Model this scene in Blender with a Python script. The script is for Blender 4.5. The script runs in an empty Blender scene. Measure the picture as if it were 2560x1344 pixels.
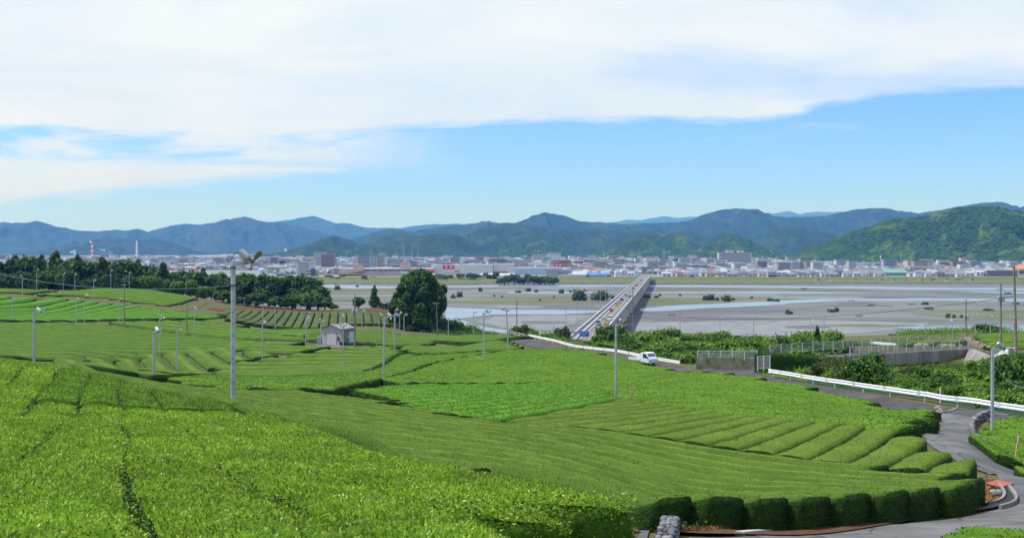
import bpy, bmesh, math, random
import numpy as np
from mathutils import Vector, Matrix
random.seed(7); rng = np.random.default_rng(11)
R = math.radians
SC = bpy.context.scene
COL = SC.collection
# ------------------------------------------------------------------ camera
F = 2745.0; CX = 1280.0; HY = 625.0; CZ = 45.0       # focal length in photo pixels, horizon row, eye height
cam = bpy.data.cameras.new('camera'); camo = bpy.data.objects.new('camera', cam); COL.objects.link(camo)
cam.sensor_width = 36.0; cam.lens = 36.0 * F / 2560.0
cam.shift_y = -47.0 / 2560.0
camo.location = (0, 0, CZ); camo.rotation_euler = (R(90), 0, 0)
cam.clip_start = 0.1; cam.clip_end = 80000
SC.camera = camo
SC.render.resolution_x = 1024; SC.render.resolution_y = 537
SC.view_settings.view_transform = 'Standard'
try: SC.view_settings.look = 'None'
except Exception: pass
SC.view_settings.exposure = 0.22; SC.view_settings.gamma = 1.0
SC.view_settings.use_curve_mapping = False
SC.cycles.use_denoising = True
SC.cycles.max_bounces = 6; SC.cycles.diffuse_bounces = 2; SC.cycles.glossy_bounces = 2
SC.cycles.transparent_max_bounces = 12; SC.cycles.volume_bounces = 0
# ------------------------------------------------------------------ light
SUN_EL, SUN_AZ = R(61), R(-78)     # azimuth measured from +Y towards +X: the sun stands high on the left
sdir = Vector((math.sin(SUN_AZ) * math.cos(SUN_EL), math.cos(SUN_AZ) * math.cos(SUN_EL), math.sin(SUN_EL)))
sl = bpy.data.lights.new('sun', 'SUN'); sl.energy = 4.4; sl.angle = R(4)      # the sun is softened by thin cloud; sl.color = (1.0, 0.955, 0.88)
so = bpy.data.objects.new('sun', sl); COL.objects.link(so)
so.rotation_euler = (-sdir).to_track_quat('-Z', 'Y').to_euler()
so.location = (0, 0, 300)
# ------------------------------------------------------------------ sky
W = bpy.data.worlds.new("World"); SC.world = W; W.use_nodes = True
def build_sky():
    nt = W.node_tree; N = nt.nodes; L = nt.links; N.clear()
    def nd(t, **k):
        n = N.new(t)
        for a, b in k.items(): setattr(n, a, b)
        return n
    def mth(op, a, b=None, c=None, clamp=False):
        n = nd('ShaderNodeMath', operation=op); n.use_clamp = clamp
        for i, v in enumerate((a, b, c)):
            if v is None: continue
            if isinstance(v, (int, float)): n.inputs[i].default_value = v
            else: L.new(v, n.inputs[i])
        return n.outputs[0]
    def smooth(x, lo, hi):
        n = nd('ShaderNodeMapRange', interpolation_type='SMOOTHSTEP')
        L.new(x, n.inputs['Value']); n.inputs['From Min'].default_value = lo; n.inputs['From Max'].default_value = hi
        return n.outputs['Result']
    def curve(x, lo, hi, pts):          # piecewise-linear function of x over lo..hi
        n = nd('ShaderNodeFloatCurve'); m = n.mapping; c = m.curves[0]
        ys = [p[1] for p in pts]; y0, y1 = min(ys), max(ys)
        P = [((p[0] - lo) / (hi - lo), (p[1] - y0) / (y1 - y0 or 1)) for p in pts]
        c.points[0].location = P[0]; c.points[1].location = P[-1]
        for q in P[1:-1]: c.points.new(*q)
        m.update()
        xx = mth('DIVIDE', mth('SUBTRACT', x, lo), hi - lo, clamp=True); L.new(xx, n.inputs['Value'])
        return mth('MULTIPLY_ADD', n.outputs[0], (y1 - y0), y0)
    tc = nd('ShaderNodeTexCoord'); sx = nd('ShaderNodeSeparateXYZ'); L.new(tc.outputs['Generated'], sx.inputs[0])
    x, y, z = sx.outputs
    ya = mth('MAXIMUM', mth('ABSOLUTE', y), 0.12)
    u = mth('DIVIDE', x, ya); v = mth('DIVIDE', z, ya)          # slopes of the viewing direction: world space, not the picture
    def noise(su, sv, scale, det=6, rough=.55, dist=0.0, off=0.0):
        cb = nd('ShaderNodeCombineXYZ'); L.new(mth('MULTIPLY', u, su), cb.inputs[0]); L.new(mth('MULTIPLY', v, sv), cb.inputs[1]); cb.inputs[2].default_value = off
        n = nd('ShaderNodeTexNoise'); L.new(cb.outputs[0], n.inputs['Vector'])
        n.inputs['Scale'].default_value = scale; n.inputs['Detail'].default_value = det; n.inputs['Roughness'].default_value = rough; n.inputs['Distortion'].default_value = dist
        return n.outputs['Fac']
    n1 = noise(1, 4.5, 7, 9, .62, .35); n2 = noise(1, 5, 2.6, 8, .6, .6, 4.0); n3 = noise(1, 7, 9, 9, .65, .7, 9.0)
    n4 = noise(1.0, 3.4, 3.2, 6, .55, .3, 17.0); n5 = noise(1, 3, 30, 4, .6, .3, 23.0)
    def U(px): return (px - CX) / F
    def V(py): return (HY - py) / F
    # lower edge of the big cloud sheet
    edge = curve(u, U(-900), U(3500), [(U(-900), V(440)), (U(0), V(330)), (U(420), V(345)), (U(700), V(345)), (U(960), V(333)), (U(1240), V(311)), (U(1560), V(312)), (U(1900), V(300)), (U(2080), V(266)), (U(2280), V(232)), (U(2560), V(205)), (U(3500), V(80))])
    soft = mth('ADD', mth('MULTIPLY', mth('SUBTRACT', n1, .5), 0.032), mth('MULTIPLY', mth('SUBTRACT', n3, .5), 0.016))
    d = mth('ADD', mth('SUBTRACT', v, edge), soft)
    m1 = smooth(d, -0.0035, 0.008)
    # lower band that thins out to the right
    bc = curve(u, U(-900), U(1100), [(U(-900), V(470)), (U(0), V(446)), (U(400), V(432)), (U(700), V(425)), (U(1100), V(417))])
    bw = curve(u, U(-900), U(1100), [(U(-900), .034), (U(-100), .026), (U(200), .0185), (U(450), .011), (U(700), .0065), (U(900), .0025), (U(1000), -.006), (U(1100), -.02)])
    d2 = mth('ADD', mth('SUBTRACT', bw, mth('ABSOLUTE', mth('SUBTRACT', v, bc))), mth('MULTIPLY', mth('SUBTRACT', n3, .5), .022))
    m2 = mth('MULTIPLY', smooth(d2, -0.004, 0.009), .93)
    # veil of wisps between the two
    reg = mth('MULTIPLY', smooth(v, V(440), V(390)), mth('SUBTRACT', 1.0, smooth(u, U(780), U(1240))))
    m3 = mth('MULTIPLY', mth('MULTIPLY', smooth(n1, .36, .58), reg), .9)
    reg4 = mth('MULTIPLY', smooth(mth('SUBTRACT', v, edge), -.085, -.012), smooth(n3, .54, .82))
    m4 = mth('MULTIPLY', reg4, .4)
    small = mth('MULTIPLY', mth('MULTIPLY', smooth(n5, .62, .8), smooth(v, V(545), V(505))), mth('MULTIPLY', mth('SUBTRACT', 1.0, smooth(v, V(490), V(470))), smooth(u, U(1900), U(2300))))
    m = mth('MAXIMUM', mth('MAXIMUM', m1, m2), mth('MAXIMUM', mth('MAXIMUM', m3, m4), mth('MULTIPLY', small, .45)))
    # unseen part overhead: the sheet is thinned there to balance skylight and sun
    m = mth('MULTIPLY', m, mth('SUBTRACT', 1.0, mth('MULTIPLY', smooth(v, .42, 1.1), .45)))
    thin = mth('SUBTRACT', 1.0, mth('MULTIPLY', smooth(n4, .47, .70), mth('MULTIPLY', smooth(u, U(-600), U(2500)), .42)))
    m = mth('MULTIPLY', m, thin)
    sky = nd('ShaderNodeTexSky', sky_type='NISHITA'); sky.sun_disc = False
    sky.sun_elevation = SUN_EL; sky.sun_rotation = SUN_AZ; sky.altitude = 100; sky.air_density = 1.1; sky.dust_density = 0.15; sky.ozone_density = 2.2
    hs = nd('ShaderNodeHueSaturation'); hs.inputs['Saturation'].default_value = 1.0; hs.inputs['Value'].default_value = SKY_V
    tn = nd('ShaderNodeMix', data_type='RGBA', blend_type='MULTIPLY'); tn.inputs['Factor'].default_value = 1; L.new(sky.outputs[0], tn.inputs['A']); tn.inputs['B'].default_value = SKY_T; L.new(tn.outputs['Result'], hs.inputs['Color'])
    cr = nd('ShaderNodeMix', data_type='RGBA'); L.new(smooth(n2, .36, .66), cr.inputs['Factor'])
    cr.inputs['A'].default_value = (6.6, 7.7, 8.7, 1); cr.inputs['B'].default_value = (7.9, 8.5, 9.0, 1)
    mix = nd('ShaderNodeMix', data_type='RGBA'); L.new(m, mix.inputs['Factor']); L.new(hs.outputs[0], mix.inputs['A']); L.new(cr.outputs['Result'], mix.inputs['B'])
    bg = nd('ShaderNodeBackground'); bg.inputs['Strength'].default_value = 0.1
    L.new(mix.outputs['Result'], bg.inputs['Color'])
    out = nd('ShaderNodeOutputWorld'); L.new(bg.outputs[0], out.inputs['Surface'])
SKY_V = 1.0
SKY_T = (.61, .96, 1.92, 1)
build_sky()
W.cycles.sampling_method = 'MANUAL'; W.cycles.sample_map_resolution = 512
# ------------------------------------------------------------------ helpers
def mat(name, col, rough=.8, spec=.25, metal=0.0, var=0.0, scale=1.0, col2=None, bump=0.0, bscale=None, island=0.0, det=5, stretch=None, alpha=None, crack=0.0):
    m = bpy.data.materials.new(name); m.use_nodes = True
    nt = m.node_tree; N = nt.nodes; L = nt.links; b = N['Principled BSDF']
    b.inputs['Roughness'].default_value = rough; b.inputs['Specular IOR Level'].default_value = spec; b.inputs['Metallic'].default_value = metal
    c1 = (*col, 1)
    b.inputs['Base Color'].default_value = c1
    if alpha is not None: b.inputs['Alpha'].default_value = alpha
    g = N.new('ShaderNodeNewGeometry'); pos = g.outputs['Position']
    if stretch:
        mp = N.new('ShaderNodeMapping'); mp.inputs['Scale'].default_value = stretch; L.new(pos, mp.inputs['Vector']); pos = mp.outputs[0]
    last = None
    if var or col2:
        n = N.new('ShaderNodeTexNoise'); L.new(pos, n.inputs['Vector']); n.inputs['Scale'].default_value = scale; n.inputs['Detail'].default_value = det; n.inputs['Roughness'].default_value = .6
        mr = N.new('ShaderNodeMapRange'); mr.inputs['From Min'].default_value = .36; mr.inputs['From Max'].default_value = .64; L.new(n.outputs['Fac'], mr.inputs['Value'])
        mx = N.new('ShaderNodeMix'); mx.data_type = 'RGBA'; L.new(mr.outputs[0], mx.inputs['Factor'])
        if col2: mx.inputs['A'].default_value = c1; mx.inputs['B'].default_value = (*col2, 1)
        else:
            mx.inputs['A'].default_value = tuple(max(0, c * (1 - var)) for c in col) + (1,); mx.inputs['B'].default_value = tuple(min(1, c * (1 + var)) for c in col) + (1,)
        last = mx.outputs['Result']
    if crack and last:       # wandering cracks and a few patched places
        nz = N.new('ShaderNodeTexNoise'); nz.inputs['Scale'].default_value = .9; nz.inputs['Detail'].default_value = 5; L.new(g.outputs['Position'], nz.inputs['Vector'])
        ad = N.new('ShaderNodeMix'); ad.data_type = 'RGBA'; ad.blend_type = 'ADD'; ad.inputs['Factor'].default_value = 1.4; L.new(g.outputs['Position'], ad.inputs['A']); L.new(nz.outputs['Color'], ad.inputs['B'])
        vo = N.new('ShaderNodeTexVoronoi'); vo.feature = 'DISTANCE_TO_EDGE'; vo.inputs['Scale'].default_value = .28; L.new(ad.outputs['Result'], vo.inputs['Vector'])
        cm = N.new('ShaderNodeMapRange'); cm.inputs['From Min'].default_value = .004; cm.inputs['From Max'].default_value = .014; cm.inputs['To Min'].default_value = crack; cm.inputs['To Max'].default_value = 1; L.new(vo.outputs['Distance'], cm.inputs['Value'])
        v2 = N.new('ShaderNodeTexVoronoi'); v2.inputs['Scale'].default_value = .22; L.new(ad.outputs['Result'], v2.inputs['Vector'])
        sp = N.new('ShaderNodeSeparateColor'); L.new(v2.outputs['Color'], sp.inputs[0]); pm = N.new('ShaderNodeMapRange'); pm.inputs['To Min'].default_value = .86; pm.inputs['To Max'].default_value = 1.1; L.new(sp.outputs[0], pm.inputs['Value'])
        ml = N.new('ShaderNodeMath'); ml.operation = 'MULTIPLY'; L.new(cm.outputs[0], ml.inputs[0]); L.new(pm.outputs[0], ml.inputs[1])
        mm = N.new('ShaderNodeMix'); mm.data_type = 'RGBA'; mm.blend_type = 'MULTIPLY'; mm.inputs['Factor'].default_value = 1; L.new(last, mm.inputs['A']); L.new(ml.outputs[0], mm.inputs['B']); last = mm.outputs['Result']
    if island:
        h = N.new('ShaderNodeHueSaturation')
        mr = N.new('ShaderNodeMapRange'); mr.inputs['To Min'].default_value = 1 - island; mr.inputs['To Max'].default_value = 1 + island; L.new(g.outputs['Random Per Island'], mr.inputs['Value'])
        L.new(mr.outputs[0], h.inputs['Value'])
        mul = N.new('ShaderNodeMath'); mul.operation = 'MULTIPLY'; mul.inputs[1].default_value = 7.31; L.new(g.outputs['Random Per Island'], mul.inputs[0])
        fr = N.new('ShaderNodeMath'); fr.operation = 'FRACT'; L.new(mul.outputs[0], fr.inputs[0])
        mr2 = N.new('ShaderNodeMapRange'); mr2.inputs['To Min'].default_value = .5 - .06 * island; mr2.inputs['To Max'].default_value = .5 + .035 * island; L.new(fr.outputs[0], mr2.inputs['Value'])
        L.new(mr2.outputs[0], h.inputs['Hue'])
        if last: L.new(last, h.inputs['Color'])
        else: h.inputs['Color'].default_value = c1
        last = h.outputs[0]
    if last: L.new(last, b.inputs['Base Color'])
    if bump:
        n = N.new('ShaderNodeTexNoise'); L.new(g.outputs['Position'], n.inputs['Vector']); n.inputs['Scale'].default_value = bscale or scale * 4; n.inputs['Detail'].default_value = 4
        bp = N.new('ShaderNodeBump'); bp.inputs['Strength'].default_value = 1.0; bp.inputs['Distance'].default_value = bump; L.new(n.outputs['Fac'], bp.inputs['Height']); L.new(bp.outputs[0], b.inputs['Normal'])
    return m
def leaf_mat(name, col, bright, rough=.42, island=.35, spec=.35, trans=.25, spread=(.35, .95)):
    # leaves: each island of the mesh picks its own tone between a mature and a young colour
    m = bpy.data.materials.new(name); m.use_nodes = True
    nt = m.node_tree; N = nt.nodes; L = nt.links; b = N['Principled BSDF']
    b.inputs['Roughness'].default_value = rough; b.inputs['Specular IOR Level'].default_value = spec
    g = N.new('ShaderNodeNewGeometry')
    mr = N.new('ShaderNodeMapRange'); mr.inputs['From Min'].default_value = spread[0]; mr.inputs['From Max'].default_value = spread[1]; L.new(g.outputs['Random Per Island'], mr.inputs['Value'])
    mx = N.new('ShaderNodeMix'); mx.data_type = 'RGBA'; mx.inputs['A'].default_value = (*col, 1); mx.inputs['B'].default_value = (*bright, 1); L.new(mr.outputs[0], mx.inputs['Factor'])
    n = N.new('ShaderNodeTexNoise'); L.new(g.outputs['Position'], n.inputs['Vector']); n.inputs['Scale'].default_value = .45; n.inputs['Detail'].default_value = 3
    mr2 = N.new('ShaderNodeMapRange'); mr2.inputs['From Min'].default_value = .3; mr2.inputs['From Max'].default_value = .7; mr2.inputs['To Min'].default_value = 1 - island; mr2.inputs['To Max'].default_value = 1 + island; L.new(n.outputs['Fac'], mr2.inputs['Value'])
    h = N.new('ShaderNodeHueSaturation'); L.new(mx.outputs['Result'], h.inputs['Color']); L.new(mr2.outputs[0], h.inputs['Value'])
    L.new(h.outputs[0], b.inputs['Base Color'])
    if trans:
        t = N.new('ShaderNodeBsdfTranslucent'); L.new(h.outputs[0], t.inputs['Color'])
        s = N.new('ShaderNodeMixShader'); s.inputs[0].default_value = trans; L.new(b.outputs[0], s.inputs[1]); L.new(t.outputs[0], s.inputs[2])
        L.new(s.outputs[0], N['Material Output'].inputs['Surface'])
    return m
def tag(o, label=None, cat=None, group=None, kind=None):
    if label: o['label'] = label
    if cat: o['category'] = cat
    if group: o['group'] = group
    if kind: o['kind'] = kind
    return o
def empty(name, loc, rz=0, label=None, cat=None, group=None):
    o = bpy.data.objects.new(name, None); COL.objects.link(o); o.location = loc; o.rotation_euler = (0, 0, rz); o.empty_display_size = .2
    return tag(o, label, cat, group)
class MB:
    """collects boxes, tubes, quads ... and builds ONE mesh object"""
    def __init__(s): s.V = []; s.n = 0; s.Fc = {}      # size -> list of (array, mat)
    def add(s, verts, faces, mi=0):
        verts = np.asarray(verts, float).reshape(-1, 3); faces = np.asarray(faces, int)
        s.V.append(verts); s.Fc.setdefault(faces.shape[1], []).append((faces + s.n, mi)); s.n += len(verts)
    def box(s, c, size, rz=0, mi=0, M=None, taper=1.0):
        hx, hy, hz = size[0] / 2, size[1] / 2, size[2] / 2
        p = np.array([(-hx, -hy, -hz), (hx, -hy, -hz), (hx, hy, -hz), (-hx, hy, -hz), (-hx * taper, -hy * taper, hz), (hx * taper, -hy * taper, hz), (hx * taper, hy * taper, hz), (-hx * taper, hy * taper, hz)])
        if M is not None: p = p @ np.array(M.to_3x3()).T
        if rz: c_, s_ = math.cos(rz), math.sin(rz); p = p @ np.array([[c_, -s_, 0], [s_, c_, 0], [0, 0, 1]]).T
        s.add(p + np.array(c), [(3, 2, 1, 0), (4, 5, 6, 7), (0, 1, 5, 4), (1, 2, 6, 5), (2, 3, 7, 6), (3, 0, 4, 7)], mi)
    def tube(s, pts, rad, n=8, mi=0, cap=True):
        pts = np.asarray(pts, float); rad = np.broadcast_to(np.asarray(rad, float), (len(pts),))
        tg = np.gradient(pts, axis=0); tg /= np.linalg.norm(tg, axis=1)[:, None] + 1e-9
        up = np.array([0, 0, 1.0]) if abs(tg[0][2]) < .9 else np.array([1.0, 0, 0])
        V = []
        for p, t, r in zip(pts, tg, rad):
            a = np.cross(t, up); a /= np.linalg.norm(a) + 1e-9; b = np.cross(t, a)
            th = np.arange(n) * 2 * math.pi / n
            V.append(p + r * (np.cos(th)[:, None] * a + np.sin(th)[:, None] * b))
        V = np.concatenate(V); m = len(pts)
        i = np.arange(m - 1)[:, None] * n; j = np.arange(n)[None]; k = (j + 1) % n
        Fq = np.stack([i + j, i + k, i + n + k, i + n + j], -1).reshape(-1, 4)
        s.add(V, Fq, mi)
        if cap:
            for e in (0, m - 1):
                ring = V[e * n:(e + 1) * n]; c = ring.mean(0)
                s.add(np.vstack([ring, c]), [(q, (q + 1) % n, n) if e else ((q + 1) % n, q, n) for q in range(n)], mi)
    def quad(s, a, b, c, d, mi=0): s.add([a, b, c, d], [(0, 1, 2, 3)], mi)
    def prism(s, outline, axis_vec, mi=0):
        """extrude a planar outline (list of 3-D points) along a vector"""
        o = np.asarray(outline, float); n = len(o); a = np.asarray(axis_vec, float)
        s.add(np.vstack([o, o + a]), [(i, (i + 1) % n, n + (i + 1) % n, n + i) for i in range(n)], mi)
        for sgn, pts in ((1, o), (-1, o + a)):
            c = pts.mean(0); s.add(np.vstack([pts, c]), [((i + 1) % n, i, n) if sgn > 0 else (i, (i + 1) % n, n) for i in range(n)], mi)
    def build(s, name, mats, parent=None, smooth=False, loc=None):
        me = bpy.data.meshes.new(name)
        V = np.concatenate(s.V) if s.V else np.zeros((0, 3))
        if loc is not None: V = V - np.array(loc)
        me.vertices.add(len(V)); me.vertices.foreach_set('co', V.astype(np.float32).ravel())
        loops = []; starts = []; mi = []; st = 0
        for k, lst in s.Fc.items():
            for f, m in lst:
                loops.append(f.ravel()); nn = len(f); starts.append(st + np.arange(nn) * k); st += nn * k; mi.append(np.full(nn, m))
        lo = np.concatenate(loops).astype(np.int32); me.loops.add(len(lo)); me.loops.foreach_set('vertex_index', lo)
        sa = np.concatenate(starts).astype(np.int32); me.polygons.add(len(sa)); me.polygons.foreach_set('loop_start', sa)
        me.polygons.foreach_set('material_index', np.concatenate(mi).astype(np.int32))
        me.polygons.foreach_set('use_smooth', np.full(len(sa), bool(smooth)))
        for m in (mats if isinstance(mats, (list, tuple)) else [mats]): me.materials.append(m)
        me.update(calc_edges=True); me.validate()
        o = bpy.data.objects.new(name, me); COL.objects.link(o)
        if parent is not None: o.parent = parent
        if loc is not None: o.location = loc
        return o
def copy_tree(o, parent=None):
    c = o.copy(); COL.objects.link(c); c.parent = parent
    for ch in [q for q in bpy.data.objects if q.parent == o] if not hasattr(o, '_k') else []: pass
    return c
KIDS = {}
def dup(root, loc, rz=0, label=None, cat=None, group=None, scale=None):
    def rec(o, par):
        c = o.copy(); COL.objects.link(c)
        if par is not None: c.parent = par
        for ch in o.children: rec(ch, c)
        return c
    r = rec(root, None); r.location = loc; r.rotation_euler = (0, 0, rz)
    if scale is not None: r.scale = scale if isinstance(scale, (tuple, list)) else (scale,) * 3
    if label: r['label'] = label
    if cat: r['category'] = cat
    if group: r['group'] = group
    return r
# numpy value noise ---------------------------------------------------------
def _h(ix, iy, s): 
    n = (ix.astype(np.int64) * 374761393 + iy.astype(np.int64) * 668265263 + s * 974634777) & 0xffffffff
    n = ((n ^ (n >> 13)) * 1274126177) & 0xffffffff
    return ((n ^ (n >> 16)) & 0xffff) / 65535.0
def vnoise(x, y, s=0):
    x = np.asarray(x, float); y = np.asarray(y, float)
    ix = np.floor(x); iy = np.floor(y); fx = x - ix; fy = y - iy
    fx = fx * fx * (3 - 2 * fx); fy = fy * fy * (3 - 2 * fy)
    return (_h(ix, iy, s) * (1 - fx) + _h(ix + 1, iy, s) * fx) * (1 - fy) + (_h(ix, iy + 1, s) * (1 - fx) + _h(ix + 1, iy + 1, s) * fx) * fy
def fbm(x, y, s=0, o=4):
    a = 0; w = .5; t = 0
    for i in range(o): a = a + w * vnoise(x * 2 ** i, y * 2 ** i, s + i * 17); t += w; w *= .5
    return a / t
def pip(x, y, poly):
    poly = np.asarray(poly); r = np.zeros(np.shape(x), bool); j = len(poly) - 1
    for i in range(len(poly)):
        xi, yi = poly[i]; xj, yj = poly[j]
        c = ((yi > y) != (yj > y)); 
        with np.errstate(divide='ignore', invalid='ignore'): r ^= c & (x < (xj - xi) * (y - yi) / (yj - yi + 1e-12) + xi)
        j = i
    return r
# ------------------------------------------------------------------ terrain
CAN = 0.72      # height of a clipped tea canopy above the soil
ctl = []        # (X, Y, Z) with Z relative to the eye
def c_(px, py, D, dz=0.0): ctl.append(((px - CX) / F * D, D, -(py - HY) / F * D + dz))
front = []
def f_(px, py, D): front.append(((px - CX) / F * D, D, -(py - HY) / F * D - CAN))
for a in [(0, 1344, 8.0), (640, 1344, 8.3), (1280, 1344, 9.2), (1500, 1344, 11.3), (1565, 1262, 14.0), (1330, 1190, 19.5), (1060, 1148, 26.5), (860, 1085, 35), (680, 1034, 44), (400, 1030, 41), (0, 1080, 22), (500, 1130, 21), (900, 1215, 15.5),
          (0, 905, 58), (250, 945, 58), (575, 1005, 51), (0, 899, 70), (300, 944, 66), (-300, 1100, 24), (-400, 900, 62)]: f_(*a)
front += [(0, 0, -1.75), (-8, 0, -1.6), (6, 0, -2.4), (-14, -15, -.4), (14, -15, -1.2), (0, -15, -.7), (-60, 10, 0.0), (10, 14, -4.4), (6, 25, -6.4)]
ctl += [(14, -15, -5.0), (-14, -15, -5), (12, 5, -6.6), (3, 8, -7.2), (-6, 20, -8.2), (-14, 34, -8.9), (-24, 50, -10.0), (-40, 60, -11.0), (30, 5, -6.8), (60, 0, -6.8), (-60, 30, -9), (-80, 80, -12)]
for a in [          (1600, 1272, 28.3), (1480, 1226, 31), (1350, 1181, 34.5), (1200, 1141, 39), (1060, 1111, 43.5), (900, 1066, 51), (760, 1031, 59), (1740, 1258, 30.5), (2060, 1255, 31.6), (2390, 1222, 35), (2440, 1190, 37.5), (2300, 1120, 47), (2000, 1130, 47), (1500, 1100, 49), (1200, 1046, 60), (700, 992, 70), (1010, 1000, 72), (560, 990, 66), (330, 945, 82), (150, 905, 85),
          (1540, 990, 88), (1330, 960, 106), (957, 944, 108), (1209, 897, 138), (1272, 872, 163), (858, 914, 164), (655, 895, 183), (443, 915, 172), (385, 932, 160), (399, 879, 188), (85, 894, 142), (486, 841, 232), (986, 871, 195), (1140, 868, 195),
          (2300, 1020, 79), (2000, 960, 92), (1700, 928, 120), (1500, 893, 138), (1350, 870, 168), (200, 880, 165), (0, 880, 160), (0, 850, 190), (0, 805, 262), (210, 803, 268), (310, 812, 258), (540, 800, 275), (700, 850, 212), (800, 830, 232),
          (55, 734, 345), (250, 720, 392), (388, 722, 402), (0, 722, 400), (480, 746, 372), (420, 764, 345), (100, 768, 330), (560, 788, 292), (688, 816, 308), (1064, 825, 308), (940, 816, 300), (1010, 842, 262), (1130, 834, 288), (1290, 838, 250), (1240, 846, 208),
          (600, 772, 372), (800, 778, 372), (1000, 790, 352), (2480, 1066, 63), (2480, 1105, 54.5), (2560, 1165, 46), (2560, 1037, 67), (2400, 1320, 25.5), (2560, 1300, 26.5), (-500, 800, 260), (-400, 720, 380)]:
    c_(a[0], a[1], a[2], -CAN)
for a in [(1600, 1330, 24.8), (1740, 1338, 30.6), (2060, 1312, 32), (2340, 1290, 34), (2470, 1200, 38.5), (2560, 1330, 29.0), (2410, 1100, 52), (2290, 1082, 57.5), (2345, 1034, 74), (2560, 1043, 72.5), (2560, 1075, 62),
          (2245, 994.5, 85.6), (1930, 946, 104.5), (1735, 917, 132), (1640, 906, 140), (1540, 888, 150), (1400, 862, 175), (1310, 846, 196), (2100, 972.2, 93.4), (2180, 984.5, 89), (2320, 1006, 82), (2400, 1018.4, 78.6), (2480, 1030.7, 75.4), (2740, 1070.7, 66.7), (1830, 931, 117), (830, 862, 205),
          (2130, 918, 148), (2400, 874, 165), (2400, 926, 135), (2300, 928, 148), (2400, 918, 152), (2480, 900, 128), (2560, 885, 135), (2300, 946, 122), (2200, 955, 112),
          (2200, 850, 215), (2380, 847, 255), (2540, 840, 240), (2500, 826, 325), (2250, 838, 300), (1700, 848, 280), (1650, 880, 215), (1800, 900, 195), (2000, 880, 205), (1480, 880, 235), (1450, 872, 275), (1460, 868, 330), (1900, 842, 300), (1560, 838, 320),
          (1200, 838, 330), (1050, 836, 335), (1380, 850, 300), (1400, 846, 345), (950, 772, 405), (700, 768, 415), (400, 742, 435), (100, 738, 445), (-300, 735, 440), (2800, 840, 300), (3000, 900, 150), (900, 784, 420), (1100, 812, 400), (1250, 830, 400),
          (1500, 842, 400), (1700, 845, 390), (2000, 845, 395), (2300, 838, 400), (2600, 835, 400), (300, 760, 520), (700, 790, 520), (1200, 828, 520), (1800, 830, 520), (2400, 828, 520)]:
    c_(*a)
ctl = np.array(ctl)
def wc(x, y):
    y = np.maximum(y, -18)
    return np.stack([x / (y + 25) * 2.2, np.log(y + 25) * 1.15], -1)
def _k(d2): return 0.5 * d2 * np.log(d2 + 1e-9)
RB = -41.0; CITY = -36.5
def _k(d2): return 0.5 * d2 * np.log(d2 + 1e-9)
def tps(pts, lam):
    P = wc(pts[:, 0], pts[:, 1]); n = len(P); A = np.zeros((n + 3, n + 3)); d = ((P[:, None] - P[None]) ** 2).sum(-1)
    A[:n, :n] = _k(d) + np.eye(n) * lam; A[:n, n] = 1; A[n, :n] = 1; A[:n, n + 1:] = P; A[n + 1:, :n] = P.T
    w = np.linalg.solve(A, np.concatenate([pts[:, 2] / (pts[:, 1] + 25), np.zeros(3)]))     # the slope Z/(Y+25) is what is interpolated
    def f(x, y):
        sh = np.shape(x); q = wc(np.ravel(x).astype(float), np.ravel(y).astype(float)); out = np.empty(len(q))
        for i in range(0, len(q), 20000):
            p = q[i:i + 20000]; d2 = ((p[:, None] - P[None]) ** 2).sum(-1); out[i:i + 20000] = _k(d2) @ w[:n] + w[n] + p @ w[n + 1:]
        return (out * (np.maximum(np.ravel(y), -18) + 25)).reshape(sh)
    return f
main_h = tps(ctl, 6e-5); front_h = tps(np.array(front), 4e-5)
# plan of the edge where the front block drops to the long rows
EDGE = np.array([(-15, 9.0), (4, 3.4), (9, 2.5), (14, 1.75), (19.5, .75), (26.5, -1.7), (35, -4.9), (44, -8.9), (50, -11.6), (57, -15.2), (64, -23.5), (69, -33), (74, -47), (79, -80), (84, -200), (90, -900)])
def near_h(x, y):
    m = main_h(x, y); xb = np.interp(y, EDGE[:, 0], EDGE[:, 1]); sl = (np.interp(y + .5, EDGE[:, 0], EDGE[:, 1]) - np.interp(y - .5, EDGE[:, 0], EDGE[:, 1]))
    d = (x - xb) / np.sqrt(1 + sl * sl); t = np.clip((d - .1) / 1.7, 0, 1); t = t * t * (3 - 2 * t); k = t < 1
    if k.any():
        xs, ys = np.asarray(x)[k], np.asarray(y)[k]; m = np.array(m); m[k] = m[k] * t[k] + np.maximum(front_h(xs, ys), m[k] - .2) * (1 - t[k])
    return m
FARP = np.array([(-100, RB), (1318, RB), (1324, -38.7), (1425, -38.4), (1455, -35.7), (1470, -35.7), (1488, CITY), (90000, CITY)])
def sst(a, b, x): t = np.clip((x - a) / (b - a), 0, 1); return t * t * (3 - 2 * t)
def H(x, y):
    """ground height relative to the eye"""
    x = np.asarray(x, float); y = np.asarray(y, float)
    xc = np.clip(x, -1.2 * (y + 30), 1.2 * (y + 30))
    nh = near_h(xc, np.minimum(y, 560))
    pxl = CX + F * x / np.maximum(y, 1)
    d0 = np.interp(pxl, [-800, 700, 850, 1000, 1150, 1300, 1430, 1500, 1800, 2300, 2900], [455, 455, 430, 380, 345, 330, 345, 350, 330, 345, 380])
    t = sst(d0, d0 + np.interp(pxl, [700, 1000, 2600], [90, 110, 110]), y)
    far = np.interp(y, FARP[:, 0], FARP[:, 1])
    return nh * (1 - t) + far * t
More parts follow.
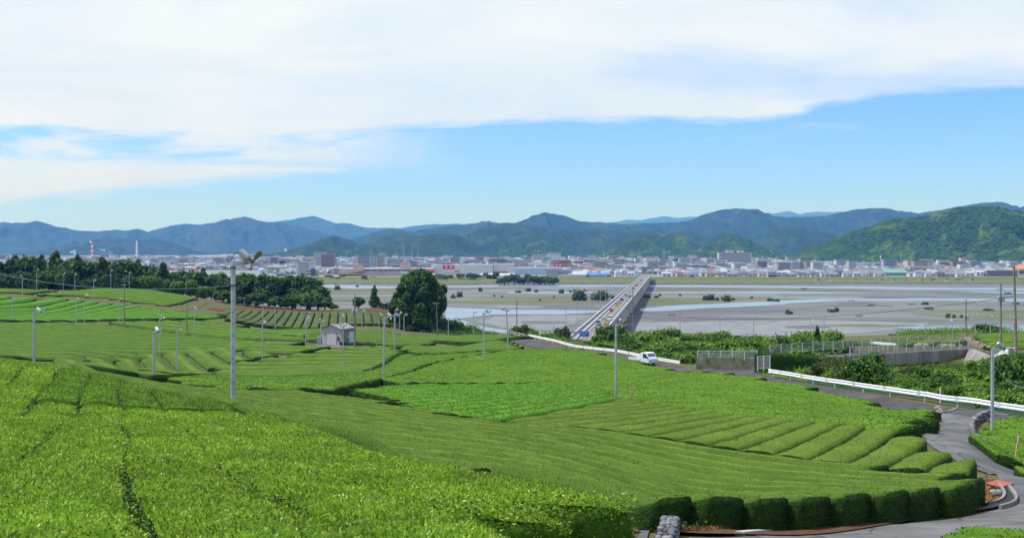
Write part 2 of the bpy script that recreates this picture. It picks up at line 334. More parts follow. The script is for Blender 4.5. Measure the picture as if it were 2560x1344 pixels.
def at(px, py, lift=0.0, dmin=4.0, dmax=1700.0):
    """where the sight line through a point of the photograph meets the ground (raised by lift)"""
    D = np.geomspace(dmin, dmax, 1400); x = (px - CX) / F * D; z = -(py - HY) / F * D
    g = z - (H(x, D) + lift)
    i = np.argmax(g < 0)
    if g[i] >= 0: i = len(D) - 1
    if i > 0:
        t = g[i - 1] / (g[i - 1] - g[i]); d = D[i - 1] + t * (D[i] - D[i - 1])
    else: d = D[0]
    return np.array([(px - CX) / F * d, d])
def ats(pts, lift=0.0, **k): return np.array([at(p[0], p[1], lift, **k) for p in pts])
def G(x, y, dz=0.0): return (float(x), float(y), CZ + float(H(x, y)) + dz)
def PT(px, py, D): return ((px - CX) / F * D, D, CZ - (py - HY) / F * D)
def atplane(px, py, Z):
    D = -Z * F / (py - HY); return np.array([(px - CX) / F * D, D])
M = {}
M['soil'] = mat('soil', (.13, .095, .05), .95, .1, col2=(.075, .10, .03), scale=.8, bump=.03, bscale=9)
M['gravel'] = mat('gravel', (.18, .187, .178), .95, .1, col2=(.10, .106, .092), scale=.018, stretch=(.3, 1.0, 1), bump=.12, bscale=.6, det=10)
M['riverbank_grass'] = mat('riverbank_grass', (.085, .14, .028), .95, .1, col2=(.14, .135, .05), scale=.02, det=6, stretch=(.3, 1.5, 1))
M['levee'] = mat('levee', (.125, .115, .04), .95, .1, col2=(.09, .12, .03), scale=.02, det=6, stretch=(.4, 1, 1))
M['revetment'] = mat('revetment', (.11, .105, .10), .95, .1, var=.3, scale=.2)
M['town_ground'] = mat('town_ground', (.25, .26, .26), .95, .1, col2=(.17, .19, .16), scale=.01)
def build_ground():
    yy = [-15.0]
    while yy[-1] < 40000: yy.append((yy[-1] + 22) * 1.0125 - 22 if yy[-1] < 1500 else (yy[-1]) * 1.06)
    yy = np.array(sorted(set([v for v in yy if not any(abs(v - q) < 3 for q in FARP[1:-1, 0])] + list(FARP[1:-1, 0]))))
    uu = np.concatenate([np.linspace(-1.3, -.62, 24)[:-1], np.linspace(-.62, .62, 250), np.linspace(.62, 1.3, 24)[1:]])
    YY, UU = np.meshgrid(yy, uu, indexing='ij'); XX = UU * (YY + 30)
    ZZ = H(XX, YY) + CZ
    V = np.stack([XX, YY, ZZ], -1).reshape(-1, 3); nr, nc = YY.shape
    i = np.arange(nr - 1)[:, None] * nc; j = np.arange(nc - 1)[None]
    Fq = np.stack([i + j, i + j + 1, i + nc + j + 1, i + nc + j], -1)
    yc = (yy[:-1] + yy[1:]) / 2
    slot = np.zeros((nr - 1, nc - 1), int)
    slot[(yc > 1318) & (yc < 1324)] = 3; slot[(yc >= 1324) & (yc < 1425)] = 1; slot[(yc >= 1425) & (yc < 1488)] = 2; slot[yc >= 1488] = 4
    zc = (ZZ[:-1, :-1] + ZZ[1:, 1:]) / 2 - CZ
    riv = (zc < RB + .6) & (yc[:, None] < 1318) & (yc[:, None] > 300); slot[riv] = 5
    mb = MB(); mb.V.append(V); mb.n = len(V); mb.Fc[4] = []
    for k in range(6):
        f = Fq[slot == k]
        if len(f): mb.Fc[4].append((f, k))
    o = mb.build('ground', [M['soil'], M['riverbank_grass'], M['levee'], M['revetment'], M['town_ground'], M['gravel']], smooth=True)
    tag(o, kind='structure')
build_ground()
def sheet(name, poly, zfun, m, step=1.0, dz=.06, kind='structure', thick=None):
    """a polygon draped on the ground as a grid-triangulated sheet"""
    bm = bmesh.new(); poly = np.asarray(poly)
    vs = [bm.verts.new((p[0], p[1], 0)) for p in poly]; bm.faces.new(vs)
    bmesh.ops.triangulate(bm, faces=bm.faces[:])
    lo, hi = poly.min(0), poly.max(0)
    for ax in (0, 1):
        n = int(min(160, max(1, (hi[ax] - lo[ax]) / step)))
        for q in np.linspace(lo[ax], hi[ax], n + 1)[1:-1]:
            co = [0, 0, 0]; co[ax] = q; no = [0, 0, 0]; no[ax] = 1
            bmesh.ops.bisect_plane(bm, geom=bm.verts[:] + bm.edges[:] + bm.faces[:], plane_co=co, plane_no=no)
    X = np.array([v.co.x for v in bm.verts]); Y = np.array([v.co.y for v in bm.verts]); Z = zfun(X, Y)
    for v, z in zip(bm.verts, Z): v.co.z = z + dz
    bmesh.ops.recalc_face_normals(bm, faces=bm.faces[:])
    if sum(f.normal.z * f.calc_area() for f in bm.faces) < 0: bmesh.ops.reverse_faces(bm, faces=bm.faces[:])
    me = bpy.data.meshes.new(name); bm.to_mesh(me); bm.free(); me.materials.append(m)
    o = bpy.data.objects.new(name, me); COL.objects.link(o); tag(o, kind=kind); return o
def GZ(x, y): return H(x, y) + CZ
def FLAT(z): return lambda x, y: np.full(np.shape(x), CZ + z)
def rough_poly(pts, amp, seg):
    out = []
    pts = np.asarray(pts, float)
    for i in range(len(pts)):
        a, b = pts[i], pts[(i + 1) % len(pts)]; n = max(1, int(np.linalg.norm(b - a) / seg))
        for k in range(n):
            p = a + (b - a) * k / n; q = p / seg
            out.append(p + amp * (np.array([vnoise(q[0], q[1], 3), vnoise(q[0] + 50, q[1], 5)]) - .5) * 2)
    return np.array(out)
# river water
M['water'] = mat('water', (.17, .225, .27), .3, .3, var=.12, scale=.03, bump=.012, bscale=1.2)
WATER = [
 [(1110,768),(1230,773),(1500,776),(1495,781),(1400,786),(1230,786),(1150,797),(1180,810),(1240,822),(1300,828),(1390,830),(1390,836),(1290,836),(1200,826),(1130,812),(1110,800)],
 [(1600,771),(1680,764),(1780,759),(1920,753),(2060,747),(2330,746),(2600,747),(2600,754),(2330,752),(2100,752),(1980,758),(1920,764),(1755,771),(1650,778),(1605,778)],
 [(1620,713),(1900,714),(2200,717),(2500,720),(2600,722),(2600,726),(2300,724),(2100,721),(1900,718.5),(1620,717)],
 [(1600,730),(1920,728.5),(2060,730),(2200,732),(2060,733.5),(1920,733),(1600,732)],
 [(795,712),(900,714),(1000,716),(1000,720),(880,721),(805,717)],
 [(1100,714.5),(1200,714),(1290,712.5),(1590,712.5),(1590,717),(1300,717),(1100,718)],
 [(1270,730),(1500,729),(1500,732),(1270,733)],
 [(2230,818),(2440,814),(2600,814),(2600,829),(2440,827),(2300,824)],
 [(2350,727),(2600,729),(2600,734),(2480,732)],
]
for w in WATER:
    pl = np.array([atplane(a, b, RB) for a, b in w]); sz = max(8, (pl[:, 0].max() - pl[:, 0].min()) / 40)
    sheet('river_water', rough_poly(pl, sz * .22, sz), FLAT(RB), M['water'], step=60, dz=.12)
# gravel bars that carry thin grass, and darker cut banks
M['bar_grass'] = mat('bar_grass', (.085, .105, .035), .95, .1, col2=(.165, .155, .11), scale=.035, det=9, stretch=(.35, 1, 1))
M['dark_gravel'] = mat('dark_gravel', (.095, .096, .098), .95, .1, col2=(.15, .15, .15), scale=.04, det=8, stretch=(.3, 1, 1))
M['pale_gravel'] = mat('pale_gravel', (.23, .235, .235), .95, .1, col2=(.165, .17, .17), scale=.12, det=10, bump=.1, bscale=.8)
BARS = [('bar_grass', [(1120,748),(1280,742),(1490,743),(1480,757),(1300,762),(1125,758)]), ('bar_grass', [(1640,744),(1800,746),(1940,742),(2000,748),(1900,754),(1780,758),(1650,762),(1600,764),(1600,748)]),
        ('bar_grass', [(1640,720),(1900,721),(2080,722),(2200,726),(2000,727),(1640,727)]), ('bar_grass', [(810,722),(1000,722),(1000,730),(830,731)]), ('bar_grass', [(1100,709.5),(1330,709.5),(1500,719),(1330,721.5),(1100,720)]),
        ('bar_grass', [(2260,776),(2600,772),(2600,800),(2420,796),(2280,786)]), ('bar_grass', [(1960,738),(2200,739),(2160,742.5),(1960,743)]),
        ('dark_gravel', [(1130,763),(1300,764),(1480,760),(1490,770),(1300,772),(1130,767)]), ('dark_gravel', [(1600,782),(1760,774),(1960,766),(2220,757),(2120,764),(1880,784),(1700,796),(1590,797)]),
        ('pale_gravel', [(1560,806),(2000,800),(2300,806),(2330,815),(2200,828),(2000,842),(1600,842)]), ('pale_gravel', [(1240,790),(1480,788),(1420,815),(1390,826),(1280,822),(1190,804)])]
for i, (mn, w) in enumerate(BARS):
    pl = np.array([atplane(a, b, RB) for a, b in w]); sz = max(8, (pl[:, 0].max() - pl[:, 0].min()) / 30)
    sheet('gravel_bar' if 'gravel' in mn else 'grassy_bar', rough_poly(pl, sz * .5, sz), FLAT(RB), M[mn], step=80, dz=.04 + .004 * i)
g_ = np.random.default_rng(8)
for i in range(34):
    py = 711 + 110 * g_.random() ** 1.5; px = g_.uniform(1150, 2560) if i % 4 else g_.uniform(820, 1000); w = g_.uniform(60, 260); hh_ = (py - 690) * g_.uniform(.02, .05) + .6
    if 835 > py > 705 and not any(pip(np.array([px]), np.array([py]), w_)[0] for w_ in WATER):
        a_ = np.linspace(0, 2 * math.pi, 14)[:-1]; pl = np.array([atplane(px + w * .5 * math.cos(t), py + hh_ * math.sin(t), RB) for t in a_]); sz = max(6, (pl[:, 0].max() - pl[:, 0].min()) / 24)
        mn = ('bar_grass', 'dark_gravel', 'bar_grass', 'pale_gravel')[i % 4]; sheet('gravel_bar' if 'gravel' in mn else 'grassy_bar', rough_poly(pl, sz * .6, sz), FLAT(RB), M[mn], step=80, dz=.085 + .0008 * i)
# ------------------------------------------------------------------ mountains
def forest(name, c1, c2, c3, scale, bump):
    m = bpy.data.materials.new(name); m.use_nodes = True; nt = m.node_tree; N = nt.nodes; L = nt.links; b = N['Principled BSDF']
    b.inputs['Roughness'].default_value = .95; b.inputs['Specular IOR Level'].default_value = .05
    g = N.new('ShaderNodeNewGeometry')
    n1 = N.new('ShaderNodeTexNoise'); n1.inputs['Scale'].default_value = scale; n1.inputs['Detail'].default_value = 8; n1.inputs['Roughness'].default_value = .7; L.new(g.outputs['Position'], n1.inputs['Vector'])
    n2 = N.new('ShaderNodeTexNoise'); n2.inputs['Scale'].default_value = scale * .22; n2.inputs['Detail'].default_value = 6; n2.inputs['Distortion'].default_value = .6; L.new(g.outputs['Position'], n2.inputs['Vector'])
    r1 = N.new('ShaderNodeMapRange'); r1.inputs['From Min'].default_value = .35; r1.inputs['From Max'].default_value = .62; L.new(n1.outputs['Fac'], r1.inputs['Value'])
    r2 = N.new('ShaderNodeMapRange'); r2.inputs['From Min'].default_value = .52; r2.inputs['From Max'].default_value = .66; L.new(n2.outputs['Fac'], r2.inputs['Value'])
    a = N.new('ShaderNodeMix'); a.data_type = 'RGBA'; a.inputs['A'].default_value = (*c1, 1); a.inputs['B'].default_value = (*c2, 1); L.new(r1.outputs[0], a.inputs['Factor'])
    mm = N.new('ShaderNodeMath'); mm.operation = 'MULTIPLY'; L.new(r2.outputs[0], mm.inputs[0]); L.new(r1.outputs[0], mm.inputs[1])
    c = N.new('ShaderNodeMix'); c.data_type = 'RGBA'; c.inputs['B'].default_value = (*c3, 1); L.new(a.outputs['Result'], c.inputs['A']); L.new(mm.outputs[0], c.inputs['Factor'])
    L.new(c.outputs['Result'], b.inputs['Base Color'])
    v = N.new('ShaderNodeTexVoronoi'); v.inputs['Scale'].default_value = scale * 2.2; L.new(g.outputs['Position'], v.inputs['Vector'])
    bp = N.new('ShaderNodeBump'); bp.invert = True; bp.inputs['Distance'].default_value = bump; bp.inputs['Strength'].default_value = .9; L.new(v.outputs['Distance'], bp.inputs['Height']); L.new(bp.outputs[0], b.inputs['Normal'])
    return m
M['forest_near'] = forest('forest_near', (.010, .034, .010), (.040, .088, .018), (.12, .175, .030), .05, 9)
M['forest_mid'] = forest('forest_mid', (.013, .034, .014), (.028, .056, .018), (.06, .09, .025), .03, 6)
M['forest_far'] = forest('forest_far', (.016, .034, .016), (.028, .05, .02), (.05, .07, .028), .012, 8)
def ridge(name, sil, D, depth, m, nc=240, nr=46, rough=.30, lam=None, tree=3.0, seed=0, base=CITY):
    sil = np.array(sil, float); px = np.linspace(sil[0, 0], sil[-1, 0], nc)
    # smooth the traced silhouette a little and add fine unevenness
    py = np.interp(px, sil[:, 0], sil[:, 1]); k = max(1, int(nc * 6 / (px[-1] - px[0])))
    if k > 1: py = np.convolve(np.pad(py, k, mode='edge'), np.ones(2 * k + 1) / (2 * k + 1), 'valid')
    py = py + (fbm(px / 14, px * 0, seed + 5, 3) - .5) * 3.2 + (fbm(px / 3, px * 0, seed + 8, 2) - .5) * .9
    t = np.concatenate([np.linspace(-1, 0, nr), np.linspace(0, 1, 10)[1:]])
    hgt0 = (HY - py) / F * D - base
    Yc = D + (fbm(px / 160, px * 0, seed + 1, 3) - .5) * depth * .5
    X = []; Yv = []; Z = []
    lam = lam or 70.0
    for tt in t:
        y = Yc + tt * depth * (.75 + .5 * fbm(px / 220, px * 0 + 3, seed + 2, 2))
        x = (px - CX) / F * Yc
        crest = (HY - py) / F * Yc - base
        a = abs(tt); prof = (1 - a) ** 1.15 * (1 + .35 * a)
        sx = x / (lam * D / F); sy = y / (lam * D / F)
        w = 4 * a * (1 - a)
        spur = (1 - 2 * np.abs(fbm(sx + .35 * sy, sy * .35, seed + 9, 4) - .5) * 2)      # ridged valleys running down the slope
        z = crest * prof * (1 + rough * w * (spur - .72) * 2.0)
        z = z + (fbm(x / (tree * 5), y / (tree * 5), seed + 21, 3) - .5) * tree * 2.2 * min(1, a * 6 + .15) * (1 if a < .97 else 0)
        z = np.maximum(z, -4) if a < .97 else z * 0 - 6
        X.append(x); Yv.append(y); Z.append(z + base)
    X, Yv, Z = map(np.array, (X, Yv, Z))
    V = np.stack([X, Yv, Z + CZ], -1).reshape(-1, 3); n, c = X.shape
    i = np.arange(n - 1)[:, None] * c; j = np.arange(c - 1)[None]
    mb = MB(); mb.add(V, np.stack([i + j, i + j + 1, i + c + j + 1, i + c + j], -1).reshape(-1, 4))
    o = mb.build(name, m, smooth=True); tag(o, kind='structure')
ridge('hill', [(1985,652),(2020,640),(2048,620),(2090,600),(2139,577),(2207,559),(2229,547),(2275,544),(2320,537),(2365,523),(2395,518),(2456,518),(2479,521),(2501,529),(2535,533),(2600,536),(2700,520),(2850,560),(3000,650)], 3300, 620, M['forest_near'], 460, 130, .52, 68, 3.6, 3)
ridge('hill', [(1470,652),(1500,634),(1515,624),(1540,610),(1590,592),(1640,586),(1700,588),(1722,600),(1738,614),(1746,615),(1765,600),(1805,582),(1832,585),(1860,600),(1890,615),(1912,627),(1935,642),(1950,652)], 4700, 600, M['forest_near'], 380, 70, .46, 58, 4, 13)
ridge('hill', [(1180,652),(1215,640),(1250,628),(1290,612),(1340,606),(1390,611),(1420,624),(1450,640),(1480,652)], 4900, 500, M['forest_near'], 260, 60, .42, 52, 4, 23)
ridge('hill', [(560,652),(640,637),(700,632),(770,612),(800,599),(838,588),(860,596),(890,607),(930,616),(960,608),(1010,600),(1070,586),(1110,583),(1150,590),(1180,604),(1215,620),(1250,640),(1270,652)], 5400, 650, M['forest_mid'], 440, 64, .42, 62, 4.5, 33)
ridge('hill', [(860,640),(940,600),(980,585),(1010,582),(1050,590),(1120,600),(1180,578),(1230,565),(1290,558),(1330,566),(1400,570),(1430,580),(1480,572),(1540,580),(1600,575),(1660,584),(1720,575),(1760,592),(1830,596),(1880,588),(1930,570),(1990,566),(2060,580),(2110,600),(2140,640)], 6200, 800, M['forest_mid'], 540, 64, .45, 66, 5, 43)
ridge('hill', [(830,630),(875,600),(940,580),(970,571),(1000,572),(1030,580),(1060,575),(1100,567),(1150,562),(1220,553),(1250,557),(1290,557),(1310,549),(1340,538),(1365,530),(1380,535),(1410,538),(1450,553),(1500,556),(1560,560),(1640,558),(1720,552),(1760,535),(1800,525),(1840,521),(1885,524),(1920,538),(1960,543),(2060,540),(2120,527),(2150,522),(2200,520),(2240,528),(2290,533),(2350,525),(2420,512),(2472,505),(2510,514),(2540,520),(2560,515),(2620,510),(2760,530),(2900,620)], 8600, 1300, M['forest_mid'], 760, 70, .45, 76, 6, 53)
ridge('hill', [(60,640),(150,618),(190,606),(230,598),(300,595),(380,598),(430,606),(480,622),(520,640)], 8200, 700, M['forest_far'], 200, 40, .3, 70, 8, 63)
ridge('mountain', [(-420,600),(-250,570),(-120,560),(0,555),(40,557),(78,556),(95,552),(110,556),(130,565),(160,571),(200,577),(240,579),(290,573),(312,577),(345,571),(370,579),(400,571),(420,566),(460,558),(500,562),(540,557),(580,547),(612,541),(640,549),(670,555),(700,555),(760,568),(820,585),(870,598),(930,615),(1000,640)], 11500, 1900, M['forest_far'], 640, 64, .42, 80, 6, 73)
ridge('mountain', [(560,640),(640,580),(690,553),(720,550),(760,543),(788,539),(810,547),(840,558),(880,558),(905,567),(940,569),(1000,570),(1060,562),(1100,560),(1140,558),(1180,566),(1300,600),(1360,640)], 15500, 2200, M['forest_far'], 420, 40, .34, 80, 12, 83)
ridge('mountain', [(1380,620),(1450,575),(1520,557),(1570,549),(1600,550),(1660,541),(1700,544),(1740,541),(1800,555),(1860,545),(1900,531),(1940,534),(1967,527),(2000,535),(2040,528),(2080,531),(2105,528),(2150,545),(2250,570),(2400,620)], 24000, 3000, M['forest_far'], 420, 30, .3, 80, 16, 93)
# ------------------------------------------------------------------ air: pale haze round the whole scene
def build_haze():
    m = bpy.data.materials.new('haze_air'); m.use_nodes = True; nt = m.node_tree
    nt.nodes.remove(nt.nodes['Principled BSDF'])
    v = nt.nodes.new('ShaderNodeVolumePrincipled'); v.inputs['Density'].default_value = HAZE_D; v.inputs['Color'].default_value = HAZE_C; v.inputs['Absorption Color'].default_value = (1, 1, 1, 1); v.inputs['Anisotropy'].default_value = 0.0
    nt.links.new(v.outputs[0], nt.nodes['Material Output'].inputs['Volume'])
    mb = MB(); mb.box((0, 13800, 565), (52000, 28600, 1130 + 8)); o = mb.build('haze', m); tag(o, kind='stuff')
HAZE_D = 7.4e-5; HAZE_C = (.12, .36, 1.0, 1)
build_haze()

def dense(path, st):
    p = np.asarray(path, float); out = [p[0]]
    for a, b in zip(p[:-1], p[1:]):
        n = max(1, int(np.linalg.norm(b - a) / st)); out += [a + (b - a) * k / n for k in range(1, n + 1)]
    return np.array(out)
RED = ats([(1200, 838), (1310, 847), (1400, 863), (1540, 889), (1640, 906), (1735, 919), (1830, 931), (1930, 946.1), (2100, 972.2), (2245, 994.5), (2400, 1018.4), (2560, 1043), (2740, 1070.7)])
RED = dense(RED, 1.0)
for _ in range(3):
    q = np.pad(RED, ((9, 9), (0, 0)), mode='reflect', reflect_type='odd'); RED = np.stack([np.convolve(q[:, i], np.ones(19) / 19, 'valid') for i in (0, 1)], -1)
def red_part(d0, d1): m = (RED[:, 1] <= d0) & (RED[:, 1] >= d1); return RED[m][::3]
def red_edge(d0, d1, off):
    t = np.gradient(RED, axis=0); t /= np.linalg.norm(t, axis=1)[:, None]; q = RED + np.stack([t[:, 1], -t[:, 0]], -1) * off; m = (q[:, 1] <= d0) & (q[:, 1] >= d1); return q[m][::4]
# ------------------------------------------------------------------ tea fields
M['tea_bright'] = mat('tea_bright', (.06, .135, .008), .95, .06, col2=(.115, .225, .014), scale=4, bump=.05, bscale=22)
M['tea_olive'] = mat('tea_olive', (.082, .136, .017), .95, .06, col2=(.122, .186, .023), scale=.35, bump=.05, bscale=16, det=8)
M['tea_mid'] = mat('tea_mid', (.066, .140, .012), .95, .06, col2=(.106, .195, .017), scale=.30, bump=.06, bscale=14, det=8)
M['tea_lime'] = mat('tea_lime', (.085, .19, .012), .95, .06, col2=(.14, .26, .016), scale=.25, bump=.06, bscale=12, det=8)
M['tea_fresh'] = mat('tea_fresh', (.066, .166, .012), .95, .06, col2=(.110, .238, .02), scale=.5, bump=.08, bscale=12, det=8)
M['tea_grey'] = mat('tea_grey', (.060, .085, .028), .95, .06, col2=(.085, .115, .035), scale=.12, bump=.06, bscale=10, det=8)
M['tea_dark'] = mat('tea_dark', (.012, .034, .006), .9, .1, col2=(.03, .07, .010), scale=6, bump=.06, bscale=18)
M['leaf_bright'] = leaf_mat('leaf_bright', (.10, .222, .012), (.425, .56, .05), .45, .30, .32, .35, (.2, 1.0))
M['leaf_olive'] = leaf_mat('leaf_olive', (.080, .145, .020), (.20, .265, .04), .45, .2, .35, .2)
M['leaf_mid'] = leaf_mat('leaf_mid', (.07, .165, .013), (.19, .315, .03), .45, .2, .35, .25)
M['leaf_fresh'] = leaf_mat('leaf_fresh', (.063, .19, .013), (.175, .36, .03), .42, .2, .4, .25)
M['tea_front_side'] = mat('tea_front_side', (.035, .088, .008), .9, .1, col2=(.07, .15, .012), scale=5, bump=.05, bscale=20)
PROF = np.array([(-.5, 0), (-.5, .35), (-.49, .70), (-.44, .90), (-.30, .985), (-.1, 1.02), (.1, 1.02), (.30, .985), (.44, .90), (.49, .70), (.5, .35), (.5, 0)])
PROFE = np.array([(-.5, 0), (-.505, .40), (-.50, .78), (-.475, .93), (-.38, .985), (-.13, 1.0), (.13, 1.0), (.38, .985), (.475, .93), (.50, .78), (.505, .40), (.5, 0)])
PROFR = np.array([(-.5, 0), (-.50, .20), (-.485, .40), (-.43, .60), (-.33, .79), (-.13, .97), (.13, .97), (.33, .79), (.43, .60), (.485, .40), (.50, .20), (.5, 0)])
ONES = 'first second third fourth fifth sixth seventh eighth ninth tenth eleventh twelfth thirteenth fourteenth fifteenth sixteenth seventeenth eighteenth nineteenth'.split()
def ordinal(i):
    if i < 19: return ONES[i]
    t, u = divmod(i + 1, 10); T = ['', '', 'twent', 'thirt', 'fort', 'fift', 'sixt', 'sevent', 'eight'][t]
    return T + 'ieth' if u == 0 else T + 'y-' + ONES[u - 1]
def leaves(P, Nn, L, Wd, up=.55, spread=.9, fold=.25):
    """rhombic leaf blades: base points P, outward normals Nn"""
    n = len(P); r = rng.normal(size=(n, 3)); d = Nn * up + r * spread * .6; d[:, 2] = np.abs(d[:, 2]) * .6 + d[:, 2] * .4; d /= np.linalg.norm(d, axis=1)[:, None]
    q = rng.normal(size=(n, 3)); s = np.cross(d, q); s /= np.linalg.norm(s, axis=1)[:, None] + 1e-9; k = np.cross(s, d)
    l = (L * rng.uniform(.7, 1.25, n))[:, None]; w = (Wd * rng.uniform(.75, 1.2, n))[:, None]
    a = P; b = P + d * l * .45 + s * w * .5 + k * w * fold; c = P + d * l; e = P + d * l * .45 - s * w * .5 + k * w * fold
    V = np.stack([a, b, c, e], 1).reshape(-1, 3); f = np.arange(n)[:, None] * 4 + np.arange(4)[None]
    return V, f
def hedge_row(name, P2, w, h, mats, parent=None, jit=.03, ld=0, ls=.08, seed=0, side_dark=False, bumpy=0.0, endround=True, ldf=None, lift=0.0, rnd=False):
    """one tea hedge: P2 = centre line (n,2)"""
    P2 = np.asarray(P2); n = len(P2)
    tg = np.gradient(P2, axis=0); tg /= np.linalg.norm(tg, axis=1)[:, None] + 1e-9; nr = np.stack([tg[:, 1], -tg[:, 0]], -1)
    K = len(PROF); prof = (PROFR if rnd else PROF).copy()
    X = P2[:, None, 0] + nr[:, None, 0] * prof[None, :, 0] * w; Y = P2[:, None, 1] + nr[:, None, 1] * prof[None, :, 0] * w
    jx = (fbm(X * 1.7 + seed, Y * 1.7, seed, 4) - .5); jz = (fbm(X * 2.3, Y * 2.3 + seed, seed + 3, 4) - .5) + .35 * (fbm(X * .35, Y * .35, 31, 2) - .5)
    hh = np.full(n, h); ww = np.ones(n)
    PR = np.broadcast_to(prof, (n, K, 2)).copy()
    if rnd:
        dd = np.minimum(np.arange(n), n - 1 - np.arange(n)) * np.linalg.norm(P2[1] - P2[0]); f = np.clip(1 - dd / 1.2, 0, 1)[:, None, None]; PR = PR * (1 - f) + PROFE[None] * f; ww = 1 + .06 * f[:, 0, 0]
    if endround and n > 4:
        hh[0] *= .96; hh[-1] *= .96; ww[0] *= .97; ww[-1] *= .97
        X = P2[:, None, 0] + nr[:, None, 0] * PR[:, :, 0] * w * ww[:, None]; Y = P2[:, None, 1] + nr[:, None, 1] * PR[:, :, 0] * w * ww[:, None]
    base = H(X, Y) + CZ + lift
    Z = base + PR[:, :, 1] * hh[:, None] + jz * 2 * (jit + bumpy) * (prof[None, :, 1] > .3)
    X = X + nr[:, None, 0] * jx * 2 * jit; Y = Y + nr[:, None, 1] * jx * 2 * jit
    Z[:, [0, -1]] -= .08
    V = np.stack([X, Y, Z], -1)
    i = np.arange(n - 1)[:, None] * K; j = np.arange(K - 1)[None]
    Fq = np.stack([i + j, i + j + 1, i + K + j + 1, i + K + j], -1)
    mb = MB(); mb.V.append(V.reshape(-1, 3)); mb.n = n * K; mb.Fc[4] = []
    if rnd:
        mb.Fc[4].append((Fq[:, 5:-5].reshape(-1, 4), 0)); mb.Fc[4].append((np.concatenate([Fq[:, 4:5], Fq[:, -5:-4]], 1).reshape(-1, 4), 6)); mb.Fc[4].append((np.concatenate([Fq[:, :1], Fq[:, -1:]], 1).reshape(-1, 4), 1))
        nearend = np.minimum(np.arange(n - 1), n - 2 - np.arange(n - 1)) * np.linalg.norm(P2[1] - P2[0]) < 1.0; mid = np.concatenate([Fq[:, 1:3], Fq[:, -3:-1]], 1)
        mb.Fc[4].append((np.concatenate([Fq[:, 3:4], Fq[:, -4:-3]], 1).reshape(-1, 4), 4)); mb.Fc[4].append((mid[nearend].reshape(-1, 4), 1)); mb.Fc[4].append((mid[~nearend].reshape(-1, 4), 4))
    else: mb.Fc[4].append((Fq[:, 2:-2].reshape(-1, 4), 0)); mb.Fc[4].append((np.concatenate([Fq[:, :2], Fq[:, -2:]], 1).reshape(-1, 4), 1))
    # caps as a fan of quads
    for e, flip in ((0, 1), (n - 1, 0)):
        ring = [e * K + q for q in range(K)]
        fq = np.array([(ring[q], ring[q + 1], ring[K - 2 - q], ring[K - 1 - q]) for q in range(K // 2 - 1)])
        mb.Fc[4].append((fq if not flip else fq[:, ::-1], 1))
    if ld:
        seg = np.linalg.norm(np.diff(P2, axis=0), axis=1); area = seg.sum() * w
        nl = int(area * ld * 1.25)
        if nl > 0:
            cum = np.concatenate([[0], np.cumsum(seg)]); tt = rng.uniform(0, cum[-1], nl); ii = np.clip(np.searchsorted(cum, tt) - 1, 0, n - 2); ft = (tt - cum[ii]) / (seg[ii] + 1e-9)
            pc = rng.uniform(1.2, K - 2.2, nl); jj = pc.astype(int); fp = pc - jj
            def S(ii, jj): return V[ii, jj]
            A = S(ii, jj) * ((1 - ft) * (1 - fp))[:, None] + S(ii + 1, jj) * (ft * (1 - fp))[:, None] + S(ii, jj + 1) * ((1 - ft) * fp)[:, None] + S(ii + 1, jj + 1) * (ft * fp)[:, None]
            e1 = S(ii + 1, jj) - S(ii, jj); e2 = S(ii, jj + 1) - S(ii, jj); Nn = np.cross(e2, e1); Nn /= np.linalg.norm(Nn, axis=1)[:, None] + 1e-9
            Nn *= np.sign(Nn[:, 2] + .15)[:, None]
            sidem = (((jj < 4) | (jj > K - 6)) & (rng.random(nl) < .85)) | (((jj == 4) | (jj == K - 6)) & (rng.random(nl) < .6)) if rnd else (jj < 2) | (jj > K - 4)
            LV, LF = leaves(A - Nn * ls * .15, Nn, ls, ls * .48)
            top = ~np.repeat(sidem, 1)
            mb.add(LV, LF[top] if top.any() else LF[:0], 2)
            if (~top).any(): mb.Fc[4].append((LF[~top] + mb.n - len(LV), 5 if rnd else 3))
            # leaves on the two ends
            for e, sg in ((0, -1), (n - 1, 1)):
                ne = int(w * h * ld * 2.2)
                if ne < 1: continue
                a = rng.uniform(-.52, .52, ne) * w; zz = rng.uniform(.04, 1.0, ne) * h
                A = np.stack([P2[e, 0] + nr[e, 0] * a, P2[e, 1] + nr[e, 1] * a, H(P2[e, 0] + nr[e, 0] * a, P2[e, 1] + nr[e, 1] * a) + CZ + zz + lift], -1)
                Nn = np.tile(np.array([tg[e, 0] * sg, tg[e, 1] * sg, .1]), (ne, 1)); LV, LF = leaves(A, Nn, ls, ls * .48); mb.add(LV, LF[: ne * 3 // 5], 3); mb.Fc[4].append((LF[ne * 3 // 5:] + mb.n - len(LV), 5 if len(mats) > 5 else 3))
    return mb.build(name, mats, parent=parent, smooth=True)
FIELD_ROWS = 0
